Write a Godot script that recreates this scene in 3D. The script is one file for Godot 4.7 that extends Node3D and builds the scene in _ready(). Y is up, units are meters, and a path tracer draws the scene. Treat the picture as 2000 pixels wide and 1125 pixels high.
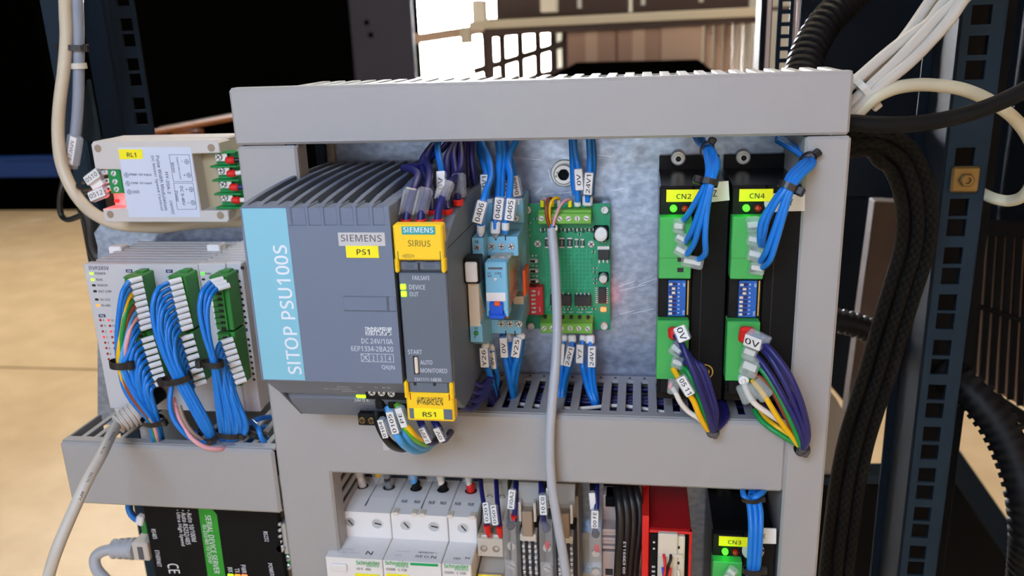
extends Node3D
# Lengths in the builders are millimetres; they are turned into metres when a mesh is made.
# x runs along the mounting plate, y up, z out of the plate (plate front at z = 0).

class MB:
	var v := PackedVector3Array()
	var n := PackedVector3Array()
	var t := PackedVector2Array()

	func tri(a: Vector3, b: Vector3, c: Vector3, na: Vector3, nb: Vector3, nc: Vector3, ta := Vector2.ZERO, tb := Vector2.ZERO, tc := Vector2.ZERO) -> void:
		if (b - a).cross(c - a).dot(na + nb + nc) > 0.0:
			v.append_array([a, c, b])
			n.append_array([na, nc, nb])
			t.append_array([ta, tc, tb])
		else:
			v.append_array([a, b, c])
			n.append_array([na, nb, nc])
			t.append_array([ta, tb, tc])

	func flat(a: Vector3, b: Vector3, c: Vector3, out: Vector3) -> void:
		var m := (b - a).cross(c - a)
		if m.length_squared() < 1e-14:
			return
		m = m.normalized()
		if m.dot(out) < 0.0:
			m = -m
		tri(a, b, c, m, m, m, uvof(a, m), uvof(b, m), uvof(c, m))

	func uvof(p: Vector3, m: Vector3) -> Vector2:
		var a := m.abs()
		if a.z >= a.x and a.z >= a.y:
			return Vector2(p.x, -p.y) * 0.01
		if a.y >= a.x:
			return Vector2(p.x, p.z) * 0.01
		return Vector2(p.z, -p.y) * 0.01

	func quad(a: Vector3, b: Vector3, c: Vector3, d: Vector3, out: Vector3) -> void:
		flat(a, b, c, out)
		flat(a, c, d, out)

	func box(c: Vector3, s: Vector3, b := 0.2, q := Basis()) -> MB:
		var h := s * 0.5
		b = minf(b, minf(h.x, minf(h.y, h.z)) * 0.9)
		var i := h - Vector3(b, b, b)
		var at := func(k: int, sg: Vector3) -> Vector3:
			var p := i
			p[k] = h[k]
			return c + q * (p * sg)
		for k in 3:
			var u := (k + 1) % 3
			var w := (k + 2) % 3
			for g in [-1.0, 1.0]:
				var s0 := Vector3.ONE
				s0[k] = g
				var s1 := s0
				s1[u] = -1.0
				var s2 := s1
				s2[w] = -1.0
				var s3 := s0
				s3[w] = -1.0
				var o := Vector3.ZERO
				o[k] = g
				quad(at.call(k, s0), at.call(k, s1), at.call(k, s2), at.call(k, s3), q * o)
			if b > 0.0:
				for gu in [-1.0, 1.0]:
					for gw in [-1.0, 1.0]:
						var e := Vector3.ONE
						e[u] = gu
						e[w] = gw
						var f := e
						f[k] = -1.0
						var o := e
						o[k] = 0.0
						quad(at.call(u, e), at.call(w, e), at.call(w, f), at.call(u, f), q * o)
		if b > 0.0:
			for gx in [-1.0, 1.0]:
				for gy in [-1.0, 1.0]:
					for gz in [-1.0, 1.0]:
						var e := Vector3(gx, gy, gz)
						flat(at.call(0, e), at.call(1, e), at.call(2, e), q * e)
		return self

	func bx(x0: float, y0: float, z0: float, x1: float, y1: float, z1: float, b := 0.2) -> MB:
		return box(Vector3(x0 + x1, y0 + y1, z0 + z1) * 0.5, Vector3(absf(x1 - x0), absf(y1 - y0), absf(z1 - z0)), b)

	# a bar from a to b, w wide and d deep, its face turned towards f
	func bar(a: Vector3, b: Vector3, w: float, d: float, bev := 0.2, f := Vector3.BACK) -> MB:
		var y := (b - a).normalized()
		var x := y.cross(f).normalized()
		return box((a + b) * 0.5, Vector3(w, a.distance_to(b), d), bev, Basis(x, y, x.cross(y)))

	static func smooth(pts: Array, per := 5) -> PackedVector3Array:
		var out := PackedVector3Array()
		var m := pts.size()
		for i in m - 1:
			var p0: Vector3 = pts[maxi(i - 1, 0)]
			var p1: Vector3 = pts[i]
			var p2: Vector3 = pts[i + 1]
			var p3: Vector3 = pts[mini(i + 2, m - 1)]
			for k in per:
				var s := float(k) / per
				out.append(0.5 * (2.0 * p1 + (p2 - p0) * s + (2.0 * p0 - 5.0 * p1 + 4.0 * p2 - p3) * s * s + (3.0 * p1 - p0 - 3.0 * p2 + p3) * s * s * s))
		out.append(pts[m - 1])
		return out

	# a round bar along a path; radii may swell and shrink along it (rad(distance))
	func tube(pts: Array, r: float, sides := 10, per := 5, rad = null) -> MB:
		var c := smooth(pts, per)
		var m := c.size()
		var d := (c[1] - c[0]).normalized()
		var u := d.cross(Vector3.BACK if absf(d.z) < 0.9 else Vector3.UP).normalized()
		var prev := []
		var pn := []
		var along := 0.0
		var pal := 0.0
		for i in m:
			if i > 0:
				along += c[i].distance_to(c[i - 1])
			d = (c[mini(i + 1, m - 1)] - c[maxi(i - 1, 0)]).normalized()
			u = (u - d * u.dot(d)).normalized()
			var w := d.cross(u)
			var rr := r
			if rad != null:
				rr = rad.call(along)
			var ring := []
			var rn := []
			for j in sides + 1:
				var a := TAU * j / sides
				var o := u * cos(a) + w * sin(a)
				ring.append(c[i] + o * rr)
				rn.append(o)
			if i > 0:
				for j in sides:
					var t0 := Vector2(float(j) / sides, pal * 0.1)
					var t1 := Vector2(float(j + 1) / sides, pal * 0.1)
					var t2 := Vector2(float(j + 1) / sides, along * 0.1)
					var t3 := Vector2(float(j) / sides, along * 0.1)
					tri(prev[j], prev[j + 1], ring[j + 1], pn[j], pn[j + 1], rn[j + 1], t0, t1, t2)
					tri(prev[j], ring[j + 1], ring[j], pn[j], rn[j + 1], rn[j], t0, t2, t3)
			if i == 0 or i == m - 1:
				for j in sides:
					flat(c[i], ring[j], ring[j + 1], -d if i == 0 else d)
			prev = ring
			pn = rn
			pal = along
		return self

	# a turned shape: prof holds (radius, height along the axis)
	func lathe(o: Vector3, axis: Vector3, prof: Array, sides := 16) -> MB:
		axis = axis.normalized()
		var u := axis.cross(Vector3.UP if absf(axis.y) < 0.9 else Vector3.RIGHT).normalized()
		var w := axis.cross(u)
		for i in prof.size() - 1:
			var p: Vector2 = prof[i]
			var q: Vector2 = prof[i + 1]
			var s := (q - p).normalized()
			for j in sides:
				var a := TAU * j / sides
				var b := TAU * (j + 1) / sides
				var oa := u * cos(a) + w * sin(a)
				var ob := u * cos(b) + w * sin(b)
				var na := (oa * s.y - axis * s.x).normalized()
				var nb := (ob * s.y - axis * s.x).normalized()
				var p0 := o + oa * p.x + axis * p.y
				var p1 := o + ob * p.x + axis * p.y
				var q0 := o + oa * q.x + axis * q.y
				var q1 := o + ob * q.x + axis * q.y
				if p.x > 1e-5:
					tri(p0, p1, q1, na, nb, nb)
				if q.x > 1e-5:
					tri(p0, q1, q0, na, nb, na)
		return self

	func cyl(o: Vector3, axis: Vector3, r: float, h: float, sides := 16, b := 0.15) -> MB:
		b = minf(b, minf(r, h) * 0.5)
		return lathe(o, axis, [Vector2(0, 0), Vector2(r, 0), Vector2(r, h - b), Vector2(r - b, h), Vector2(0, h)], sides)

	func dome(o: Vector3, axis: Vector3, r: float, base: float, sides := 14) -> MB:
		var prof := [Vector2(r, 0)]
		for i in 6:
			var a := PI / 2 * i / 5
			prof.append(Vector2(r * cos(a), base + r * sin(a)))
		return lathe(o, axis, prof, sides)

	# a polygon (x, y of the frame xf) drawn out from z0 to z1, with a small chamfer at z1
	func prism(poly: Array, xf: Transform3D, z0: float, z1: float, b := 0.0) -> MB:
		var p := PackedVector2Array(poly)
		if Geometry2D.is_polygon_clockwise(p):
			p.reverse()
		var m := p.size()
		var inn := PackedVector2Array()
		for i in m:
			var e0 := (p[i] - p[(i + m - 1) % m]).normalized()
			var e1 := (p[(i + 1) % m] - p[i]).normalized()
			var n0 := Vector2(-e0.y, e0.x)
			var n1 := Vector2(-e1.y, e1.x)
			var k := n0 + n1
			inn.append(p[i] + k * b / maxf(0.3, 1.0 + n0.dot(n1)))
		var ix := Geometry2D.triangulate_polygon(p)
		for i in range(0, ix.size(), 3):
			flat(xf * V3(inn[ix[i]], z1), xf * V3(inn[ix[i + 1]], z1), xf * V3(inn[ix[i + 2]], z1), xf.basis.z * signf(z1 - z0))
			flat(xf * V3(p[ix[i]], z0), xf * V3(p[ix[i + 1]], z0), xf * V3(p[ix[i + 2]], z0), xf.basis.z * signf(z0 - z1))
		var zb := z1 - b * signf(z1 - z0)
		for i in m:
			var j := (i + 1) % m
			var e := (p[j] - p[i])
			var o := xf.basis * Vector3(e.y, -e.x, 0)
			quad(xf * V3(p[i], z0), xf * V3(p[j], z0), xf * V3(p[j], zb), xf * V3(p[i], zb), o)
			if b > 0.0:
				quad(xf * V3(p[i], zb), xf * V3(p[j], zb), xf * V3(inn[j], z1), xf * V3(inn[i], z1), o)
		return self

	static func V3(p: Vector2, z: float) -> Vector3:
		return Vector3(p.x, p.y, z)

	func add_mesh(m: Mesh, xf: Transform3D) -> MB:
		for s in m.get_surface_count():
			var a := m.surface_get_arrays(s)
			var pv: PackedVector3Array = a[Mesh.ARRAY_VERTEX]
			var ix = a[Mesh.ARRAY_INDEX]
			if ix == null:
				ix = range(pv.size())
			var o := xf.basis.z.normalized()
			for i in range(0, ix.size() - 2, 3):
				var p := xf * pv[ix[i]]
				var q := xf * pv[ix[i + 1]]
				var r := xf * pv[ix[i + 2]]
				if (q - p).cross(r - p).length_squared() > 1e-12:
					tri(p, q, r, o, o, o)
		return self

	func mesh(origin: Vector3) -> ArrayMesh:
		var p := v.duplicate()
		for i in p.size():
			p[i] = (p[i] - origin) * 0.001
		var a := []
		a.resize(Mesh.ARRAY_MAX)
		a[Mesh.ARRAY_VERTEX] = p
		a[Mesh.ARRAY_NORMAL] = n
		a[Mesh.ARRAY_TEX_UV] = t
		var am := ArrayMesh.new()
		am.add_surface_from_arrays(Mesh.PRIMITIVE_TRIANGLES, a)
		return am


var M := {}
var used := {}
var texts := {}
var sans := SystemFont.new()
var bold := SystemFont.new()
const FRONT := Vector3(0, 0, 1)
const UPW := Vector3(0, 1, 0)


func V(x: float, y: float, z: float) -> Vector3:
	return Vector3(x, y, z)


func numbered(called: String) -> String:
	used[called] = used.get(called, -1) + 1
	return called if used[called] == 0 else "%s_%03d" % [called, used[called]]


func tag(o: Node, label: String, category: String, group := "") -> Node:
	o.set_meta("label", label)
	o.set_meta("category", category)
	if group:
		o.set_meta("group", group)
	return o


func thing(called: String, label: String, category: String, at: Vector3, group := "") -> Node3D:
	var o := Node3D.new()
	o.name = numbered(called)
	o.position = at * 0.001
	o.set_meta("mm", at)
	add_child(o)
	tag(o, label, category, group)
	return o


func origin_of(o: Node) -> Vector3:
	return o.get_meta("mm", Vector3.ZERO)


func put(m: MB, called: String, mat: Material, parent: Node, label := "") -> MeshInstance3D:
	var o := MeshInstance3D.new()
	o.name = called
	var at := origin_of(parent)
	o.mesh = m.mesh(at)
	o.material_override = mat
	o.set_meta("mm", at)
	parent.add_child(o, true)
	if label:
		o.set_meta("label", label)
	if called in ["solder_pins", "small_diodes", "vent_slots", "capacitor_tops", "vent_marks", "openings", "clip_teeth"]:
		o.set_meta("kind", "stuff")
	return o


func solo(m: MB, called: String, mat: Material, label: String, category: String, at: Vector3, group := "") -> MeshInstance3D:
	var o := MeshInstance3D.new()
	o.name = numbered(called)
	o.mesh = m.mesh(at)
	o.position = at * 0.001
	o.material_override = mat
	o.set_meta("mm", at)
	add_child(o)
	tag(o, label, category, group)
	return o


func struct(m: MB, called: String, mat: Material, at: Vector3, label := "") -> MeshInstance3D:
	var o := MeshInstance3D.new()
	o.name = called
	o.mesh = m.mesh(at)
	o.position = at * 0.001
	o.material_override = mat
	o.set_meta("mm", at)
	o.set_meta("kind", "structure")
	add_child(o)
	if label:
		o.set_meta("label", label)
	return o


func mat(key: String, c: Color, rough := 0.5, metal := 0.0) -> StandardMaterial3D:
	var s := StandardMaterial3D.new()
	s.albedo_color = c
	s.roughness = rough
	s.metallic = metal
	s.resource_name = key
	M[key] = s
	return s


func rgb(r: int, g: int, b: int, a := 1.0) -> Color:
	return Color(r / 255.0, g / 255.0, b / 255.0, a)


func glow(key: String, c: Color, e: float, base := Color(0.2, 0.2, 0.2)) -> void:
	var s := mat(key, base, 0.4)
	s.emission_enabled = true
	s.emission = c
	s.emission_energy_multiplier = e


func clear(key: String, c: Color, rough := 0.1) -> void:
	var s := mat(key, c, rough)
	s.transparency = BaseMaterial3D.TRANSPARENCY_ALPHA


func noise_tex(freq: float, seed_: int, lo: Color, hi: Color, octaves := 4, kind := FastNoiseLite.TYPE_SIMPLEX_SMOOTH) -> NoiseTexture2D:
	var f := FastNoiseLite.new()
	f.seed = seed_
	f.frequency = freq
	f.noise_type = kind
	f.fractal_octaves = octaves
	var g := Gradient.new()
	g.colors = PackedColorArray([lo, hi])
	g.offsets = PackedFloat32Array([0.2, 0.8])
	var x := NoiseTexture2D.new()
	x.width = 512
	x.height = 512
	x.seamless = true
	x.noise = f
	x.color_ramp = g
	return x


func bumpy(key: String, tex: Texture2D, cm: float, scale: float) -> void:
	var s: StandardMaterial3D = M[key]
	s.heightmap_enabled = true
	s.heightmap_texture = tex
	s.heightmap_scale = cm
	s.uv1_triplanar = true
	s.uv1_scale = Vector3.ONE * scale


# lettering laid from a to b (its left and right ends at mid height), h high, on a face with normal nrm
func txt(m: MB, s: String, a: Vector3, b: Vector3, h: float, nrm := FRONT, heavy := false, stretch := true) -> void:
	var key := s + ("#" if heavy else "")
	if not texts.has(key):
		var tm := TextMesh.new()
		tm.text = s
		tm.font = bold if heavy else sans
		tm.font_size = 24
		tm.pixel_size = 0.05
		tm.depth = 0.0
		tm.curve_step = 2.0
		texts[key] = tm
	var t: TextMesh = texts[key]
	var bb := t.get_aabb()
	var dir := (b - a).normalized()
	nrm = (nrm - dir * nrm.dot(dir)).normalized()
	var up := nrm.cross(dir)
	var w := a.distance_to(b)
	var sx := w / bb.size.x
	var sy := h / bb.size.y
	if not stretch:
		sx = minf(sx, sy)
		sy = sx
	var mid := bb.get_center()
	var xf := Transform3D(Basis(dir * sx, up * sy, nrm), Vector3.ZERO)
	xf.origin = (a + b) * 0.5 - dir * (mid.x * sx) - up * (mid.y * sy) + nrm * 0.08
	m.add_mesh(t, xf)


# screw head with a cross or a single slot; goes under the parent as head and recess
func screw(parent: Node, o: Vector3, axis: Vector3, r: float, cross := true, turn := 0.4, m := "steel", h := 0.8) -> void:
	var a := axis.normalized()
	var head := put(MB.new().lathe(o, a, [Vector2(r, 0), Vector2(r, h * 0.6), Vector2(r * 0.8, h), Vector2(0, h)], 16), "screw", M[m], parent)
	var u := a.cross(UPW if absf(a.y) < 0.9 else Vector3.RIGHT).normalized().rotated(a, turn)
	var s := MB.new()
	var w := a.cross(u)
	s.box(o + a * h, V(r * 1.4, r * 0.2, 0.24), 0.0, Basis(u, w, a))
	if cross:
		s.box(o + a * h, V(r * 0.2, r * 1.4, 0.25), 0.0, Basis(u, w, a))
	if parent.get_parent() == self:
		put(s, "screw_recess", M["rack_dark"], head)
	else:
		put(s, "screw_recess", M["rack_dark"], parent)


func wire(label: String, group: String, pts: Array, r: float, m: String, sides := 10, called := "wire", category := "wire") -> Node3D:
	var o := thing(called, label, category, pts[0], group)
	put(MB.new().tube(pts, r, sides), "insulation", M[m], o)
	return o


func ferrule(o: Node, a: Vector3, b: Vector3, r: float, m: String, called := "ferrule") -> void:
	var h := a.distance_to(b)
	put(MB.new().lathe(a, b - a, [Vector2(0, 0), Vector2(r, 0), Vector2(r, h * 0.6), Vector2(r * 0.55, h), Vector2(0, h)], 12), called, M[m], o)


# clear marker sleeve with a printed card, read from a to b
func marker(o: Node, a: Vector3, b: Vector3, w: float, s: String, f := FRONT, heavy := true, over := 1.25, ink := "ink") -> void:
	var d := (b - a).normalized()
	f = (f - d * f.dot(d)).normalized()
	var mid := (a + b) * 0.5
	var l := a.distance_to(b)
	var x := d.cross(f).normalized()
	var q := Basis(d, -x, f)
	put(MB.new().box(mid - f * 0.5, V(l * 1.08, w * over, 4.6), 1.1, q), "marker_sleeve", M["sleeve"], o)
	var card := put(MB.new().box(mid + f * 1.62, V(l, w, 0.5), 0.22, q), "marker_card", M["card"], o)
	if s:
		var m := MB.new()
		var half := minf(l * 0.42, w * 0.36 * s.length())
		txt(m, s, mid - d * half + f * 1.9, mid + d * half + f * 1.9, w * 0.52, f, heavy)
		put(m, "marker_lettering", M[ink], card)


# cable tie: a flat band round the path direction d at p, with its head
func tie(label: String, p: Vector3, d: Vector3, rx: float, ry: float, m := "tie", w := 2.6, head_at := 0.4, group := "") -> Node3D:
	var o := thing("cable_tie", label, "cable tie", p, group)
	d = d.normalized()
	var u := d.cross(FRONT).normalized()
	if u.length() < 0.5:
		u = Vector3.RIGHT
	var k := u.cross(d).normalized()
	var band := MB.new()
	var nn := 20
	for i in nn:
		var a := TAU * i / nn
		var b := TAU * (i + 1) / nn
		var ra := u * cos(a) * rx + k * sin(a) * ry
		var rb := u * cos(b) * rx + k * sin(b) * ry
		var oa := ra * (1.0 + 0.6 / rx)
		var ob := rb * (1.0 + 0.6 / rx)
		band.quad(p + oa - d * w / 2, p + ob - d * w / 2, p + ob + d * w / 2, p + oa + d * w / 2, ra + rb)
		band.quad(p + ra - d * w / 2, p + rb - d * w / 2, p + ob - d * w / 2, p + oa - d * w / 2, -d)
		band.quad(p + ra + d * w / 2, p + rb + d * w / 2, p + ob + d * w / 2, p + oa + d * w / 2, d)
	put(band, "band", M[m], o)
	var ha := TAU * head_at
	var hc := u * cos(ha) * (rx + 1.2) + k * sin(ha) * (ry + 1.2)
	put(MB.new().box(p + hc, V(3.4, w * 1.35, 3.4), 0.6, Basis(hc.normalized(), d, hc.normalized().cross(d))), "head", M[m], o)
	return o


func omni(p: Vector3, c: Color, e: float, size: float, parent: Node = self) -> void:
	var l := OmniLight3D.new()
	l.name = "glow_light"
	l.position = p * 0.001 - parent.get_meta("mm", Vector3.ZERO) * 0.001
	l.light_color = c
	l.light_energy = e
	l.light_size = size
	l.omni_range = 1.0
	l.omni_attenuation = 2.0
	l.shadow_enabled = true
	parent.add_child(l, true)



func _ready() -> void:
	# ---- camera, sky, lights, exposure
	var cam := Camera3D.new()
	cam.name = "camera"
	cam.position = Vector3(0, 0, 0.47)
	cam.rotation_degrees = Vector3(-16.7445, 8.8976, -2.0923)
	cam.fov = 37.64
	cam.near = 0.02
	cam.far = 60.0
	var lens := CameraAttributesPhysical.new()
	lens.frustum_focal_length = 35.2
	lens.frustum_focus_distance = 0.42
	lens.frustum_near = 0.02
	lens.frustum_far = 60.0
	lens.exposure_aperture = 15.0
	cam.attributes = lens
	add_child(cam)
	cam.current = true

	var we := WorldEnvironment.new()
	we.name = "world_environment"
	var env := Environment.new()
	env.background_mode = Environment.BG_SKY
	var sky := Sky.new()
	var sm := ProceduralSkyMaterial.new()
	sm.sky_top_color = Color(0.75, 0.86, 1.0)
	sm.sky_horizon_color = Color(1.0, 0.97, 0.93)
	sm.ground_horizon_color = Color(0.95, 0.9, 0.85)
	sm.ground_bottom_color = Color(0.6, 0.57, 0.54)
	sm.energy_multiplier = 1.0
	sm.sky_energy_multiplier = 11.0
	sm.ground_energy_multiplier = 6.0
	sky.sky_material = sm
	env.sky = sky
	env.tonemap_mode = Environment.TONE_MAPPER_LINEAR
	env.tonemap_exposure = 1.0
	env.sdfgi_enabled = true
	env.ssao_enabled = true
	env.ssil_enabled = true
	we.environment = env
	add_child(we)

	# unseen cool lamp, added behind and above the photographer, a little to the left: the key light
	area_lamp("added_key_light", V(-220, 310, 800), V(-27, -6, 0), Vector2(0.36, 0.26), Color(0.77, 0.86, 1.0), 0.6)
	# cool and warm fill from unseen windows added in the front wall
	area_lamp("added_window_light", V(-1300, 60, 3480), V(0, 0, 0), Vector2(3.2, 2.4), Color(0.9, 0.96, 1.0), 3.0)
	area_lamp("added_window_light", V(1900, 500, 3480), V(0, 0, 0), Vector2(1.6, 2.0), Color(1.0, 0.74, 0.44), 3.0)
	# unseen hall lamps added to brighten the floor and boxes
	area_lamp("added_ceiling_light", V(-3200, 2180, -3100), V(-90, 0, 0), Vector2(1.2, 1.2), Color(1.0, 0.94, 0.84), 9.5)
	area_lamp("added_ceiling_light", V(900, 2180, -1500), V(-90, 0, 0), Vector2(1.2, 1.2), Color(1.0, 0.94, 0.86), 4.2)
	area_lamp("added_pendant_light", V(-100, 1300, -900), V(-90, 0, 0), Vector2(0.8, 0.8), Color(1.0, 0.92, 0.8), 1.0)

	materials()
	hall()
	hall_things()
	rack()
	ducts()
	cables_and_hoses()
	power_supply()
	safety_relay()
	relays()
	circuit_board()
	drivers()
	controller()
	speed_control()
	device_server()
	breakers()
	terminals()


func area_lamp(called: String, at: Vector3, turn: Vector3, size: Vector2, c: Color, e: float) -> void:
	var l := AreaLight3D.new()
	l.name = numbered(called)
	l.position = at * 0.001
	l.rotation_degrees = turn
	l.area_size = size
	l.light_color = c
	l.light_energy = e
	l.area_range = 30.0
	l.area_attenuation = 2.0
	l.shadow_enabled = true
	add_child(l)


func materials() -> void:
	var fine := noise_tex(0.05, 3, Color(0.35, 0.35, 0.35), Color(0.65, 0.65, 0.65), 5)
	var cloud := noise_tex(0.012, 8, Color(0.95, 0.945, 0.93), Color(1, 1, 1), 4)
	mat("duct", rgb(163, 162, 160), 0.5)
	bumpy("duct", fine, 0.008, 45.0)
	mat("duct_in", rgb(150, 147, 140), 0.6)
	# galvanised sheet: spangle in the gloss and the tone
	var zinc := mat("zinc", rgb(178, 190, 212), 0.4, 0.85)
	zinc.albedo_texture = noise_tex(0.03, 5, Color(0.84, 0.85, 0.87), Color(1, 1, 1), 4)
	zinc.roughness_texture = noise_tex(0.01, 21, Color(0.7, 0.7, 0.7), Color(1, 1, 1), 3)
	zinc.uv1_triplanar = true
	zinc.uv1_scale = Vector3(9, 14, 9)
	mat("scratch", rgb(236, 240, 246), 0.3, 0.6)
	mat("steel", rgb(214, 214, 212), 0.34, 0.6)
	mat("brass", rgb(118, 98, 56), 0.4, 0.7)
	mat("dark", rgb(22, 22, 24), 0.6)
	mat("black", rgb(15, 15, 17), 0.5)
	mat("black_gloss", rgb(10, 10, 12), 0.25)
	mat("black_matte", rgb(12, 12, 13), 0.7)
	for k in ["black", "black_gloss", "black_matte", "black_wire"]:
		if M.has(k):
			M[k].metallic_specular = 0.3
	mat("anodised", rgb(30, 30, 32), 0.35, 0.5)
	mat("psu", rgb(104, 116, 136), 0.5)
	bumpy("psu", fine, 0.004, 60.0)
	mat("psu_dark", rgb(78, 88, 102), 0.5)
	mat("sirius", rgb(92, 102, 114), 0.5)
	mat("teal", rgb(128, 190, 208), 0.4)
	mat("teal_brand", rgb(32, 158, 160), 0.4)
	mat("plate", rgb(196, 194, 192), 0.4)
	mat("yellow", rgb(250, 205, 22), 0.4)
	mat("label_yellow", rgb(250, 236, 18), 0.45)
	mat("white", rgb(236, 236, 234), 0.45)
	mat("white_print", rgb(226, 230, 236), 0.5)
	mat("grey_print", rgb(196, 202, 212), 0.5)
	mat("ink", rgb(28, 28, 30), 0.6)
	mat("ink_soft", rgb(92, 92, 98), 0.6)
	mat("ink_blue", rgb(52, 62, 96), 0.6)
	mat("ink_olive", rgb(120, 104, 30), 0.6)
	mat("card", rgb(230, 229, 224), 0.5)
	mat("sticker", rgb(206, 214, 230), 0.45)
	mat("blue", rgb(16, 120, 212), 0.4)
	mat("light_blue", rgb(74, 160, 226), 0.38)
	mat("navy", rgb(24, 26, 96), 0.45)
	mat("black_wire", rgb(14, 14, 17), 0.45)
	mat("yellow_wire", rgb(242, 188, 16), 0.4)
	mat("green_wire", rgb(10, 140, 66), 0.4)
	mat("lime_wire", rgb(92, 170, 14), 0.4)
	mat("brown_wire", rgb(142, 66, 30), 0.4)
	mat("pink_wire", rgb(228, 166, 172), 0.4)
	mat("white_wire", rgb(228, 222, 212), 0.4)
	mat("red", rgb(214, 32, 28), 0.42)
	mat("red_dark", rgb(160, 16, 24), 0.4)
	mat("green_block", rgb(62, 170, 82), 0.42)
	mat("green_plc", rgb(44, 128, 52), 0.45)
	mat("green_term", rgb(112, 178, 66), 0.42)
	mat("green_barrier", rgb(0, 132, 62), 0.4)
	mat("pcb", rgb(0, 142, 96), 0.35)
	mat("pcb_line", rgb(60, 180, 140), 0.4)
	mat("pcb_dark", rgb(0, 92, 62), 0.4)
	mat("relay_blue", rgb(124, 190, 220), 0.42)
	mat("lever_blue", rgb(20, 86, 206), 0.4)
	mat("orange", rgb(236, 92, 26), 0.42)
	mat("cream", rgb(222, 212, 192), 0.5)
	mat("plc", rgb(196, 196, 198), 0.5)
	bumpy("plc", fine, 0.004, 60.0)
	mat("plc_rib", rgb(186, 184, 182), 0.5)
	mat("device_grey", rgb(202, 198, 192), 0.5)
	mat("potting", rgb(170, 158, 128), 0.3)
	mat("terminal", rgb(198, 190, 176), 0.5)
	mat("terminal_brown", rgb(150, 132, 112), 0.5)
	mat("terminal_pink", rgb(176, 156, 148), 0.5)
	mat("breaker", rgb(232, 230, 226), 0.38)
	mat("brand_green", rgb(0, 168, 88), 0.5)
	mat("server_green", rgb(34, 152, 38), 0.45)
	mat("tie", rgb(24, 24, 26), 0.4)
	mat("tie_grey", rgb(74, 74, 76), 0.4)
	mat("tie_white", rgb(206, 204, 192), 0.4)
	mat("cable_beige", rgb(202, 192, 168), 0.45)
	mat("cable_grey", rgb(176, 180, 186), 0.45)
	mat("cable_slate", rgb(136, 146, 160), 0.45)
	mat("cable_white", rgb(198, 194, 184), 0.45)
	mat("cable_cream", rgb(206, 202, 176), 0.45)
	mat("hood", rgb(206, 200, 190), 0.45)
	mat("resistor", rgb(34, 36, 40), 0.45)
	mat("dip_red", rgb(208, 34, 44), 0.4)
	mat("dip_blue", rgb(16, 92, 180), 0.4)
	mat("gold", rgb(200, 166, 84), 0.4, 0.4)
	mat("rack", rgb(34, 46, 56), 0.6)
	mat("rack_dark", rgb(20, 27, 35), 0.6)
	mat("rack_black", rgb(12, 14, 16), 0.5)
	mat("board", rgb(58, 44, 33), 0.7)
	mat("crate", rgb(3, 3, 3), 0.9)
	mat("crate_navy", rgb(24, 26, 44), 0.5)
	for k in ["rack", "rack_dark", "rack_black", "crate"]:
		M[k].metallic_specular = 0.15 if k != "crate" else 0.0
	mat("wood", rgb(150, 96, 56), 0.7)
	mat("pallet_blue", rgb(16, 62, 140), 0.5)
	mat("cardboard", rgb(150, 122, 108), 0.7)
	mat("cardboard_pale", rgb(178, 154, 138), 0.7)
	mat("table_top", rgb(196, 190, 172), 0.5)
	mat("table_dark", rgb(56, 40, 36), 0.6)
	mat("shelf_white", rgb(230, 226, 216), 0.5)
	mat("floor", rgb(228, 206, 172), 0.55)
	M["floor"].albedo_texture = cloud
	M["floor"].uv1_triplanar = true
	M["floor"].uv1_scale = Vector3(0.7, 0.7, 0.7)
	mat("joint", rgb(150, 126, 92), 0.7)
	mat("wall", rgb(176, 170, 160), 0.7)
	mat("ceiling", rgb(150, 150, 150), 0.8)
	clear("sleeve", Color(0.9, 0.95, 1.0, 0.2), 0.12)
	clear("plastic", Color(0.92, 0.94, 0.96, 0.14), 0.12)
	clear("relay_glass", Color(0.75, 0.7, 0.62, 0.45), 0.15)
	mat("ferrule_white", rgb(226, 228, 228), 0.4)
	mat("frosted", rgb(206, 216, 210), 0.3)
	var fr: StandardMaterial3D = M["frosted"]
	fr.transparency = BaseMaterial3D.TRANSPARENCY_ALPHA
	fr.albedo_color.a = 0.3
	glow("led_green", Color(0.25, 1.0, 0.1), 3.0)
	glow("led_lime", Color(0.65, 1.0, 0.0), 2.2)
	glow("led_red", Color(1.0, 0.3, 0.16), 7.0)
	glow("led_amber", Color(1.0, 0.5, 0.05), 2.5)
	mat("led_off_red", rgb(170, 24, 16), 0.25)
	mat("led_off", rgb(40, 52, 44), 0.3)
	glow("led_dot", Color(1.0, 0.1, 0.14), 1.2)
	glow("added_pane", Color(0.95, 0.97, 1.0), 0.12, Color(0.8, 0.8, 0.8))  # glow of the windows added behind the camera
	glow("added_work_face", Color(0.74, 0.87, 1.0), 0.3, Color(0.8, 0.8, 0.8))  # glowing face of the added key lamp
	glow("added_lamp_face", Color(1.0, 0.94, 0.84), 0.3, Color(0.8, 0.8, 0.8))  # glowing face of the added hall lamps
	# printed speckle of the tiny matrix stickers
	var im := Image.create(48, 16, false, Image.FORMAT_RGB8)
	var rng := RandomNumberGenerator.new()
	rng.seed = 4
	for y in 16:
		for x in 48:
			im.set_pixel(x, y, Color(0.82, 0.84, 0.86) if rng.randf() > 0.45 else Color(0.32, 0.37, 0.44))
	mat("speckle", Color.WHITE, 0.5)
	M["speckle"].albedo_texture = ImageTexture.create_from_image(im)
	M["speckle"].texture_filter = BaseMaterial3D.TEXTURE_FILTER_NEAREST
	M["speckle"].uv1_scale = Vector3(8, 12, 8)
	var im2 := Image.create(48, 16, false, Image.FORMAT_RGB8)
	for y in 16:
		for x in 48:
			im2.set_pixel(x, y, Color(0.95, 0.78, 0.12) if rng.randf() > 0.5 else Color(0.4, 0.34, 0.1))
	mat("speckle_yellow", Color.WHITE, 0.5)
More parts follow.
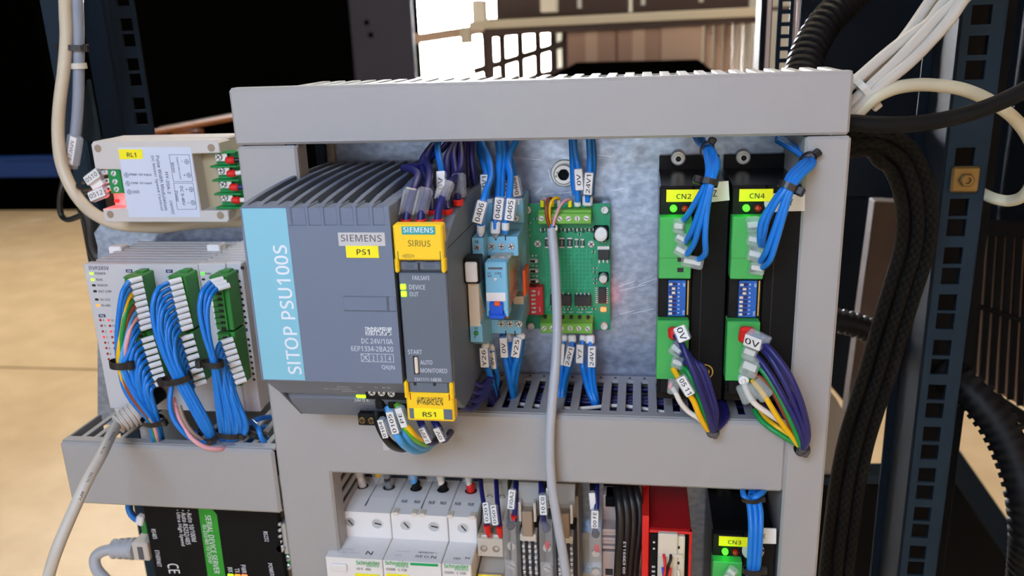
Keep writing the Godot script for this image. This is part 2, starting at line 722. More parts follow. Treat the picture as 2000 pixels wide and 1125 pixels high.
	M["speckle_yellow"].albedo_texture = ImageTexture.create_from_image(im2)
	M["speckle_yellow"].texture_filter = BaseMaterial3D.TEXTURE_FILTER_NEAREST
	M["speckle_yellow"].uv1_scale = Vector3(8, 12, 8)
	# braided sleeving: a woven relief with fine pale flecks
	var br := Image.create(64, 64, false, Image.FORMAT_RGB8)
	var bh := Image.create(64, 64, false, Image.FORMAT_RGB8)
	for y in 64:
		for x in 64:
			var w := sin((x + y) * TAU / 8.0) * sin((x - y) * TAU / 8.0)
			bh.set_pixel(x, y, Color.WHITE * (0.5 + 0.5 * w))
			br.set_pixel(x, y, Color(0.5, 0.5, 0.47) if w > 0.9 and (x / 16 + y / 16) % 2 == 0 else Color(0.028, 0.028, 0.028))
	var b := mat("braid", Color.WHITE, 0.5)
	b.albedo_texture = ImageTexture.create_from_image(br)
	b.uv1_scale = Vector3(3, 0.8, 1)
	b.metallic_specular = 0.2
	b.heightmap_enabled = true
	b.heightmap_texture = ImageTexture.create_from_image(bh)
	b.heightmap_scale = 0.03


func hall() -> void:
	# concrete hall: floor in two slabs with a joint, walls, ceiling, a wide open door in the back wall
	var y := -1200.0
	struct(MB.new().bx(-8000, y - 200, -2320, 4600, y, 3600, 0), "floor", M["floor"], V(0, y, 1000), "beige coated concrete floor slab around the cabinet")
	struct(MB.new().bx(-8000, y - 200, -9000, 4600, y, -2336, 0), "floor_001", M["floor"], V(0, y, -5000), "beige coated concrete floor slab further back in the hall")
	struct(MB.new().bx(-8000, y - 200, -2336, 4600, y - 5, -2320, 0), "trim_1", M["joint"], V(0, y, -2328), "thin dark joint line across the beige floor")
	var dl := -3133.4
	var dr := -900.3
	struct(MB.new().bx(-8200, y - 200, -9200, dl, 2600, -9000, 0).bx(dr, y - 200, -9200, 4800, 2600, -9000, 0).bx(dl, 1900, -9200, dr, 2600, -9000, 0), "wall_back", M["wall"], V(0, y, -9000), "back wall of the hall with an open door")
	struct(MB.new().bx(-8200, y - 200, -9000, -8000, 2600, 3600, 0), "wall_left", M["wall"], V(-8000, y, -3000), "left wall of the hall")
	struct(MB.new().bx(4600, y - 200, -9000, 4800, 2600, 3600, 0), "wall_right", M["wall"], V(4600, y, -3000), "right wall of the hall")
	struct(MB.new().bx(-8200, y - 200, 3600, 4800, 2600, 3800, 0), "wall_front", M["wall"], V(0, y, 3600), "front wall of the hall behind the photographer")
	struct(MB.new().bx(-8200, 2400, -9200, 4800, 2600, 3800, 0), "ceiling", M["ceiling"], V(0, 2400, -2000), "grey ceiling of the hall")
	for q in [[V(-1300, 60, 3590), V(3200, 2400, 20), "added_window_1", "added_pane"], [V(1900, 500, 3590), V(1600, 2000, 20), "added_window_2", "added_pane"]]:  # unseen glowing windows, added to light the panel from the front
		struct(MB.new().box(q[0], q[1], 2), q[2], M[q[3]], q[0], "added bright frosted window in the wall behind the photographer")
	for q in [V(-3200, 2250, -3100), V(900, 2250, -1500)]:  # unseen lamps, added to brighten the floor and the background
		var l := thing("added_ceiling_lamp", "added square ceiling lamp over the %s side of the hall, out of the picture" % ("left" if q.x < 0 else "right"), "lamp", q, "added ceiling lamps")
		put(MB.new().box(q + V(0, 60, 0), V(1260, 90, 1260), 10), "housing", M["plate"], l)
		put(MB.new().box(q, V(1200, 20, 1200), 4), "added_lamp_face", M["added_lamp_face"], l)


func hall_things() -> void:
	var pd := thing("added_pendant_lamp", "added square pendant lamp hanging above the work table aisle, out of the picture", "lamp", V(-100, 1330, -900))  # unseen lamp, added to light the boxes under the table
	put(MB.new().box(V(-100, 1370, -900), V(840, 50, 840), 8), "shade", M["dark"], pd)
	put(MB.new().box(V(-100, 1335, -900), V(800, 20, 800), 4), "added_lamp_face", M["added_lamp_face"], pd)
	put(MB.new().cyl(V(-100, 1395, -900), UPW, 8, 1005, 10, 1), "rod", M["dark"], pd)
	var wl := thing("added_work_lamp", "added cool white work lamp on a stand behind the photographer, out of the picture", "lamp", V(-220, -1200, 960))  # unseen lamp with a stand, added as the key light
	var lb := Basis.from_euler(Vector3(deg_to_rad(-27), deg_to_rad(-6), 0))
	put(MB.new().box(V(-220, 310, 800) + lb * V(0, 0, 50), V(400, 300, 50), 12, lb), "housing", M["dark"], wl)
	put(MB.new().box(V(-220, 310, 800) + lb * V(0, 0, 14), V(360, 260, 14), 3, lb), "added_lamp_face", M["added_work_face"], wl)
	put(MB.new().cyl(V(-225, -1200, 960), UPW, 18, 1500, 16, 4), "pole", M["dark"], wl)
	for i in 3:
		put(MB.new().bar(V(-225, -900, 960), V(-225 + 420 * cos(i * TAU / 3), -1190, 960 + 420 * sin(i * TAU / 3)), 26, 20, 3), "leg", M["dark"], wl)
	# dark machine crate on blue pallet (left edge of the picture) and the tall dark cabinet on a wooden pallet
	var c := thing("machine_crate", "tall black wrapped crate standing on the blue pallet at far left", "crate", V(-5200, -800, -5900))
	put(MB.new().bx(-7600, -760, -6400, -4100, 2100, -5450, 12), "wrapping", M["crate"], c)
	var bp := thing("plastic_pallet", "bright blue plastic pallet under the black crate at far left", "pallet", V(-5200, -1200, -5900))
	put(MB.new().bx(-7600, -800, -6350, -4150, -770, -5400, 4).bx(-7600, -930, -5440, -4250, -800, -5410, 4), "deck", M["pallet_blue"], bp)
	put(MB.new().bx(-7600, -1200, -6300, -4300, -930, -5460, 6), "foot", M["crate"], bp)  # full-width black block that stands for the shadow under the pallet
	var k := thing("machine_cabinet", "large matt black machine cabinet on the wooden pallet behind the panel", "cabinet", V(-2700, -480, -5400))
	put(MB.new().prism([Vector2(-4080, -650), Vector2(-1436.1, -262), Vector2(-1425.4, 2100), Vector2(-4080, 2100)], Transform3D.IDENTITY, -5180, -5010, 10), "body", M["crate"], k)
	var post := MB.new().bx(-1840.3, -300, -5012, -1429.4, 2100, -4985, 6)
	put(post, "side_post", M["crate_navy"], k, "dark navy corner post of the black cabinet")
	for q in [V(-1729.5,100.4,-4985), V(-1708.9,24.6,-4985)]:
		put(MB.new().cyl(q, FRONT, 16, 10, 12, 2), "bolt", M["crate"], k)
	var wp := thing("wooden_pallet", "orange brown wooden pallet under the black machine cabinet", "pallet", V(-3200, -1200, -5300))
	for i in 5:
		var z := -5040.0 - i * 220
		put(MB.new().prism([Vector2(-4080, -700), Vector2(-1500, -310), Vector2(-1500, -285), Vector2(-4080, -672)], Transform3D.IDENTITY, z - 150, z, 3), "plank", M["wood"], wp)
	put(MB.new().prism([Vector2(-4080, -860), Vector2(-1500, -470), Vector2(-1500, -420), Vector2(-4080, -810)], Transform3D.IDENTITY, -5190, -5060, 3), "plank", M["wood"], wp)
	put(MB.new().prism([Vector2(-4080, -1200), Vector2(-1500, -1200), Vector2(-1500, -312), Vector2(-4080, -702)], Transform3D.IDENTITY, -6000, -5240, 3), "shade_core", M["crate"], wp)  # black filling that stands for the shade between and below the planks
	for x in [-3800.0, -3150.0, -2300.0, -1600.0]:
		var top: float = -702 + (x + 4080) * 0.15 - 6
		put(MB.new().bx(x - 70, top - 130, -6000, x + 70, top - 4, -5060, 4), "block", M["wood"], wp)
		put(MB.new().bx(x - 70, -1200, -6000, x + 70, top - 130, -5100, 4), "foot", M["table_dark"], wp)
	# work table with boxes under it, seen through the frame above the top duct
	var z0 := -3000.0
	var tb := thing("work_table", "pale topped work table with dark apron seen above the top duct", "table", V(-60, -1200, z0))
	put(MB.new().prism([Vector2(-679.5,52.5),Vector2(456.3,64.6),Vector2(458.1,29.5),Vector2(-681.1,21.3)], Transform3D.IDENTITY, z0 - 700, z0, 3), "table_top", M["table_top"], tb)
	put(MB.new().prism([Vector2(-620.4,23),Vector2(463.1,31.3),Vector2(464.3,7),Vector2(-621.8,-8.3)], Transform3D.IDENTITY, z0 - 680, z0 - 10, 3), "apron", M["table_dark"], tb)
	for q in [955.0, 1484.0]:
		var x := (-602.6 if q < 1000 else 451.3)
		put(MB.new().bx(x - 12, -1200, z0 - 60, x + 12, 10, z0 - 30, 3), "leg", M["table_dark"], tb)
	# shelf rack and wire crate left of the boxes: pale uprights and dark mesh against the daylight
	var wr := thing("wire_crate", "dark wire crate with light showing through its mesh below the table", "crate", V(-500, -1200, -3300))
	var bars := [V(-666.6,-5,-3300),V(-594.4,1,-3300),V(-515.9,6.8,-3300),V(-438,12.5,-3300),V(-371.7,14.3,-3300),V(-319,16.6,-3300)]
	for p in bars:
		put(MB.new().bx(p.x - 15, -700, -3312, p.x + 15, p.y, -3290, 2), "bar", M["table_dark"], wr)
	for q in [[V(-725,-154,-3295), V(-315.2,-46.5,-3295)], [V(-729.3,-241.9,-3295), V(-317.1,-157.1,-3295)], [V(-683.8,-4.4,-3295), V(-314.1,20.6,-3295)]]:
		put(MB.new().bar(q[0], q[1], 30, 18, 2), "rung", M["table_dark"], wr)
	var st := thing("wall_stand", "brown grey stand crossing the bright doorway left of the table", "stand", V(-800, -1200, -3600))
	put(MB.new().bar(V(-1055.5,-7.9,-3600), V(-718.3,26.7,-3600), 46, 40, 4), "crossbar", M["cardboard_pale"], st)
	put(MB.new().bx(-833.7, -38.3, -3640, -784.9, 39.9, -3560, 4), "block", M["table_top"], st)
	put(MB.new().bx(-726.6, -1200, -3640, -697.5, 60, -3590, 4), "upright", M["table_dark"], st)
	# boxes under the table
	for q in [[V(-291,30.7,-3020), V(-94.2,-139.6,-3020), "cardboard", "brown cardboard box under the work table, leftmost of the three"], [V(-94.3,23.6,-3020), V(78.2,-144.6,-3020), "cardboard", "brown cardboard box in the middle under the work table"], [V(75.6,28.8,-3020), V(240.4,-149.4,-3020), "cardboard_pale", "paler cardboard box at right under the work table"]]:
		var a: Vector3 = q[0]
		var b: Vector3 = q[1]
		var bo := thing("cardboard_box", q[3], "box", V((a.x + b.x) / 2, -223, -3200), "")
		put(MB.new().bx(a.x + 2, -223, -3400, b.x - 2, 6, -3020, 3), "carton", M[q[2]], bo)
		put(MB.new().bx((a.x + b.x) / 2 - 24, -190, -3020, (a.x + b.x) / 2 + 24, 4, -3018, 0), "tape", M["cardboard_pale"], bo)
	var bk := thing("equipment_case", "flat black equipment case in front of the cardboard boxes", "case", V(-30, -330, -3000))
	put(MB.new().prism([Vector2(-356.2,-169.5),Vector2(-251.8,-118.6),Vector2(220.1,-121.4),Vector2(276.2,-164.3),Vector2(278.2,-224.8),Vector2(-357.6,-231.8)], Transform3D.IDENTITY, -3012, -2900, 6), "shell", M["crate"], bk)
	var sh := thing("support_plinth", "dark plinth carrying the boxes below the work table", "plinth", V(-30, -1200, -3400))
	put(MB.new().bx(-300, -1200, -3900, 620, -230, -2880, 6), "body", M["rack_black"], sh)
	put(MB.new().bx(-300, -230, -3900, 620, -224, -2880, 0), "top", M["cardboard"], sh)
	var pipes := [V(262.7,-15.9,-3060),V(301.8,-17.3,-3060),V(338.8,-18.5,-3060),V(377.7,-19.9,-3060),V(418.4,-21.3,-3060)]
	for i in pipes.size():
		var p: Vector3 = pipes[i]
		solo(MB.new().cyl(V(p.x, -223, -3060 - i * 20), UPW, 16, 232, 14, 2), "roll", M["shelf_white" if i > 2 else "cardboard_pale"], ["brown tube standing under the table beside the pale box", "second brown tube from the pale box under the table", "third brown tube from the pale box under the table", "pale tube under the table, left of the last", "pale tube under the table nearest the rack rail"][i], "tube", V(p.x, -223, -3060 - i * 20))
	# things on the table
	for q in [[V(-395.9,120.1,-3050), V(-333.4,82.9,-3050), "white small carton on the work table"], [V(-675.4,119.5,-3050), V(-626.1,54.8,-3050), "pale carton on the left end of the work table"]]:
		var a: Vector3 = q[0]
		var b: Vector3 = q[1]
		var o := thing("carton", q[2], "box", V((a.x + b.x) / 2, b.y, -3100))
		put(MB.new().bx(a.x, b.y - 6, -3160, b.x, a.y + 10, -3050, 3), "body", M["shelf_white"], o)
		put(MB.new().bx(a.x - 2, a.y + 6, -3162, b.x + 2, a.y + 16, -3048, 2), "lid", M["shelf_white"], o)
	for q in [[V(-241.9,87.8,-3080), "slim metal canister on the table nearest the white carton"], [V(8.3,89.6,-3080), "slim metal canister in the middle of the work table"], [V(231.5,92.3,-3080), "slim metal canister at the right end of the work table"]]:
		var at: Vector3 = q[0]
		var o := thing("canister", q[1], "canister", at)
		put(MB.new().cyl(at, UPW, 9, 40, 14, 2), "body", M["steel"], o)
		put(MB.new().cyl(at + V(0, 40, 0), UPW, 6, 14, 14, 2), "cap", M["dark"], o)
	var sf := thing("wall_shelf", "long grey shelf of goods behind the work table", "shelf", V(0, 40, -3900))
	put(MB.new().bx(-800, 60, -4000, 700, 76, -3740, 2), "board", M["board"], sf)
	put(MB.new().bx(-700, 76, -4000, -60, 330, -3800, 3).bx(-40, 76, -4000, 500, 330, -3800, 3), "goods", M["table_dark"], sf)


func holed(m: MB, x0: float, x1: float, z0: float, z1: float, hx0: float, hx1: float, ys: Array, yt: float, yb: float) -> MB:
	m.bx(x0, yb, z0, hx0, yt, z1, 0.0).bx(hx1, yb, z0, x1, yt, z1, 0.0)
	var top := yt
	for h in ys:
		m.bx(hx0, h[1], z0, hx1, top, z1, 0.0)
		top = h[0]
	m.bx(hx0, yb, z0, hx1, top, z1, 0.0)
	return m


func rack() -> void:
	# right upright with its square holes
	var ys := []
	var tops := [V(190.2,6.3,-60),V(190.8,-10.2,-60),V(190.2,-23.8,-60),V(192,-73.1,-60),V(190.4,-103.4,-60),V(190.6,-115.8,-60),V(189.6,-133.2,-60),V(189.8,-146.1,-60),V(188.1,-163.1,-60),V(188,-175.4,-60),V(186.5,-193,-60),V(186,-205.8,-60),V(184.1,-223.3,-60),V(183.6,-236.1,-60),V(182.1,-252.8,-60),V(181.5,-265.7,-60),V(179.6,-282.5,-60),V(179.3,-295.4,-60),V(177,-311.7,-60),V(176.9,-324.6,-60),V(175.1,-341.4,-60),V(174.3,-353.9,-60)]
	for p in tops:
		ys.append([p.y - 10.6, p.y])
	ys.append([-1e9, -1e9])
	ys.pop_back()
	ys.sort_custom(func(a, b): return a[1] > b[1])
	var r := thing("rack_upright", "blue grey steel upright with square holes right of the panel", "rack upright", V(190, -1200, -62))
	put(holed(MB.new(), 179, 201.5, -62, -60, 183.5, 194.2, ys, 260, -1200), "holed_flange", M["rack"], r)
	put(MB.new().bx(177.2, -1200, -100, 179, 260, -60, 0.3), "web", M["rack_dark"], r)
	put(MB.new().bx(172, -1200, -102, 179, 260, -100, 0.3), "return_flange", M["rack_dark"], r)
	put(MB.new().bx(178.5, -1200, -106, 224, 260, -104, 0.3), "added_back_plate", M["rack_black"], r)  # black plate added behind the holes so they look dark
	put(MB.new().bx(201, -1200, -84, 202.2, 260, -60, 0.3), "outer_lip", M["rack"], r)
	# cage nut and bolt
	var cn := thing("cage_nut", "brass yellow cage nut with bolt head on the right upright", "nut", V(189.5,-91.4,-58))
	var c := V(189.5,-91.4,-58)
	put(MB.new().box(c, V(15.5, 15.5, 4), 1.2), "nut_plate", M["brass"], cn)
	put(MB.new().lathe(c + V(0, 0, 2), FRONT, [Vector2(4.2, 0), Vector2(4.2, 2.4), Vector2(3.4, 3.2), Vector2(2.2, 3.2), Vector2(2.0, 1.4), Vector2(0, 1.4)], 6), "bolt", M["brass"], cn)
	# cross member behind, with its dark edge
	var xb := thing("cross_beam", "dark blue horizontal beam behind the braided hoses at right", "beam", V(150, -90, -110))
	put(MB.new().bx(80, -111, -125, 182, -66, -110, 0.6), "web", M["rack_dark"], xb)
	put(MB.new().bx(80, -66, -150, 182, -64, -108, 0.4), "flange", M["rack_dark"], xb)
	# pink lit slotted strip further back
	var s := thing("slotted_strip", "pale slotted steel strip behind the white cables at right", "slotted strip", V(243, -1200, -300))
	var sy := []
	for i in 26:
		sy.append([30.0 - i * 22 - 15, 30.0 - i * 22])
	put(holed(MB.new(), 237.5, 247.5, -302, -300, 240, 245, sy, 260, -1200), "strip", M["shelf_white"], s)
	# left side of the rack behind the picture: mid rail seen above the duct
	var m := thing("inner_rail", "steel rail with a row of holes above the right end of the top duct", "rack rail", V(100, -1200, -200))
	sy = []
	for i in 30:
		sy.append([24.0 - i * 8.6 - 5.6, 24.0 - i * 8.6])
	put(MB.new().bx(87, -1200, -230, 95, 260, -200, 0.4), "post", M["rack_black"], m)
	put(MB.new().bx(91, -1200, -200, 94, 260, -196, 0.3), "bead", M["cardboard_pale"], m)
	put(holed(MB.new(), 99, 111, -202, -200, 102, 107.5, sy, 260, -1200), "holed_flange", M["rack_dark"], m)
	put(MB.new().bx(110, -1200, -202, 112, 260, -186, 0.3), "lip", M["cardboard_pale"], m)
	# side wall of the cabinet
	var w := thing("side_panel", "dark navy side panel of the cabinet behind the right upright", "panel", V(440, -300, -900))
	put(MB.new().bx(440, -320, -1900, 456, 400, -130, 1), "sheet", M["rack_dark"], w)
	put(MB.new().bx(188, -330, -640, 438, 400, -630, 1), "back_sheet", M["rack_dark"], w, "dark inner sheet behind the white cables")
	put(MB.new().prism([Vector2(204, -210), Vector2(300, -210), Vector2(300, -400), Vector2(274, -488), Vector2(204, -400)], Transform3D.IDENTITY, -622, -612, 1), "lower_sheet", M["rack_dark"], w)
	var bo := thing("wood_strut", "brown wooden strut behind the braided hoses", "strut", V(150, -1200, -330))
	put(MB.new().bar(V(211.1,-421.7,-330), V(221.9,-156.5,-330), 24, 20, 1), "beam", M["board"], bo)
	put(MB.new().bar(V(238.2,-159.6,-345), V(242.2,-264.2,-345), 8, 10, 1), "edge", M["rack"], bo)
	var gp := thing("grey_tray", "grey green metal tray low behind the right post", "tray", V(140, -420, -280))
	put(MB.new().prism([Vector2(164.7,-313.1),Vector2(187.1,-343.1),Vector2(217.5,-410.6),Vector2(171.6,-415.5)], Transform3D.IDENTITY, -300, -280, 1), "tray_face", M["duct_in"], gp)
	put(MB.new().prism([Vector2(155.7,-429.1),Vector2(251.3,-424.5),Vector2(256.3,-583.1),Vector2(155.3,-591.2)], Transform3D.IDENTITY, -330, -292, 1), "tray_apron", M["rack_black"], gp)
	put(MB.new().prism([Vector2(165.7,-411.3),Vector2(243.1,-406.6),Vector2(243.9,-415.1),Vector2(166.2,-420)], Transform3D.IDENTITY, -300, -275, 1), "lip", M["rack"], gp)
	# vent grille low at right
	var g := thing("vent_grille", "black vent grille with long brown slots at the right edge", "grille", V(322.8,-258.1,-300))
	var gb := MB.new()
	put(gb.prism([Vector2(290,-180.5),Vector2(367.8,-185.4),Vector2(394.1,-375.7),Vector2(300.2,-321.2)], Transform3D.IDENTITY, -334, -330, 0.4), "backing", M["cardboard"], g)
	for i in 9:
		var t0: Vector3 = V(288.3,-172.9,-300) + (V(333.6,-178.4,-300) - V(288.3,-172.9,-300)) * (i / 6.0)
		var b0: Vector3 = V(294.2,-309,-300) + (V(347.3,-343.1,-300) - V(294.2,-309,-300)) * (i / 6.0)
		put(MB.new().bar(b0, t0, 5.8, 3, 0.4), "slat", M["rack_black"], g)
	put(MB.new().bar(V(281.7,-241.1,-298), V(356.9,-266.5,-298), 4.5, 3, 0.4), "cross_rib", M["rack_black"], g)
	put(MB.new().bar(V(290.7,-314.8,-298), V(375.5,-371.1,-298), 12, 3, 0.4), "rim", M["rack_black"], g)
	put(MB.new().bar(V(278.4,-173.3,-298), V(353.4,-180.2,-298), 14, 3, 0.4), "rim", M["rack_black"], g)
	# base frame on the floor at right
	var f := thing("base_rail", "dark grey steel base rail crossing the floor at lower right", "rail", V(564.4,-771.5,-900))
	put(MB.new().bar(V(501.5,-677.9,-900), V(618.1,-850.1,-700), 34, 30, 2), "rail", M["rack_dark"], f)
	put(MB.new().prism([Vector2(494.1,-705.7),Vector2(510,-705),Vector2(666,-932.7),Vector2(688,-1100.2),Vector2(475.9,-1119.3)], Transform3D.IDENTITY, -980, -890, 1), "skirt", M["rack_black"], f)
	# left upright behind the cables
	var l := thing("rack_upright", "dark steel upright behind the beige and grey cables at left", "rack upright", V(-376, -1200, -92))
	put(MB.new().bx(-409, -1200, -92, -394, 260, -90, 0.4).bx(-394, -1200, -100, -392.5, 260, -90, 0.3), "outer_flange", M["rack"], l)
	put(MB.new().bx(-393, -1200, -112, -366, 260, -110, 0.3), "web", M["rack_dark"], l)
	put(MB.new().lathe(V(-366, -1200, -104), UPW, [Vector2(5, 0), Vector2(5, 1460)], 12), "fold", M["rack_dark"], l)
	sy = []
	for i in 34:
		sy.append([36.0 - i * 13.4 - 8.4 - (3 if i % 2 else 0), 36.0 - i * 13.4 - (3 if i % 2 else 0)])
	put(holed(MB.new(), -361, -343.5, -98, -96, -356, -346.5, sy, 260, -1200), "holed_flange", M["rack_dark"], l)
	var lb := thing("bracket", "narrow blue grey bracket plate standing left of the speed control module", "bracket", V(-367.1,-54.4,-60))
	put(MB.new().prism([Vector2(-363.7,-19.5),Vector2(-363.1,-19.5),Vector2(-362.9,-60),Vector2(-375,-59.8)], Transform3D.IDENTITY, -64, -60, 0.3), "plate", M["rack"], lb)


func finger_row(d: Node3D, xs: Array, y0: float, y1: float, z0: float, z1: float, w: float) -> void:
	for x in xs:
		put(MB.new().bx(x - w / 2, y0, z0, x + w / 2, y1, z1, 0.25), "finger", M["duct"], d)


func row(x0: float, x1: float, start: float, pitch: float, skip := []) -> Array:
	var out := []
	var x := start - ceilf((start - x0) / pitch) * pitch
	while x < x1:
		if x > x0 and not skip.any(func(s): return absf(s - x) < pitch * 0.5):
			out.append(x)
		x += pitch
	return out


func ducts() -> void:
	# galvanised mounting plate with its folded left edge and a few scratches
	var p := thing("mounting_plate", "galvanised steel mounting plate behind the relays and circuit board", "mounting plate", V(-46, -230, 0))
	put(MB.new().bx(-176.6, -420, -2, 83.5, -28, 0, 0.3), "sheet", M["zinc"], p)
	put(MB.new().bx(-178.4, -420, -14, -176.6, -28, 3, 0.3), "folded_edge", M["zinc"], p)
	put(MB.new().bx(-184, -72, -6, -178, -50, 6, 0.6), "edge_bracket", M["rack"], p)
	var sc := MB.new()
	for q in [[V(-58.4,-87.1,0.1), V(-53.9,-83.6,0.1)], [V(-54.6,-88,0.1), V(-47.6,-86.9,0.1)], [V(-11.4,-141.8,0.1), V(-2.1,-138.3,0.1)], [V(-10.8,-158.6,0.1), V(-2,-156,0.1)], [V(-0.3,-140.8,0.1), V(10.6,-136.4,0.1)], [V(-10.8,-144.2,0.1), V(4.3,-140.4,0.1)], [V(-3.1,-157.9,0.1), V(9.1,-154.9,0.1)], [V(-73.8,-66.3,0.1), V(-54.7,-68,0.1)], [V(-50.8,-73.2,0.1), V(-48.7,-80.8,0.1)], [V(-28.4,-65,0.1), V(-14.9,-66.9,0.1)], [V(-45.3,-87.2,0.1), V(-34.9,-86.1,0.1)], [V(-13.8,-85.7,0.1), V(-9.2,-84.6,0.1)]]:
		sc.bar(q[0], q[1], 0.25, 0.06, 0.0)
	var scr := put(sc, "scratches", M["scratch"], p)
	scr.set_meta("kind", "stuff")
	# washer and bolt with raised lettering at the top of the plate
	var bt := thing("bolt", "large zinc socket bolt with washer on the mounting plate above the circuit board", "bolt", V(-41.5,-75.6,0))
	var c := V(-41.5,-75.6,0)
	put(MB.new().lathe(c, FRONT, [Vector2(7.6, 0), Vector2(7.6, 1.2), Vector2(7.2, 1.5), Vector2(5.2, 1.5)], 28), "washer", M["steel"], bt)
	put(MB.new().lathe(c, FRONT, [Vector2(5.6, 1.4), Vector2(5.6, 5.6), Vector2(5.1, 6.2), Vector2(3.2, 6.2), Vector2(3.0, 3.4), Vector2(0, 3.4)], 24), "bolt_head", M["steel"], bt)
	put(MB.new().lathe(c, FRONT, [Vector2(3.1, 6.25), Vector2(2.7, 4.5), Vector2(0, 4.4)], 6), "socket", M["rack_dark"], bt)
	var bl := MB.new()
	txt(bl, "8.8", c + V(-4.4, -1.4, 6.3), c + V(-3.2, 1.8, 6.3), 1.2)
	put(bl, "lettering", M["dark"], bt)

	# top duct
	var t := thing("wiring_duct", "grey plastic wiring duct across the top of the panel, over the wires", "wiring duct", V(-55, -36, 0))
	put(MB.new().bx(-205, -49.9, 56.5, 95.3, -21.6, 60, 1.3), "cover", M["duct"], t)
	put(MB.new().bx(-205, -23.2, 49, 95.3, -21.4, 57, 0.4).bx(-205, -50, 49, 95.3, -48.4, 57, 0.4), "cover_lip", M["duct"], t)
	put(MB.new().bx(-183, -49, 0.2, 93, -23, 2, 0.2), "base", M["duct_in"], t)
	finger_row(t, row(-182, 93, 12.4, 8.9), -23.6, -21.9, 2, 52, 4.8)
	finger_row(t, row(-182, 93, 12.4, 8.9, [-5, 2, 62, -92, -84, -70, -58, -48, 38]), -49.4, -47.9, 2, 52, 4.8)

	# lower duct
	var l := thing("wiring_duct", "grey slotted wiring duct across the middle, under the circuit board", "wiring duct", V(-50, -216, 0))
	put(MB.new().bx(-175.3, -236.3, 56.5, 76.4, -196.2, 60, 1.6), "cover", M["duct"], l)
	put(MB.new().bx(-175.3, -197.6, 51, 76.4, -196.0, 57, 0.4).bx(-175.3, -236.3, 51, 76.4, -234.6, 57, 0.4), "cover_lip", M["duct"], l)
	put(MB.new().bx(-171, -235, 0.2, 75, -197, 2, 0.2), "base", M["duct_in"], l)
	put(MB.new().bx(-171, -198.2, 2, 75, -196.4, 9.5, 0.3), "rear_band", M["duct"], l)
	var xs := row(-170, 75, -84.9, 8.46, [-29.5])
	finger_row(l, xs, -198.2, -196.4, 9, 52, 4.7)
	for x in row(-95, 30, -80.7, 8.46):
		put(MB.new().bx(x - 0.7, -196.5, 4.2, x + 0.7, -196.32, 6.2, 0.0), "knockout", M["dark"], l)
	put(MB.new().bx(-171, -236, 2, 75, -234.5, 51, 0.2), "floor_wall", M["duct_in"], l)
	# dark blue wires lying in the duct
	for i in 14:
		var y := -202.4 - (i % 2) * 4.0 - (i % 3)
		var z := 6.0 + i * 3.3
		wire("dark blue wire lying inside the slotted middle duct, %s from the plate" % ["first", "second", "third", "fourth", "fifth", "sixth", "seventh", "eighth", "ninth", "tenth", "eleventh", "twelfth", "thirteenth", "last"][i], "dark blue wires lying in the middle duct", [V(-165, y - 2, z), V(-90, y, z + 1.5), V(-20, y - 1.4, z - 1), V(40, y, z + 1), V(73, y - 2, z)], 1.7, "navy", 8)
	wire("white wire lying along the inside of the middle duct", "", [V(-70, -200.5, 36), V(-36, -199.8, 42), V(-10, -199.6, 37), V(18, -199.8, 44), V(42, -199.8, 47)], 1.1, "white_wire", 8)

	# left post, right post
	var a := thing("wiring_duct", "grey upright duct at left, beside the power supply", "wiring duct", V(-188, -430, 0))
	put(MB.new().bx(-204.4, -480, 56.5, -172.3, -50.5, 60, 1.3), "cover", M["duct"], a)
	put(MB.new().bx(-174.2, -480, 46, -172.4, -50.6, 57, 0.3).bx(-204.2, -480, 46, -202.6, -50.6, 57, 0.3), "cover_lip", M["duct"], a)
	put(MB.new().bx(-203, -480, 0.2, -174, -51, 2, 0.2), "base", M["duct_in"], a)
	for y in row(-470, -242, -252, 7.4):
		put(MB.new().bx(-174.4, y - 2.2, 2, -172.8, y + 2.2, 48, 0.25), "finger", M["duct"], a)
	put(MB.new().bx(-174.4, -242, 2, -172.8, -190, 47, 0.2).bx(-204, -480, 2, -202.8, -51, 47, 0.2), "side_wall", M["duct"], a)
	put(MB.new().bx(-203, -196, 0.4, -178.6, -51, 3, 0.2), "gap_shade", M["rack_black"], a)  # black sheet that stands for the shade deep in the gap
	for i in 2:
		wire("blue wire in the dark gap of the left upright duct, %s one" % ["left", "right"][i], "", [V(-193 + i * 6, -48, 18), V(-192 + i * 6, -70, 22), V(-194 + i * 6, -110, 20), V(-193 + i * 6, -190, 22)], 1.6, "blue")
	var b := thing("wiring_duct", "grey upright duct at right, beside the stepper drives", "wiring duct", V(86, -430, 0))
	put(MB.new().bx(76.0, -480, 56.5, 96.4, -50.5, 60, 1.3), "cover", M["duct"], b)
	put(MB.new().bx(76.2, -480, 2, 77.6, -51, 57, 0.3).bx(94.6, -480, 2, 96.2, -51, 57, 0.3), "side_wall", M["duct"], b)
	put(MB.new().bx(77, -480, 0.2, 95, -51, 2, 0.2), "base", M["duct_in"], b)

	# short duct at left under the controller
	var s := thing("wiring_duct", "short grey slotted duct at left, under the white controller", "wiring duct", V(-273, -244, 0))
	put(MB.new().bx(-340.6, -264.6, 56.5, -205.8, -223.4, 60, 1.8), "cover", M["duct"], s)
	put(MB.new().bx(-340.6, -224.8, 51, -205.8, -223.2, 57, 0.4).bx(-340.6, -264.6, 51, -205.8, -263, 57, 0.4).bx(-340.6, -264.6, 20, -339, -223.4, 57, 0.4), "cover_lip", M["duct"], s)
	put(MB.new().bx(-339, -263, -24, -206, -225, -22, 0.2).bx(-339, -264, -24, -206, -262.6, 51, 0.2), "base", M["duct_in"], s)
	finger_row(s, row(-338, -206, -331, 8.4, [-297, -290, -281, -273, -264, -247, -239]), -225.4, -223.8, -20, 52, 3.4)
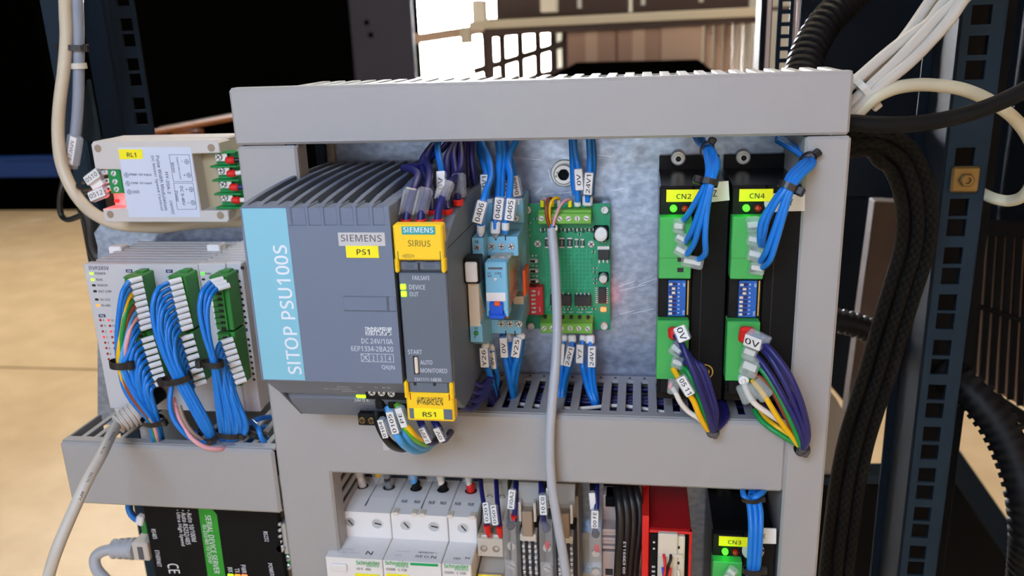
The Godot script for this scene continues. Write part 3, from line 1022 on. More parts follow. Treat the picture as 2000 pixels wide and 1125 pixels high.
	# galvanised plate behind the controller, and DIN rails
	var pl := thing("mounting_plate", "galvanised plate behind the speed control module and white controller", "mounting plate", V(-270, -160, -25))
	put(MB.new().prism([Vector2(-353.6,-115.5),Vector2(-343.6,-105.2),Vector2(-247.2,-105.6),Vector2(-266.6,-250.7),Vector2(-377.8,-254.6),Vector2(-352.8,-124.8)], Transform3D.IDENTITY, -27, -25, 0.3), "sheet", M["zinc"], pl)
	put(MB.new().bx(-346, -330, -27, -206, -225, -25.2, 0.2), "lower_sheet", M["zinc"], pl)
	put(MB.new().cyl(V(-308.4,-112.4,-25), FRONT, 2.6, 2.4, 12), "screw", M["black"], pl)
	for q in [[-176.0, 82.0, -112.0, 0.0, "DIN rail behind the power supply and relays"], [-330.0, -206.0, -162.0, -25.0, "DIN rail behind the white controller"], [-172.0, 20.0, -318.0, 0.0, "DIN rail behind the white breakers and terminals"]]:
		var dr := thing("din_rail", "steel " + q[4], "rail", V((q[0] + q[1]) / 2, q[2], q[3]))
		put(MB.new().bx(q[0], q[2] - 13, q[3], q[1] - (102 if q[1] == 82.0 else 0), q[2] + 13, q[3] + 1, 0.0), "web", M["steel"], dr)
		put(MB.new().bx(q[0], q[2] + 12, q[3], q[1] - (102 if q[1] == 82.0 else 0), q[2] + 17.5, q[3] + 7, 0.3).bx(q[0], q[2] - 17.5, q[3], q[1] - (102 if q[1] == 82.0 else 0), q[2] - 12, q[3] + 7, 0.3), "lips", M["steel"], dr)


func hose(label: String, pts: Array, r: float, m := "black") -> void:
	var o := thing("corrugated_conduit", label, "conduit", pts[0])
	put(MB.new().tube(pts, r, 16, 40, func(s): return r * (1.0 + 0.09 * signf(sin(s * TAU / (r * 0.55))))), "corrugated_wall", M[m], o)


func cables_and_hoses() -> void:
	# thick cables at left
	var c := thing("cable", "thick beige round cable curving down from the top left under the speed control module", "cable", V(-353.4,37,-40))
	put(MB.new().tube([V(-345.5,136.2,-60),V(-351.3,80.2,-50),V(-352.9,39.4,-40),V(-356.1,22.6,-40),V(-358.6,7.9,-40),V(-362.9,-11.9,-38),V(-368.6,-32.1,-36),V(-373.5,-50.2,-36),V(-374.1,-68.5,-34),V(-369.5,-84.4,-32),V(-361.7,-96.3,-30),V(-348.8,-103.3,-24),V(-334,-107.9,-20),V(-316,-109.5,-18),V(-299.1,-110,-18),V(-280.6,-107.9,-18),V(-259.7,-106.6,-18),V(-244.3,-106.9,-20)], 3.9, 16), "sheath", M["cable_beige"], c)
	var g := thing("cable", "grey blue round cable with a white marker beside the thick beige cable", "cable", V(-347.6,36.9,-44))
	put(MB.new().tube([V(-338.7,136.6,-64),V(-345.2,80.4,-54),V(-347.4,39.3,-44),V(-350.5,22.4,-44),V(-353.4,5.2,-44),V(-357.9,-17.5,-44),V(-362.1,-35.5,-44),V(-366.7,-51.3,-44),V(-371.2,-64.6,-44),V(-374.3,-75.4,-44)], 3.5, 16), "sheath", M["cable_slate"], g)
	put(MB.new().tube([V(-374.2,-74.8,-44),V(-374.3,-79.2,-42),V(-368.9,-83.7,-36),V(-361.2,-86.8,-30),V(-352.8,-87.5,-26)], 1.2, 8), "core", M["black_wire"], g)
	marker(g, V(-365.2,-54.5,-40), V(-371.7,-72.1,-40), 4.6, "MW28", FRONT, false, 2.2, "ink_soft")
	tie("black cable tie round the beige and grey cables at top left", V(-357.9,1.4,-42), V(0.06, 1, 0), 9.4, 4.6, "tie", 3.4, 0.02)
	tie("translucent cable tie round the grey cable at top left", V(-356.4,-10.1,-44), V(0, 1, 0), 4.3, 4.3, "tie_white", 3.6, 0.62)
	var lp := thing("cable", "thin black cable loop hanging beside the speed control module", "cable", V(-378.9,-77.7,-50))
	put(MB.new().tube([V(-385.9,-61,-60),V(-388.2,-78.5,-56),V(-390.6,-90.5,-52),V(-394.2,-100.4,-52),V(-394.8,-109,-52),V(-389.3,-111.8,-50),V(-382,-110.1,-50),V(-375.3,-107.3,-50)], 2.0, 10), "sheath", M["black_wire"], lp)

	# four white network cables over the right end of the top duct
	var names := ["topmost of the white cables fanning out at the top right", "second of the white cables fanning out at the top right", "third of the white cables fanning out at the top right", "lowest of the white cables fanning out at the top right"]
	var paths := [[V(150.3,14.9,-10),V(144.9,8.3,-8),V(134.7,-4.9,0),V(125.5,-14.4,8),V(115.6,-22.5,14),V(104.5,-29.2,20),V(96.2,-34.3,24)], [V(158,14.9,-4),V(149.1,7.3,0),V(141.7,-2.1,4),V(131,-8.4,10),V(119.4,-16.4,16),V(104.7,-27.8,24),V(94.7,-36.6,26)], [V(161.4,14.6,0),V(151.8,6.1,6),V(144.4,0.1,8),V(134.7,-9.1,14),V(123.4,-20,20),V(112.1,-29.7,26),V(100.6,-40.2,28),V(94.9,-45,28)], [V(162.3,14.9,4),V(154.1,7.1,10),V(148.6,-1.3,12),V(139,-11.6,16),V(128.8,-20.7,22),V(116.3,-29.7,28),V(106,-39.6,30),V(96.1,-49.8,30)]]
	for i in 4:
		var o := thing("network_cable", names[i], "cable", paths[i][2])
		put(MB.new().tube([paths[i][0] + (paths[i][0] - paths[i][1]).normalized() * 190.0, paths[i][0] + (paths[i][0] - paths[i][1]).normalized() * 60.0] + paths[i], 2.9, 14), "sheath", M["cable_white"], o)
	tie("pale translucent tie holding the white cables at the duct's right end", V(109.1,-33.5,26), V(117.7,-26.2,26) - V(101.1,-41,26), 8.6, 5.6, "tie_white", 3.4, 0.95)
	var lc := thing("cable", "cream cable looping right from the white cables and out of the picture", "cable", V(112.8,-36.1,30))
	put(MB.new().tube([V(104.6,-43.8,30),V(109.5,-38.4,30),V(113.9,-34.9,30),V(122.9,-31.8,26),V(133.9,-31,20),V(145.3,-31.9,14),V(159.4,-34.5,8),V(174.9,-40.5,0),V(189.2,-49.1,-6),V(200.2,-59.1,-12),V(209.4,-71,-20),V(215.3,-85.1,-30),V(215.7,-97.6,-40),V(212.8,-102.9,-50),V(206.8,-102.8,-56),V(204.7,-102.1,-70),V(209.6,-103.9,-100),V(231.9,-117.5,-180),V(273.4,-145.8,-300)], 3.3, 14), "sheath", M["cable_cream"], lc)
	var bc := thing("cable", "black rubber cable sweeping right below the cream cable loop", "cable", V(100.2,-46.6,40))
	put(MB.new().tube([V(91,-46.6,36),V(100.2,-46.6,40),V(111.3,-47.6,40),V(125.7,-48.1,38),V(137.7,-47.3,36),V(149.6,-45.4,34),V(161.3,-42.2,32),V(170.7,-38.8,30),V(180.9,-34,28),V(189,-29.4,26),V(208.3,-21.1,10),V(241.5,-10.7,-40),V(267.9,14.9,-90)], 4.0, 14), "sheath", M["black_matte"], bc)
	# braided hoses: a bunch of four
	var w := ["outermost of the black braided hoses at right", "second black braided hose from the outside at right", "third black braided hose from the outside at right", "innermost of the black braided hoses at right"]
	for i in 4:
		var o := thing("braided_hose", w[i], "hose", V(110,-57.3,0))
		var path := [V(101.6,-56.5,6), V(109.6,-56.6,4), V(120.7,-56.7,0), V(132.1,-58.9,-4), V(143.5,-66.6,-10), V(153.1,-80.7,-16), V(159.9,-97.4,-22), V(163.2,-114.2,-26), V(163.7,-131.7,-30), V(160.7,-153.1,-32), V(157.7,-177,-36), V(154.1,-206.9,-40), V(149.4,-233.9,-42), V(145.6,-260.1,-44), V(142.9,-289.8,-44), V(141.8,-318.5,-44), V(141,-348,-44), V(141.2,-372.2,-44)]
		var out := []
		for k in path.size():
			var tg: Vector3 = (path[mini(k + 1, path.size() - 1)] - path[maxi(k - 1, 0)]).normalized()
			out.append(path[k] + V(tg.y, -tg.x, 0) * [0.0, 7.6, 15.2, 7.6][i] * (0.6 if k < 3 else 1.0) + V(0, 0, [0.0, 1.5, 0.0, -7.8][i]))
		put(MB.new().tube(out, 3.8, 14), "sleeve", M["braid"], o)
	hose("black corrugated conduit arching up behind the right end of the top duct", [V(97,-31.1,-80),V(101.1,-21.1,-90),V(106.9,-10.8,-100),V(115,-0.4,-110),V(124.9,8.6,-120),V(137.2,19.2,-130),V(149.7,28.4,-140),V(177,44.2,-200),V(215.3,67.4,-320)], 10.0)
	hose("short black corrugated conduit emerging behind the right post", [V(100.2,-195.6,-110),V(118.8,-192.5,-100),V(130.7,-194.2,-100),V(144.3,-197.3,-100),V(158.1,-203,-100),V(168.6,-209.7,-100),V(186.2,-225.4,-110),V(203.5,-241.3,-112)], 8.0)
	hose("ribbed black corrugated conduit curving down at the lower right edge", [V(208.9,-234.5,-110),V(217.8,-239.6,-100),V(228.3,-248.1,-90),V(239.4,-263.6,-80),V(247.4,-282.6,-70),V(252.5,-305,-60),V(258.1,-335.6,-60),V(269.9,-389.6,-80)], 12.0)
	var dk := thing("black_cable", "black cable hanging beside the left post under the beige cable", "cable", V(-364.7,-99.7,-40))
	put(MB.new().tube([V(-373,-102.2,-46),V(-369.7,-112.1,-46),V(-370.9,-126.5,-46),V(-369.6,-135.2,-46),V(-365.8,-139.5,-46)], 4.6, 10), "sheath", M["black_wire"], dk)


func print_on(parent: Node, called: String, m: String, items: Array, nrm := FRONT, heavy := false) -> void:
	var mb := MB.new()
	for t in items:
		txt(mb, t[0], t[1], t[2], t[3], nrm, heavy)
	put(mb, called, M[m], parent)


func power_supply() -> void:
	var p := thing("power_supply", "large blue grey power supply with teal stripe and yellow PS1 label", "power supply", V(-141, -188, 7))
	var X := Transform3D(Basis(V(0, 0, 1), V(0, 1, 0), V(-1, 0, 0)), Vector3.ZERO)   # profile (z, y) drawn along -x
	# body behind, front cover with its sloping and notched foot
	put(MB.new().prism([Vector2(7, -187.4), Vector2(7, -77), Vector2(110, -77), Vector2(110, -153), Vector2(96, -168), Vector2(80, -187.4)], X, 175.2, 107.5, 0.4), "body", M["psu_dark"], p)
	var cover := MB.new()
	cover.prism([Vector2(106, -77.9), Vector2(122, -77.9), Vector2(122, -152.5), Vector2(118.5, -154.4), Vector2(104, -166.8), Vector2(98, -167.2), Vector2(98, -172), Vector2(94.5, -176.5), Vector2(83, -188.2), Vector2(60, -188.2), Vector2(60, -150), Vector2(106, -140)], X, 175.8, 107.0)
	put(cover, "front_cover", M["psu"], p)
	put(MB.new().prism([Vector2(70, -160), Vector2(104.2, -166.6), Vector2(83, -188.3), Vector2(60, -188.3)], X, 175.9, 174.6), "foot_cheek", M["psu_dark"], p)
	# band with the six sunk fields between the rib ends
	var fields := [[-151.7, -145.6], [-144.0, -138.4], [-136.8, -131.1], [-129.4, -123.8], [-121.8, -116.4], [-114.5, -109.7]]
	var band := MB.new().bx(-175.8, -78.2, 108, -151.7, -69.5, 122, 0.5)
	for i in 6:
		band.bx(fields[i][1], -78.2, 108, (fields[i + 1][0] if i < 5 else -107.0), -69.5, 122, 0.35)
	put(band, "front_band", M["psu"], p)
	for f in fields:
		put(MB.new().bx(f[0] - 0.3, -78, 110, f[1] + 0.3, -70.2, 121.45, 0.2), "sunk_field", M["psu"], p)
	# ribs over the vents
	var prof := [Vector2(5, -82), Vector2(5, -66.6), Vector2(30, -65.8), Vector2(55, -65.6), Vector2(75, -66.0), Vector2(92, -66.7), Vector2(106, -67.6), Vector2(116, -68.6), Vector2(120.6, -69.7), Vector2(120.6, -80), Vector2(108, -82)]
	for x in [-175.8, -168.6, -161.4, -154.0, -146.8, -139.4, -132.0, -124.6, -117.2]:
		put(MB.new().prism(prof, X, -x, -x - 2.1, 0.3), "rib", M["psu"], p)
	var flank := [Vector2(5, -90), Vector2(5, -67.4), Vector2(55, -66.6), Vector2(80, -69.0), Vector2(106, -69.2), Vector2(118, -69.8), Vector2(118, -90)]
	put(MB.new().prism(flank, X, 112.6, 107.2, 0.4), "vent_flank", M["psu"], p)
	for q in [[28.0, -69.4], [58.0, -69.0], [88.0, -70.2]]:
		put(MB.new().bx(-175, q[1] - 1.2, q[0], -113, q[1], q[0] + 3.4, 0.2), "vent_bar", M["psu_dark"], p)
	var bits := MB.new()
	for q in [V(-138.2,-70.7,100), V(-129,-70.9,112), V(-130.7,-70.7,98), V(-122.3,-70.4,104), V(-122.4,-69.9,100), V(-151.5,-69.8,104), V(-151.1,-70.8,112)]:
		bits.cyl(q + V(0, -8, 0), UPW, 1.1, 4.6, 10)
	put(bits, "capacitor_tops", M["potting"], p)
	# teal stripe and lettering
	put(MB.new().bx(-174.6, -152, 121.9, -154.0, -70.1, 122.12, 0.0), "teal_stripe", M["teal"], p)
	print_on(p, "model_lettering", "white_print", [["SITOP PSU100S", V(-158.6, -149.0, 122.1), V(-158.9, -86.8, 122.1), 6.6]])
	var bp := put(MB.new().bx(-131.2, -87.2, 121.9, -109.8, -81.1, 122.3, 0.15), "brand_plate", M["plate"], p)
	print_on(bp, "brand_lettering", "ink_soft", [["SIEMENS", V(-129.9,-83.5,122.3), V(-111.3,-83.7,122.3), 3.1]], FRONT, true)
	var yl := put(MB.new().bx(-128.2, -92.6, 121.9, -113.2, -87.0, 122.35, 0.15), "yellow_label", M["label_yellow"], p)
	print_on(yl, "label_lettering", "ink", [["PS1", V(-123.2,-89.8,122.4), V(-117.2,-89.9,122.4), 2.5]])
	# latch cover
	var lx0 := -131.7
	var lx1 := -107.3
	put(MB.new().bx(lx0, -117.2, 121, lx1 - 4, -110.6, 122.3, 0.3).bx(lx1 - 3.2, -117.4, 121, lx1, -110.4, 122.2, 0.3), "latch_cover", M["psu"], p)
	put(MB.new().bx(lx0, -117.7, 121.9, lx1, -117.25, 122.1, 0).bx(lx0, -110.55, 121.9, lx1 - 2, -110.3, 122.1, 0).bx(lx1 - 4, -117.4, 121.9, lx1 - 3.2, -110.4, 122.08, 0), "latch_gap", M["psu_dark"], p)
	put(MB.new().bx(-122.6, -129, 121.9, -110.2, -125, 122.15, 0), "matrix_print", M["speckle"], p)
	print_on(p, "rating_lettering", "grey_print", [["DC 24V/10A", V(-124.9,-131.8,122), V(-110.1,-131.9,122), 2.5], ["6EP1334-2BA20", V(-130.3,-135.6,122), V(-110.2,-135.6,122), 2.5], ["2", V(-120.5,-140.2,122), V(-119.4,-140.2,122), 2.4], ["3", V(-116.6,-140.2,122), V(-115.5,-140.2,122), 2.4], ["4", V(-112.8,-140.1,122), V(-111.6,-140.1,122), 2.4], ["1", V(-124.1,-140,122), V(-123.4,-140,122), 2.0], ["Q6JN", V(-116.4,-144.6,122), V(-110.2,-144.8,122), 2.4]])
	var grid := MB.new()
	var g0 := V(-125.7,-138.1,122.1)
	var g1 := V(-110.4,-141.9,122.1)
	for i in 5:
		var x := g0.x + (g1.x - g0.x) * i / 4.0
		grid.bx(x - 0.12, g1.y, 122, x + 0.12, g0.y, 122.1, 0)
	grid.bx(g0.x, g0.y - 0.12, 122, g1.x, g0.y + 0.12, 122.1, 0).bx(g0.x, g1.y - 0.12, 122, g1.x, g1.y + 0.12, 122.1, 0)
	var qw := (g1.x - g0.x) / 4
	grid.bar(V(g0.x, g0.y, 122.05), V(g0.x + qw, g1.y, 122.05), 0.26, 0.1, 0).bar(V(g0.x, g1.y, 122.05), V(g0.x + qw, g0.y, 122.05), 0.26, 0.1, 0)
	put(grid, "revision_boxes", M["grey_print"], p)
	# sloping foot: small print, led, terminal blocks
	var sl := V(0, -0.757, 0.653)
	print_on(p, "input_lettering", "grey_print", [["INPUT", V(-141.5, -158.0, 115), V(-135.5, -158.0, 115), 1.3], ["L1", V(-131, -157.6, 115.4), V(-129.3, -157.6, 115.4), 1.2], ["N", V(-122.8, -157.6, 115.4), V(-121.6, -157.6, 115.4), 1.2], ["PE", V(-119, -157.6, 115.4), V(-115, -157.6, 115.4), 1.2], ["AC 120/230V", V(-149.5, -160.4, 112.2), V(-135.5, -160.4, 112.2), 1.3], ["50/60Hz", V(-141.5, -162.6, 109.6), V(-134, -162.6, 109.6), 1.3]], V(0, -0.653, 0.757))
	print_on(p, "output_lettering", "grey_print", [["24V O.K.", V(-140,-172.5,98.2), V(-131.9,-172.2,98.2), 1.7]])
	put(MB.new().box(V(-135.3,-169.6,99), V(6.0, 1.8, 2.4), 0.4), "status_led", M["led_lime"], p)
	var t3 := put(MB.new().prism([Vector2(84, -160.2), Vector2(108, -160.2), Vector2(108, -167.2), Vector2(84, -170)], X, 130.3, 109.5, 0.4), "terminal_block", M["black"], p)
	for e in [V(-126.9,-163.3,108), V(-122.1,-163.4,108), V(-117.3,-163.7,108)]:
		screw(t3, e, FRONT, 1.9, true, 0.3 + e.x)
	for i in 4:
		put(MB.new().bx(-129.6 + i * 6.3, -177.5, 88, -125.2 + i * 6.3, -169, 98 - i, 0.8), "clamp_sleeve", M["black"], t3)
	var t2 := put(MB.new().bx(-141.4, -189.4, 62, -128.6, -182.9, 92, 0.4), "terminal_block", M["black"], p)
	for e in [V(-139.1,-186.4,92), V(-134.2,-186.4,92)]:
		screw(t2, e, FRONT, 1.9, true, 0.9 + e.x, "brass")
	print_on(p, "terminal_lettering", "ink", [["+ + - -", V(-140, -180.2, 92.4), V(-130, -180.2, 92.4), 1.4]], V(0, -0.71, 0.71))
	# wires that hang from the input terminals and run back into the duct
	var w := wire("black wire with white 0104 marker hanging below the power supply", "", [V(-131,-182.1,92),V(-130.4,-184,94),V(-127.8,-187.5,98),V(-124.9,-193.8,98),V(-123.4,-200.4,92),V(-122.1,-206.9,82),V(-120.7,-212.3,68),V(-120.1,-215.9,54),V(-120.7,-218.3,44)], 2.2, "black_wire")
	marker(w, V(-124.3,-191.4,99.5), V(-126.6,-181.5,99.5), 3.1, "0104", V(-0.1, 0.1, 1))
	put(MB.new().bar(V(-127,-195.9,94), V(-127.1,-202,94), 3.4, 0.8, 0.3), "sleeve_end", M["plastic"], w)
	w = wire("light blue wire with white 0105 marker hanging below the power supply", "", [V(-124,-177.4,94),V(-122.8,-180.4,96),V(-120,-186.2,100),V(-117.6,-192.5,100),V(-116,-199.5,94),V(-114,-205.8,86),V(-112.5,-212,72),V(-112.7,-216.4,56),V(-114.5,-219.9,44)], 2.1, "light_blue")
	marker(w, V(-118.1,-187.6,102), V(-120.6,-175.9,102), 3.9, "0105", V(-0.1, 0.1, 1))
	wire("light blue wire without marker beside the 0105 wire, below the power supply", "", [V(-121.8,-179.5,92),V(-119.7,-183.6,94),V(-116.6,-188.4,97),V(-114.6,-193.2,96),V(-113.7,-199.8,90),V(-112.3,-205.9,82),V(-111.3,-210.9,70),V(-110.9,-215,56),V(-112.7,-218,44)], 2.1, "light_blue")
	w = wire("green and yellow earth wire with white PE marker below the power supply", "", [V(-118.4,-174.8,96),V(-116.4,-178.8,99),V(-113.4,-183.8,102),V(-111.1,-188.2,101),V(-109.8,-194.7,95),V(-108.3,-201.3,86),V(-107.2,-205.5,76),V(-108.1,-211,62),V(-109.9,-215,48)], 2.1, "lime_wire")
	put(MB.new().tube([V(-112.7,-183.1,102.9),V(-110.4,-187,102),V(-109.1,-193.6,96),V(-107.8,-200.2,87),V(-106.9,-204.6,77)], 1.55, 8), "yellow_stripe", M["yellow_wire"], w)
	marker(w, V(-113.1,-183.4,103), V(-115.7,-173.2,103), 3.6, "PE", V(-0.1, 0.1, 1))
	wire("short red wire showing between the light blue and the earth wire", "", [V(-118.1,-188.3,90),V(-116.6,-191.3,91),V(-115.6,-195,90),V(-114.6,-200.9,84)], 1.6, "red")
	w = wire("dark blue wire with white 24V1 marker under the safety relay's yellow cover", "", [V(-110.5,-188.7,86),V(-108.4,-189.1,90),V(-105.9,-192.9,92),V(-105.5,-199.7,88),V(-105.6,-207.2,70),V(-107.2,-212.9,52)], 1.9, "navy")
	marker(w, V(-104.4,-197,92.5), V(-107.8,-188.8,92.5), 3.4, "24V1", V(-0.1, 0.1, 1), false, 1.25, "ink_soft")
	w = wire("dark blue wire with white 0V marker right of the 24V1 wire, below the yellow cover", "", [V(-103,-188.5,86),V(-100.9,-188.4,90),V(-98.7,-192.3,91),V(-98.7,-198.8,86),V(-99.9,-204.5,70),V(-102.1,-210.1,52)], 1.9, "navy")
	marker(w, V(-97.3,-196.4,91.5), V(-100.4,-189,91.5), 3.4, "0V", V(-0.1, 0.1, 1), false, 1.25, "ink_soft")


func safety_relay() -> void:
	var p := thing("safety_relay", "slim grey safety relay with yellow terminal covers and yellow RS1 label", "relay", V(-94, -168, 20))
	var X := Transform3D(Basis(V(0, 0, 1), V(0, 1, 0), V(-1, 0, 0)), Vector3.ZERO)
	put(MB.new().prism([Vector2(20, -168), Vector2(20, -75.6), Vector2(70, -75.6), Vector2(98, -78.4), Vector2(119, -86), Vector2(119, -160), Vector2(100, -174), Vector2(60, -176)], X, 105.6, 83.2, 0.3), "body", M["sirius"], p)
	put(MB.new().bx(-103, -150, 2, -96, -100, 22, 0.5), "rail_foot", M["sirius"], p)
	var vents := MB.new()
	for i in 6:
		vents.bx(-100 + i * 2.6, -75.65, 24, -98.6 + i * 2.6, -75.5, 46, 0)
	put(vents, "vent_slots", M["dark"], p)
	put(MB.new().bar(V(-83.1, -89.2, 118), V(-83.1, -92.0, 30), 0.25, 0.3, 0, V(1, 0, 0)), "seam", M["dark"], p)
	put(MB.new().bx(-105.2, -152, 117, -83.6, -99.6, 121.6, 0.5), "front_plate", M["sirius"], p)
	# terminal steps with red ferrules and dark blue wires (upper side)
	put(MB.new().bx(-105, -86, 90, -83.8, -80.4, 104, 0.5).bx(-105, -84, 70, -83.6, -77.6, 92, 0.5), "terminal_step", M["psu_dark"], p)
	# upper yellow cover
	var uc := put(MB.new().bx(-106.0, -93.6, 116, -83.9, -77.6, 122.6, 0.7), "terminal_cover", M["yellow"], p)
	put(MB.new().bx(-106.4, -99.4, 117, -104.5, -92.6, 122.8, 0.7).bx(-85.4, -99.4, 117, -83.5, -92.6, 122.8, 0.7), "hinge_arm", M["yellow"], uc)
	put(MB.new().bx(-104.6, -93.4, 122.4, -104.2, -89.4, 122.7, 0).bx(-85.6, -93.4, 122.4, -85.2, -89.4, 122.7, 0), "hinge_slot", M["ink_olive"], uc)
	put(MB.new().bx(-101.9, -81.9, 122.5, -87, -78.3, 122.9, 0.1), "brand_plate", M["teal_brand"], uc)
	print_on(uc, "brand_lettering", "white_print", [["SIEMENS", V(-101.1,-79.7,122.9), V(-87.8,-79.9,122.9), 2.3]], FRONT, true)
	print_on(uc, "series_lettering", "ink_olive", [["SIRIUS", V(-99.5,-85.8,122.6), V(-89.5,-86,122.6), 2.8], ["×E02×", V(-102.5,-91.5,122.6), V(-97,-91.5,122.6), 1.7]])
	# recessed latch below it
	put(MB.new().bx(-104.4, -98.9, 118, -85.4, -94.6, 121.2, 0.9), "latch", M["sirius"], p)
	put(MB.new().bx(-102.0, -97.6, 121, -98, -95.8, 121.3, 0).bx(-93.6, -97.6, 121, -88.6, -95.8, 121.3, 0), "latch_window", M["psu_dark"], p)
	put(MB.new().bx(-96.2, -98.4, 121, -95.2, -94.9, 121.4, 0).bx(-101, -94.4, 120, -97.6, -93.4, 121.5, 0).bx(-93, -94.4, 120, -89, -93.4, 121.5, 0), "latch_slot", M["dark"], p)
	print_on(p, "front_lettering", "grey_print", [["FAILSAFE", V(-98.9,-101.8,121.6), V(-91.1,-101.8,121.6), 1.9], ["DEVICE", V(-100.7,-106,121.6), V(-93.4,-106.1,121.6), 2.1], ["OUT", V(-100.7,-109.3,121.6), V(-96.7,-109.4,121.6), 2.1], ["START", V(-103.5,-136.9,121.6), V(-96.9,-136.8,121.6), 2.1], ["AUTO", V(-98.1,-141.9,121.6), V(-92.4,-141.8,121.6), 2.1], ["MONITORED", V(-98.2,-145.8,121.6), V(-85.7,-145.8,121.6), 2.1], ["3SK1111-1AB30", V(-101.4,-150.3,121.6), V(-88.8,-150.2,121.6), 1.7]])
	for e in [V(-103.4,-105.9,121.8), V(-103.3,-109.2,121.8)]:
		put(MB.new().box(e, V(2.5, 2.5, 1.2), 0.25), "status_led", M["led_lime"], p)
	put(MB.new().bx(-101.4, -147.8, 121, -98.8, -138.8, 121.75, 0.1), "switch_recess", M["dark"], p)
	put(MB.new().bx(-100.6, -147.1, 121, -99, -139.2, 122.8, 0.4), "slide_switch", M["cream"], p)
	# lower yellow cover
	put(MB.new().bx(-104.6, -157.6, 112, -85.6, -151.6, 120.8, 0.8), "lower_latch", M["sirius"], p)
	for x in [-101.5, -92.3]:
		put(MB.new().bx(x - 0.7, -153.6, 120.5, x + 0.7, -151.9, 121, 0), "latch_slot", M["dark"], p)
	var lc := put(MB.new().bx(-106.2, -171.4, 114, -83.7, -157.2, 121.4, 0.7), "terminal_cover", M["yellow"], p)
	put(MB.new().bx(-106.6, -160, 116, -104.7, -151.4, 122.4, 0.7).bx(-85.3, -160, 116, -83.4, -151.4, 122.4, 0.7), "hinge_arm", M["yellow"], lc)
	put(MB.new().bx(-104.2, -160.6, 121, -103.8, -157.4, 121.6, 0).bx(-85.8, -160.6, 121, -85.4, -157.4, 121.6, 0), "hinge_slot", M["red_dark"], lc)
	put(MB.new().bx(-101, -163, 121.3, -88.7, -159.2, 121.6, 0), "matrix_print", M["speckle_yellow"], lc)
	put(MB.new().bx(-105.0, -170.2, 121.2, -84.6, -165.0, 121.55, 0.1), "label_field", M["sirius"], lc)
	put(MB.new().bx(-102.8, -170.1, 121.3, -88.6, -164.8, 121.85, 0.15), "yellow_label", M["label_yellow"], lc)
	print_on(lc, "label_lettering", "ink", [["RS1", V(-98.6,-167.7,121.9), V(-92.3,-167.6,121.9), 2.4]])
	# six wires entering from above
	var tops := [[V(-103.8,-79.2,108), V(-103.2,-74.3,106), V(-101.8,-66.7,100), V(-102.8,-61.5,86), V(-111.7,-61.4,70), V(-117,-62.5,60)], [V(-97,-79.2,108), V(-96.7,-74.3,106), V(-96,-67.7,98), V(-99.6,-61.8,76), V(-107.1,-59.3,52), V(-106.7,-54.5,36), V(-105,-51.7,30)], [V(-89.3,-79.2,108), V(-89.1,-74.6,105), V(-88,-69.3,100), V(-88.2,-66.5,84), V(-88.5,-65.2,60), V(-90.8,-59.6,42), V(-93.6,-53.1,32)], [V(-94.9,-77.4,96), V(-95.7,-74.6,92), V(-98.7,-69.1,80), V(-105.8,-65.4,62), V(-110.9,-61.6,46), V(-109.9,-57.3,36), V(-106.6,-53.2,30)], [V(-87.4,-77.1,96), V(-88.5,-74.7,92), V(-90.7,-69.5,78), V(-95,-64.4,60), V(-98,-59.9,44), V(-96.6,-54.2,34), V(-96.2,-51.2,30)], [V(-84.8,-75,84), V(-85.7,-72.5,80), V(-88.4,-68.6,68), V(-92.5,-63.7,52), V(-95.5,-58.4,40), V(-95.1,-53.1,32)]]
	var names := ["dark blue wire in the leftmost front red terminal of the safety relay", "dark blue wire in the second front red terminal of the safety relay", "dark blue wire in the third front red terminal, under the tilted clear sleeve", "dark blue wire in the left rear red terminal of the safety relay", "dark blue wire in the middle rear red terminal of the safety relay", "dark blue wire in the rearmost right red terminal of the safety relay"]
	for i in 6:
		var t: Array = tops[i]
		var w := wire(names[i], "", t, 1.75, "navy")
		put(MB.new().lathe(t[0] - V(0, 2, 0), UPW, [Vector2(1.6, 0), Vector2(2.5, 0.2), Vector2(2.7, 2.6), Vector2(2.5, 3.0), Vector2(1.9, 3.0)], 16), "red_collar", M["red"], w)
	for q in [[V(-103.8,-76,107), V(-102.1,-65.6,101)], [V(-97.5,-76,107), V(-96,-66,99)], [V(-88.2,-69.6,102), V(-87.3,-64.5,92)], [V(-84.6,-72.9,81), V(-87.6,-65.6,66)]]:
		var o := thing("marker_sleeve", ["clear empty marker sleeve on the leftmost front wire of the safety relay", "clear empty marker sleeve on the second front wire of the safety relay", "clear tilted marker sleeve on the third front wire of the safety relay", "clear marker sleeve on the rear right wire of the safety relay"][used.get("marker_sleeve", -1) + 1], "wire marker", (q[0] + q[1]) / 2)
		put(MB.new().bar(q[0], q[1], 7.0, 4.6, 1.2, V(0.2, 0.3, 1)), "sleeve", M["plastic"], o)
		put(MB.new().bar(q[0] + V(-2.6, 0, 2.4), q[1] + V(-2.6, 0, 2.4), 0.8, 0.5, 0.2, V(0.2, 0.3, 1)), "edge_rib", M["plastic"], o)
	var b := wire("blue wire with white marker card behind the dark blue wires of the safety relay", "", [V(-94.5,-69.8,76),V(-97.1,-64.1,62),V(-101.3,-59.3,48),V(-104.1,-54.3,38),V(-103.8,-51.5,32)], 1.75, "blue")
	marker(b, V(-94.1,-74.1,78), V(-94.8,-62.9,72), 4.2, "0V", V(0, 0.2, 1), false)
	wire("dark blue wire behind the sleeves, running left to the power supply's top", "", [V(-117.5,-62.4,58),V(-112.4,-62.5,56),V(-108.9,-62.7,50),V(-105.6,-59,42),V(-101.7,-56,36),V(-99.1,-51.8,30)], 1.75, "navy")
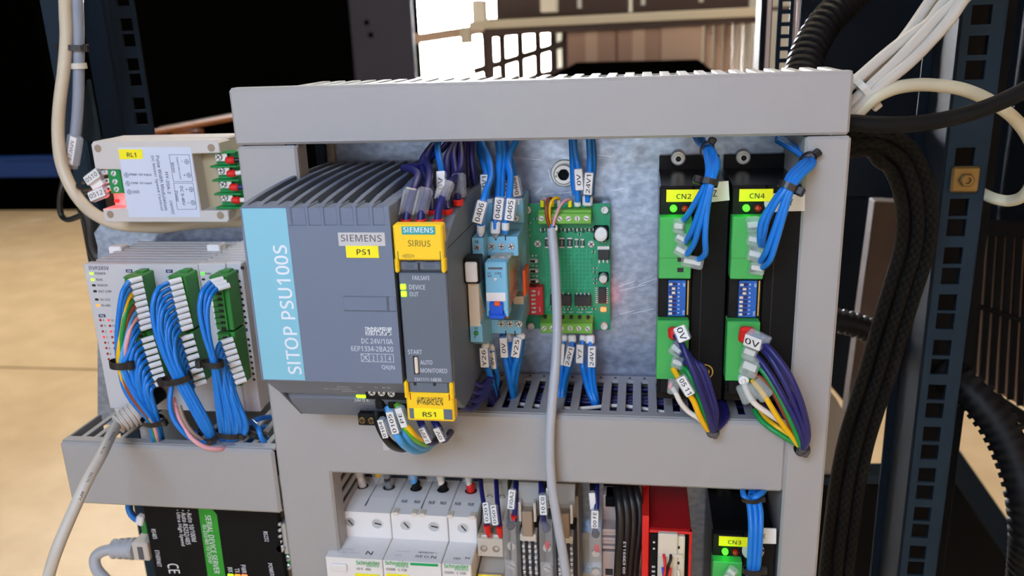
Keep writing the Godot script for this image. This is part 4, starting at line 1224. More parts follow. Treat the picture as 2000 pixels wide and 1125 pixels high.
	for i in 4:
		wire("dark blue wire bunched behind the safety relay up into the top duct, %s from left" % ["first", "second", "third", "fourth"][i], "dark blue wires bunched behind the safety relay", [V(-101 + i * 5, -76, 40 - i * 2), V(-100 + i * 4.4, -68, 34), V(-99 + i * 3.8, -58, 28 + i), V(-98 + i * 3.6, -46, 24)], 1.75, "navy")
	# lower bundle running right into the duct
	for i in 4:
		wire("dark blue wire curving from the safety relay's foot into the duct, %s in the bundle" % ["foremost", "second", "third", "rearmost"][i], "dark blue wires below the safety relay", [V(-90 + i * 1.2, -168, 88 - i * 6), V(-88 + i * 1.4, -176 + i, 90 - i * 6), V(-83 + i, -181 + i * 2.0, 86 - i * 5), V(-80.0 + i * 0.8, -181 + i * 2, 72 - i * 4), V(-79.5 + i * 0.6, -186 + i * 2, 56 - i * 3), V(-80 + i * 0.5, -200, 44 - i * 3)], 1.75, "navy")


func relays() -> void:
	var X := Transform3D(Basis(V(0, 0, 1), V(0, 1, 0), V(-1, 0, 0)), Vector3.ZERO)
	# slim interface relay: blue terminal parts, cream body, white rocker
	var p := thing("interface_relay", "slim pale blue and cream interface relay with white rocker and green lamp", "relay", V(-80, -150, 8))
	var x0 := -82.6
	var x1 := -76.9
	put(MB.new().prism([Vector2(8, -152), Vector2(8, -86), Vector2(34, -86), Vector2(44, -97), Vector2(66, -97), Vector2(66, -105.6), Vector2(70, -108), Vector2(82, -108), Vector2(82, -116), Vector2(60, -150)], X, -x0, -x1, 0.3), "terminal_body", M["relay_blue"], p)
	put(MB.new().prism([Vector2(52, -143.5), Vector2(52, -112), Vector2(82.4, -112), Vector2(82.4, -138.0)], X, -x0 - 0.2, -x1 + 0.3, 0.3), "cream_body", M["cream"], p)
	put(MB.new().prism([Vector2(30, -150), Vector2(30, -126), Vector2(82, -137), Vector2(82, -146.4), Vector2(70, -152), Vector2(60, -155), Vector2(40, -155)], X, -x0, -x1 - 0.4, 0.3), "lower_terminal", M["relay_blue"], p)
	put(MB.new().bx(x0 - 0.5, -114.9, 76, x1 + 1.5, -102.4, 86.5, 0.5), "rocker_frame", M["black"], p)
	put(MB.new().bx(-82.4, -113.8, 80, -76.5, -103.8, 88, 0.6), "rocker", M["white"], p)
	put(MB.new().bx(x0 - 3.0, -150, 60, x0 - 1.4, -112, 83, 0.2), "clip_strip", M["cream"], p)
	put(MB.new().bx(x0 - 1.3, -140, 80, x0 - 0.2, -114, 82, 0.1), "clip_teeth", M["dark"], p)
	print_on(p, "terminal_lettering", "ink", [["14", V(-81.2,-98.9,66.3), V(-79.3,-99,66.3), 1.5], ["24", V(-80.1,-139,82.3), V(-78.7,-139.1,82.3), 1.1], ["V", V(-80.7,-143.8,82.3), V(-79.8,-143.9,82.3), 0.9], ["A1", V(-80,-149.6,70.4), V(-78,-149.5,70.4), 1.4]], FRONT, true)
	screw(p, V(-80.1,-101.8,66), FRONT, 1.5, true, 0.5)
	put(MB.new().dome(V(-79.5,-141.6,82), FRONT, 1.15, 0.6), "lamp", M["green_plc"], p, "green lamp lens")
	# wider socket with plug-in relay
	var s := thing("relay_socket", "pale blue screw terminal relay socket between the slim relay and the circuit board", "relay socket", V(-68, -150, 8))
	put(MB.new().prism([Vector2(8, -150), Vector2(8, -84), Vector2(24, -84), Vector2(24, -92), Vector2(34, -96), Vector2(38, -99), Vector2(55, -99), Vector2(55, -109), Vector2(26, -110), Vector2(26, -140), Vector2(55, -144), Vector2(55, -151.5), Vector2(30, -152)], X, 77.4, 61.0, 0.3), "socket_body", M["relay_blue"], s)
	put(MB.new().bx(-66.0, -96, 20, -60.4, -83.6, 36, 0.4), "rear_terminal", M["relay_blue"], s)
	for e in [V(-74.7,-104,55), V(-69.6,-104,55), V(-64.7,-104,55), V(-71.4,-146.1,55), V(-66.7,-146,55), V(-61.9,-146,55)]:
		screw(s, e, FRONT, 1.9, true, 0.4 + e.x * 1.7)
	screw(s, V(-64.5,-93.4,36.5), FRONT, 1.9, true, 0.2)
	for e in [V(-72.4,-99,55.2), V(-67.4,-99,55.2), V(-69.1,-150.7,55.2), V(-64.2,-150.6,55.2)]:
		put(MB.new().box(e + V(0, -0.6, 0), V(0.5, 2.6, 0.3), 0), "divider", M["dark"], s)
	put(MB.new().bx(-67.4, -143.2, 26, -61.9, -136.9, 36, 0.2), "name_plate", M["cream"], s)
	put(MB.new().bx(-60.9, -134, 30, -59.2, -120, 44, 0.3), "holding_clip", M["orange"], s)
	var r := thing("plug_in_relay", "plug-in relay with pale blue front, clear side and blue release lever", "relay", V(-71, -126, 30))
	put(MB.new().bx(-74.2, -131.5, 30, -63.4, -107.2, 72, 0.4), "clear_case", M["relay_glass"], r)
	put(MB.new().bx(-73.4, -130, 34, -66, -109, 66, 0.6), "coil", M["orange"], r)
	put(MB.new().bx(-65.8, -126, 40, -64.4, -110, 64, 0.4).bx(-73, -108.6, 40, -65, -107.4, 70, 0.1), "contact_block", M["cream"], r)
	var f := put(MB.new().bx(-74.6, -131.6, 70, -63.6, -106.4, 78, 0.6).bx(-74.6, -134.5, 68, -73.3, -131, 78, 0.4).bx(-65.8, -134.5, 68, -63.6, -131, 78, 0.4), "front", M["relay_blue"], r)
	put(MB.new().bx(-72.8, -109.9, 77.8, -65.8, -108.9, 78.15, 0), "window_slot", M["ink_soft"], f)
	print_on(f, "relay_lettering", "ink", [["DC", V(-73.2,-111.9,78), V(-71.3,-111.9,78), 1.1], ["24V", V(-69.6,-111.9,78), V(-66.3,-111.9,78), 1.1], ["RO", V(-73.2,-113.4,78), V(-71.3,-113.4,78), 1.1], ["S", V(-67,-113.4,78), V(-66.2,-113.4,78), 1.1]], FRONT, true)
	put(MB.new().dome(V(-69.4,-114.9,78), FRONT, 0.85, 0.2), "test_pin", M["white"], f)
	put(MB.new().bx(-74.3, -126.2, 77.5, -64.7, -121.8, 78.4, 0.15), "white_label", M["white"], f)
	var lv := put(MB.new().bx(-72.8, -133.8, 70, -66, -126.5, 79.5, 0.4), "release_lever", M["lever_blue"], r)
	put(MB.new().bx(-73, -134.6, 70, -65, -132.4, 81.5, 0.5), "lever_grip", M["lever_blue"], lv)
	put(MB.new().bx(-70.2, -128.2, 74, -67.4, -126, 80.2, 0.3), "orange_catch", M["orange"], lv)
	put(MB.new().bx(-67.4, -135.4, 74.6, -63.6, -135, 77, 0.2), "orange_tab", M["orange"], r)

	# wires above: 0406, 0406, 0405 and the shaded ones behind
	var w := wire("blue wire with white 0406 marker entering the slim relay from above", "", [V(-78.4,-96.3,64),V(-77.7,-90.2,66),V(-77,-82.7,66),V(-75.3,-74.5,62),V(-74.5,-69.1,50),V(-78,-61.6,34),V(-82.1,-56.2,26),V(-83.3,-53.1,22)], 1.75, "blue")
	ferrule(w, V(-77.7,-90.4,66), V(-78.3,-96.2,65), 2.1, "ferrule_white")
	marker(w, V(-79.1,-88.8,68), V(-75.9,-78.2,67), 4.9, "0406", V(0, 0.1, 1))
	w = wire("blue wire with white 0406 marker entering the relay socket, left of the 0405 wire", "", [V(-72.3,-94.6,56),V(-72,-90.4,56),V(-71,-83.8,54),V(-71.6,-76.5,48),V(-72.3,-69.3,40),V(-72.6,-62,32),V(-74,-56.4,26),V(-74.9,-53.2,22)], 1.75, "blue")
	put(MB.new().bar(V(-72.5,-97.5,56), V(-72,-90.4,56), 5.0, 3.2, 0.9), "ferrule", M["ferrule_white"], w)
	put(MB.new().lathe(V(-72.5,-97.5,56), V(0, -1, 0), [Vector2(2.0, 0), Vector2(0.6, 2.2), Vector2(0, 2.2)], 10), "ferrule_tip", M["steel"], w)
	marker(w, V(-70.7,-89.6,57), V(-69.2,-78.6,56), 4.6, "0406", V(0, 0.1, 1))
	w = wire("blue wire beside the 0406 wire, sharing its double ferrule in the relay socket", "", [V(-71.7,-94.1,55),V(-71.9,-90.8,54),V(-70.2,-84.2,52),V(-69.8,-76.8,46),V(-70.6,-69.7,38),V(-70.7,-62.3,30),V(-72,-56.5,25),V(-72.9,-53.3,22)], 1.75, "blue")
	w = wire("blue wire with white 0405 marker entering the relay socket, crossing to the right above", "", [V(-67.1,-96.8,56),V(-67,-91.8,56),V(-65.6,-85,55),V(-65.2,-77.5,50),V(-65.6,-70.5,42),V(-67.7,-64.6,34),V(-67.3,-59.8,28),V(-65.5,-56,24),V(-65,-53.4,22)], 1.75, "blue")
	ferrule(w, V(-66.9,-91.4,56), V(-67.2,-97.1,56), 2.0, "ferrule_white")
	marker(w, V(-64.6,-89.8,58), V(-63.1,-79,57), 4.6, "0405", V(0, 0.1, 1))
	w = wire("blue wire with white 24V1 marker behind the left 0406 wire", "", [V(-79.5,-88.6,30),V(-80.4,-83.4,30),V(-81.1,-77.1,28),V(-81.2,-71.5,26),V(-83.1,-66.1,23),V(-85.3,-60.6,20),V(-85.8,-54.3,18)], 1.75, "blue")
	ferrule(w, V(-79.3,-84,30), V(-79.7,-90,30), 2.1, "ferrule_white")
	marker(w, V(-81.7,-82.3,31), V(-81.4,-71.4,29), 4.4, "24V1", V(0, 0.1, 1))
	w = wire("blue wire with white 24V1 marker behind the 0406 and 0405 wires", "", [V(-71.2,-87.5,28),V(-71.1,-83.1,28),V(-71,-77.5,26),V(-71.1,-72,24),V(-70.3,-67.1,22),V(-71.1,-61.6,20),V(-71.5,-54.5,18)], 1.75, "blue")
	marker(w, V(-70.9,-83.6,29), V(-70.4,-74.6,28), 4.2, "24V1", V(0, 0.1, 1))
	w = wire("blue wire with half hidden white marker right of the 0405 wire", "", [V(-63.1,-86.4,34),V(-63.4,-82.7,34),V(-64.7,-76.9,30),V(-66.2,-70.8,27),V(-68,-64.7,24),V(-70.6,-58.7,20),V(-71.2,-54.5,18)], 1.75, "blue")
	ferrule(w, V(-63.1,-83.1,34), V(-63,-88.2,34), 2.2, "ferrule_white")
	marker(w, V(-63,-82.1,35.5), V(-65.3,-72.2,32), 4.2, "0404", V(0, 0.1, 1), false, 1.25, "ink_soft")
	# wires below: Y26, 0V, 0V, Y25
	w = wire("blue wire with white Y26 marker below the slim relay", "", [V(-78.1,-152.5,66),V(-77.9,-154.9,68),V(-77.7,-164.9,66),V(-77.8,-176.2,58),V(-78.6,-188.9,46),V(-79,-195.4,40),V(-79.6,-201.2,36)], 1.75, "blue")
	ferrule(w, V(-78.2,-154.9,68), V(-77.5,-151,68), 1.9, "ferrule_white")
	marker(w, V(-78.4,-164.9,68.5), V(-78.6,-154.3,68.5), 4.2, "Y26", V(0, 0.1, 1))
	w = wire("blue wire with narrow white 0V marker behind the Y26 wire", "", [V(-77.2,-157.6,58),V(-76.7,-161.5,58),V(-76.2,-170.4,54),V(-76.3,-178.8,48),V(-77.5,-185.9,44),V(-79.9,-195.5,38),V(-80.3,-202.1,34)], 1.75, "blue")
	ferrule(w, V(-76.6,-159.4,58), V(-77,-156.1,60), 1.8, "ferrule_white")
	marker(w, V(-75.8,-170,58), V(-76.5,-160.5,58), 3.0, "0V", V(0, 0.1, 1))
	w = wire("blue wire with white 0V marker below the relay socket", "", [V(-72.3,-155.1,46),V(-72,-159.4,48),V(-71.1,-168.3,48),V(-70,-178,46),V(-69.5,-187.3,42),V(-69.3,-194.5,38),V(-69.6,-201,34)], 1.75, "blue")
	marker(w, V(-71,-166.6,50), V(-71.3,-155.4,50), 4.0, "0V", V(0, 0.1, 1))
	w = wire("blue wire without marker between the 0V and Y25 wires", "", [V(-69.5,-155.7,44),V(-69.2,-161.6,46),V(-69.2,-169,46),V(-68.7,-178.8,44),V(-68.9,-188.1,40),V(-69.2,-195.3,36),V(-69.7,-201.4,33)], 1.75, "blue")
	ferrule(w, V(-69.3,-159,45), V(-69.1,-154.3,46), 2.2, "ferrule_white")
	w = wire("blue wire with white Y25 marker below the relay socket", "", [V(-62,-154.1,50),V(-62.5,-158.5,50),V(-64.5,-167.3,50),V(-67,-176,47),V(-68.7,-185,42),V(-68.9,-193.3,37),V(-69.5,-200.6,33)], 1.75, "blue")
	ferrule(w, V(-62.2,-155.6,50), V(-61.8,-152.7,50), 2.6, "ferrule_white")
	marker(w, V(-65,-165.5,52), V(-63.1,-154.5,52), 4.4, "Y25", V(0, 0.1, 1))
	wire("blue wire close behind the Y25 wire", "", [V(-61.9,-156.3,46),V(-62.4,-161.5,46),V(-63.7,-168.9,46),V(-65.7,-177.2,44),V(-67.6,-185.8,40),V(-68.6,-193.8,36),V(-69.3,-201.1,32)], 1.75, "blue")


func circuit_board() -> void:
	var b := thing("circuit_board", "green circuit board with screw terminals, red switch block and lit red lamp", "circuit board", V(-40, -164, 0))
	var zt := 11.6
	put(MB.new().bx(-64.2, -164.2, 10, -15.7, -90.8, zt, 0.15), "board", M["pcb"], b)
	for e in [V(-61, -95, 0), V(-19, -95, 0), V(-61, -161, 0), V(-19, -161, 0)]:
		put(MB.new().cyl(e, FRONT, 2.4, 10, 6), "standoff", M["steel"], b)
	# copper lines, grid and pads under the lacquer
	var ln := MB.new()
	for i in 11:
		var y := -116.5 - i * 2.3
		ln.bx(-51.8, y - 0.09, zt, -26.4, y + 0.09, zt + 0.05, 0)
	for i in 13:
		var x: float = -51.8 + i * 2.05
		ln.bx(x - 0.09, -139.8, zt, x + 0.09, -116.5, zt + 0.05, 0)
	var rng := RandomNumberGenerator.new()
	rng.seed = 11
	for i in 26:
		var x := -56.0 + rng.randf() * 36
		var y := -107.5 - rng.randf() * 34
		var l := 3.0 + rng.randf() * 7
		ln.bar(V(x, y, zt + 0.03), V(x + l * 0.6, y + l * 0.6, zt + 0.03), 0.22, 0.08, 0)
		ln.bar(V(x, y, zt + 0.03), V(x, y - l, zt + 0.03), 0.22, 0.08, 0)
	for i in 7:
		ln.bar(V(-53.4,-147.2,11.6) + V(i * 0.1, -i * 0.7, 0.03), V(-49.1,-141.6,11.6) + V(i * 0.1, -i * 0.7, 0.03), 0.28, 0.08, 0)
	for q in [[V(-63.7,-98.4,11.6), V(-59.6,-101,11.6)], [V(-58.2,-101.3,11.6), V(-57.6,-107.5,11.6)], [V(-57.6,-107.5,11.6), V(-50.1,-107.5,11.6)], [V(-63.5,-111.6,11.6), V(-63.8,-120.4,11.6)], [V(-63.5,-111.6,11.6), V(-60.2,-107.5,11.6)], [V(-26.2,-117.9,11.6), V(-26.3,-125.9,11.6)], [V(-30.2,-107.2,11.6), V(-26,-107.2,11.6)], [V(-55.4,-133.7,11.6), V(-48.9,-133.7,11.6)], [V(-35.2,-139.6,11.6), V(-24.8,-139.3,11.6)], [V(-53,-152.8,11.6), V(-50,-152.7,11.6)], [V(-26.3,-151.3,11.6), V(-26.3,-154.3,11.6)]]:
		ln.bar(q[0] + V(0, 0, 0.03), q[1] + V(0, 0, 0.03), 0.25, 0.08, 0)
	var l2 := put(ln, "copper_lines", M["pcb_line"], b)
	l2.set_meta("kind", "stuff")
	var pr := MB.new()
	for q in [["CLK+", V(-29.4,-153.6,11.7), V(-25.8,-153.6,11.7)], ["CLK-", V(-34.7,-153.7,11.7), V(-31.2,-153.7,11.7)], ["EN+", V(-39.1,-153.8,11.7), V(-36.5,-153.7,11.7)], ["EN-", V(-42.7,-153.8,11.7), V(-40.9,-153.8,11.7)], ["A+", V(-62.4,-118.2,11.7), V(-61.7,-118.2,11.7)]]:
		txt(pr, q[0], q[1], q[2], 0.9)
	put(pr, "silk_lettering", M["white_print"], b)
	# screws
	for e in [V(-61.2,-93.9,11.6), V(-18.6,-94.1,11.6), V(-61.2,-162.2,11.6), V(-19.1,-161.5,11.6)]:
		put(MB.new().lathe(e, FRONT, [Vector2(2.2, 0), Vector2(2.2, 1.6), Vector2(1.9, 2.0), Vector2(1.1, 2.0), Vector2(1.0, 0.9), Vector2(0, 0.9)], 14), "socket_screw", M["steel"], b)
	for e in [V(-56.2,-113.4,11.6), V(-26.2,-113.6,11.6)]:
		screw(b, e, FRONT, 2.1, true, 0.7)
	# terminals
	var tt := put(MB.new().bx(-54.6, -100.1, zt, -25.6, -94.4, 21, 0.3), "screw_terminal", M["green_term"], b)
	put(MB.new().bx(-54.6, -94.4 - 0.4, zt, -25.6, -94.4 + 1.4, 18, 0.3), "entry_ledge", M["green_term"], tt)
	for e in [V(-52.7,-97,21), V(-47.9,-97,21), V(-42.8,-97.2,21), V(-37.9,-97.1,21), V(-33.1,-97.1,21), V(-28.2,-97,21)]:
		screw(tt, e - V(0, 0, 0.4), FRONT, 1.7, false, e.x * 0.9, "steel", 0.5)
	var bt := put(MB.new().bx(-55, -163.4, zt, -25.4, -157.4, 21, 0.3), "screw_terminal", M["green_term"], b)
	put(MB.new().prism([Vector2(zt, -157.4 + 2.2), Vector2(zt, -157.4 - 2), Vector2(20.9, -157.4 - 2), Vector2(20.9, -157.4 - 0.2)], Transform3D(Basis(V(0, 0, 1), V(0, 1, 0), V(-1, 0, 0)), Vector3.ZERO), --55, --25.4), "sloped_top", M["green_term"], bt)
	for e in [V(-52.5,-155.8,15), V(-47.6,-155.8,15), V(-42.6,-155.7,15), V(-37.7,-155.7,15), V(-33,-155.7,15), V(-28.2,-155.7,15)]:
		put(MB.new().box(e, V(1.7, 2.0, 2.2), 0.1), "entry_hole", M["dark"], bt)
	for e in [V(-52.8,-160.5,21), V(-48.2,-160.4,21), V(-43.1,-160.4,21), V(-38,-160.3,21), V(-33.1,-160.3,21), V(-28.1,-160.4,21)]:
		screw(bt, e - V(0, 0, 0.4), FRONT, 1.7, false, e.x * 0.7, "steel", 0.5)
	var pins := MB.new()
	for i in 14:
		pins.bx(-54.6 + i * 2.25, -106.2 + (i % 3) * 0.5, zt, -53.9 + i * 2.25, -104.4, zt + 1.0, 0.1)
	put(pins, "solder_pins", M["steel"], b)
	var pd := MB.new()
	for i in 13:
		pd.bx(-53.4 + i * 2.25, -107 + (i % 2) * 0.6, zt, -52.4 + i * 2.25, -104.6, zt + 0.9, 0.1)
	put(pd, "small_diodes", M["resistor"], b)
	# resistors
	for q in [[V(-50.6,-112.7,12.2), 10.0], [V(-46.2,-112.7,12.2), 10.0], [V(-42.5,-112.7,12.2), 10.0], [V(-38.1,-112.7,12.2), 10.0], [V(-34.3,-112.8,12.2), 8.2], [V(-31.1,-112.9,12.2), 8.2]]:
		var c: Vector3 = q[0]
		var w := 2.9 if q[1] > 9 else 2.1
		var r := put(MB.new().box(c, V(w, q[1] * 0.6 - 1.6, 1.0), 0.15), "resistor", M["resistor"], b)
		put(MB.new().box(c + V(0, q[1] * 0.25, 0), V(w, 1.0, 1.05), 0.15).box(c - V(0, q[1] * 0.25, 0), V(w, 1.0, 1.05), 0.15), "end_cap", M["steel"], r)
		print_on(r, "value_lettering", "grey_print", [["R100", c + V(0, -1.3, 0.5), c + V(0, 1.3, 0.5), 1.0]])
	# capacitors
	var cp := put(MB.new().box(V(-20.7,-107,12.4), V(8.4, 8.4, 1.8), 1.2), "capacitor", M["black"], b)
	put(MB.new().cyl(V(-20.6,-106.9,13), FRONT, 3.7, 6.0, 20, 0.4), "can", M["steel"], cp)
	put(MB.new().lathe(V(-20.4,-105.5,19.1), FRONT, [Vector2(3.0, 0.1), Vector2(0, 0.1)], 20).box(V(-20.4,-105.4,19.2), V(5.4, 0.3, 0.1), 0).box(V(-20.4,-105.4,19.2), V(0.3, 5.4, 0.1), 0), "can_top", M["white"], cp)
	cp = put(MB.new().box(V(-19.5,-132.4,12.2), V(5.6, 5.6, 1.4), 0.8), "capacitor", M["black"], b)
	put(MB.new().cyl(V(-19.5,-132.2,12.6), FRONT, 2.4, 5.0, 18, 0.3), "can", M["steel"], cp)
	# transistor
	var tr := put(MB.new().bx(-22.4, -122.1, zt, -16.3, -116.5, zt + 2, 0.2), "transistor", M["resistor"], b)
	put(MB.new().bx(-22.8, -116.7, zt, -16.1, -114.6, zt + 1.0, 0.1), "tab", M["steel"], tr)
	for e in [V(-21.8,-123.5,12), V(-19.5,-123.3,12), V(-17.3,-123.5,12)]:
		put(MB.new().box(e, V(1.0, 2.0, 0.7), 0.15), "pin", M["steel"], tr)
	# chips
	var ch := put(MB.new().bx(-22.2, -147.7, zt, -18.1, -138.5, zt + 1.8, 0.2), "chip", M["resistor"], b)
	for i in 8:
		var f := i / 7.0
		put(MB.new().box(V(-23.4,-139.1,12.2).lerp(V(-23.4,-147.5,12.2), f), V(1.4, 0.6, 0.6), 0.1), "pin", M["steel"], ch)
		put(MB.new().box(V(-17.4,-139.1,12.2).lerp(V(-17.4,-147.5,12.2), f), V(1.2, 0.6, 0.6), 0.1), "pin", M["steel"], ch)
	for q in [[602.0, 925.0], [985.0, 1238.0]]:
		var cx0: float = -49.6 if q[0] < 700 else -35.7
		var cx1: float = -37.8 if q[0] < 700 else -26.6
		ch = put(MB.new().bx(cx0, -148.8, zt, cx1, -142.7, zt + 3.4, 0.3), "chip", M["resistor"], b)
		for i in 4:
			put(MB.new().box(V(cx0 + (cx1 - cx0) * (i + 0.5) / 4, -142.4, 12.6), V(1.0, 2.0, 1.6), 0.3), "pin", M["steel"], ch)
			put(MB.new().box(V(cx0 + (cx1 - cx0) * (i + 0.5) / 4, -149.8, 12.4), V(1.0, 1.0, 1.2), 0.3), "pin", M["steel"], ch)
	# three slide switches
	for e in [V(-59.3,-122.9,13.6), V(-59.3,-128.7,13.6), V(-59.3,-134.7,13.6)]:
		var sw := put(MB.new().box(e - V(0, 0, 0.6), V(7.0, 2.6, 3.0), 0.7), "slide_switch", M["steel"], b)
		put(MB.new().box(e + V(0.2, 0, 0.9), V(3.0, 1.2, 0.3), 0.05), "slot", M["dark"], sw)
		put(MB.new().box(e + V(0.9, 0, 1.3), V(1.3, 1.1, 1.6), 0.15), "slider", M["black"], sw)
		for i in 3:
			put(MB.new().lathe(e + V(-2.0 + i * 2.0, 2.5, -2.0), FRONT, [Vector2(0.75, 0), Vector2(0.4, 0.9), Vector2(0, 1.0)], 10), "solder_pin", M["steel"], sw)
	# red six way switch
	var d := put(MB.new().bx(-63.5, -153.6, zt, -53.4, -136.9, 18, 0.25), "dip_switch", M["dip_red"], b)
	put(MB.new().bx(-60.3, -137.2, 17, -57.3, -136.7, 18.1, 0), "notch", M["dark"], d)
	var dl := []
	for i in 6:
		var f := i / 5.0
		var e := V(-58.7,-139.3,18).lerp(V(-58.7,-151.7,18), f)
		put(MB.new().box(e, V(2.7, 1.25, 0.5), 0.1), "rocker_well", M["plate"], d)
		put(MB.new().box(e + V(0.65 if i in [0, 4] else -0.5, 0, 0.4), V(1.3, 1.15, 0.9), 0.15), "rocker", M["white"], d)
		var k := V(-62.2,-139.3,18.1).lerp(V(-61.9,-151.7,18.1), f)
		dl.append([str(i + 1), k + V(0, 0.45, 0), k - V(0, 0.45, 0), 0.9])
	dl.append(["ON", V(-55.6,-139.1,18.1), V(-55.6,-141.6,18.1), 0.95])
	dl.append(["DIP", V(-55.3,-148.7,18.1), V(-55.2,-151.6,18.1), 0.95])
	print_on(d, "switch_lettering", "white_print", dl)
	# small parts and the lit lamp
	for e in [V(-60.8,-101.2,12), V(-61.3,-105,12), V(-61.2,-108.5,12), V(-32.7,-108.1,12), V(-19.3,-112.5,12), V(-25,-117.8,12), V(-24.2,-127.4,12), V(-24.2,-129.7,12), V(-24.2,-133.9,12), V(-24.2,-136.2,12), V(-19,-136.1,12), V(-49.2,-151.8,12), V(-40.8,-151.8,12), V(-38.8,-151.7,12), V(-32.6,-151.7,12), V(-30.5,-151.6,12), V(-25,-151.5,12), V(-57,-99.1,12)]:
		var c := put(MB.new().box(e, V(0.9, 0.9, 0.7), 0.1), "small_component", M["resistor"], b)
		put(MB.new().box(e - V(0.75, 0, 0), V(0.6, 0.9, 0.7), 0.1).box(e + V(0.75, 0, 0), V(0.6, 0.9, 0.7), 0.1), "end_cap", M["steel"], c)
	put(MB.new().box(V(-19.6,-151.7,12.2), V(3.2, 2.4, 1.3), 0.4), "lamp", M["led_red"], b, "lit red lamp")
	omni(V(-19.5,-150.7,15), Color(1, 0.16, 0.08), 0.00012, 0.003)

	# grey multi-core cable dropping in front of the board
	var g := thing("cable", "light grey multi-core cable hanging in front of the circuit board and middle duct", "cable", V(-46.7,-102.1,24))
	put(MB.new().tube([V(-46.9,-101.3,25),V(-46,-109.4,27),V(-44.7,-120.9,32),V(-43.5,-136.1,39),V(-42.8,-151,46),V(-42.9,-165.5,54),V(-43.9,-180.1,61),V(-45.4,-198.4,66),V(-45.9,-215.4,68),V(-45,-233.2,69),V(-42.3,-254.3,70),V(-39.5,-274.3,71),V(-36.4,-298,72)], 2.65, 16), "sheath", M["cable_grey"], g)
	var cores := [["brown_wire", [V(-47.4,-102.6,25),V(-47.9,-100.1,25),V(-48.9,-96.8,26),V(-49.4,-92.9,26),V(-49.5,-89.6,25),V(-49.2,-87.3,23),V(-48.4,-86.2,20),V(-47.6,-86.6,17),V(-47.3,-88,15),V(-47.5,-89.9,13)]], ["yellow_wire", [V(-46.6,-102.9,24),V(-47.5,-99.5,23),V(-48,-95,23),V(-47.9,-90.6,22),V(-47,-87.7,21),V(-45.4,-86.3,19),V(-44,-86.4,17),V(-43.4,-87.5,15),V(-43.5,-89.6,13)]], ["pink_wire", [V(-45.7,-102.6,25),V(-45.7,-99.5,25),V(-45.1,-96.6,25),V(-44,-93.7,24),V(-42.6,-90.5,22),V(-40.8,-88.3,20),V(-39.2,-87.5,17),V(-38,-87.9,15),V(-37.7,-89.3,13)]], ["light_blue", [V(-46.1,-102.4,26),V(-46.4,-100.7,25.6),V(-47,-100,24)]], ["black_wire", [V(-45,-102.4,26),V(-45.2,-101.1,25.6),V(-45.7,-100.4,24)]], ["white_wire", [V(-44.3,-102.4,26),V(-44.2,-101.3,25.6),V(-44.6,-100.8,23)]]]
	for q in cores:
		put(MB.new().tube(q[1], 0.85, 8), "core", M[q[0]], g)
	put(MB.new().tube([V(-52.8,-91,13),V(-52.5,-88.1,15),V(-51.6,-86.9,16),V(-50.7,-87,17),V(-49.7,-87.8,20)], 0.6, 8), "core", M["pink_wire"], g)
	for q in [[V(-52.8,-91.8,14), "label_yellow"], [V(-47.3,-91.7,14), "label_yellow"], [V(-43.6,-91.5,14), "cream"], [V(-37.6,-91.9,14), "label_yellow"]]:
		put(MB.new().cyl(q[0], V(0, 1, 0.15), 1.15, 3.6, 10), "ferrule", M[q[1]], g)
	# wires into the upper terminal
	var w := wire("blue wire with white 0V marker entering the circuit board's upper terminal", "", [V(-33.3,-88.8,15),V(-33.2,-84.1,16),V(-32.9,-75.8,17),V(-32.8,-69,18),V(-34.1,-62.4,18),V(-34.6,-55.9,18),V(-34.8,-53,18)], 1.7, "blue")
	marker(w, V(-31.8,-81.7,19), V(-32.4,-70.3,19), 4.2, "0V", V(0, 0.1, 1))
	put(MB.new().bar(V(-33.4,-92.1,14), V(-33.4,-84.9,15), 3.4, 2.6, 0.8), "ferrule", M["ferrule_white"], w)
	wire("blue wire left of the 0V marker above the circuit board, without marker", "", [V(-34.5,-85.2,14),V(-35.4,-78.3,15),V(-35.5,-70.7,16),V(-35.6,-63.2,17),V(-35.8,-56,17),V(-35.9,-53.1,17)], 1.7, "blue")
	w = wire("blue wire with white 24V1 marker entering the circuit board's upper terminal", "", [V(-27.8,-88.9,15),V(-27.6,-84.2,16),V(-27,-76.6,17),V(-26.4,-70.5,18),V(-26.2,-63.2,18),V(-26.5,-56,18),V(-26.6,-53.2,18)], 1.7, "blue")
	marker(w, V(-27.5,-84.2,19), V(-26.5,-72.4,19), 4.4, "24V1", V(0, 0.1, 1))
	put(MB.new().bar(V(-28,-91.7,14), V(-27.8,-85.5,15), 5.4, 3.0, 1.0), "ferrule", M["ferrule_white"], w)
	wire("blue wire close behind the right 24V1 wire above the circuit board", "", [V(-26,-85.5,13),V(-25.4,-77.1,14),V(-24.7,-71,15),V(-24.3,-63.6,16),V(-25,-56.3,16),V(-25.3,-53.4,16)], 1.7, "blue")
	# wires out of the lower terminal into the duct
	w = wire("blue wire half hidden behind the grey cable, below the circuit board", "", [V(-42.4,-169.3,16),V(-42.7,-176.3,18),V(-43.2,-183.4,20),V(-43.5,-188.8,26),V(-43.6,-194,32),V(-43.9,-200.2,34),V(-44.2,-205,32)], 1.6, "blue")
	put(MB.new().bar(V(-41.8,-165.8,16), V(-41.8,-169.7,17), 3.4, 2.4, 0.8), "ferrule", M["ferrule_white"], w)
	marker(w, V(-43.5,-182.4,20.5), V(-42.7,-169.9,19.5), 3.0, "", V(0, 0.1, 1))
	w = wire("blue wire with white 24V1 marker below the circuit board, left one", "", [V(-37.2,-169.6,17),V(-37.9,-175.9,19),V(-39.2,-182.1,21),V(-41,-188.3,27),V(-41.8,-193.5,33),V(-42.5,-200.5,35),V(-42.9,-204.5,33)], 1.6, "blue")
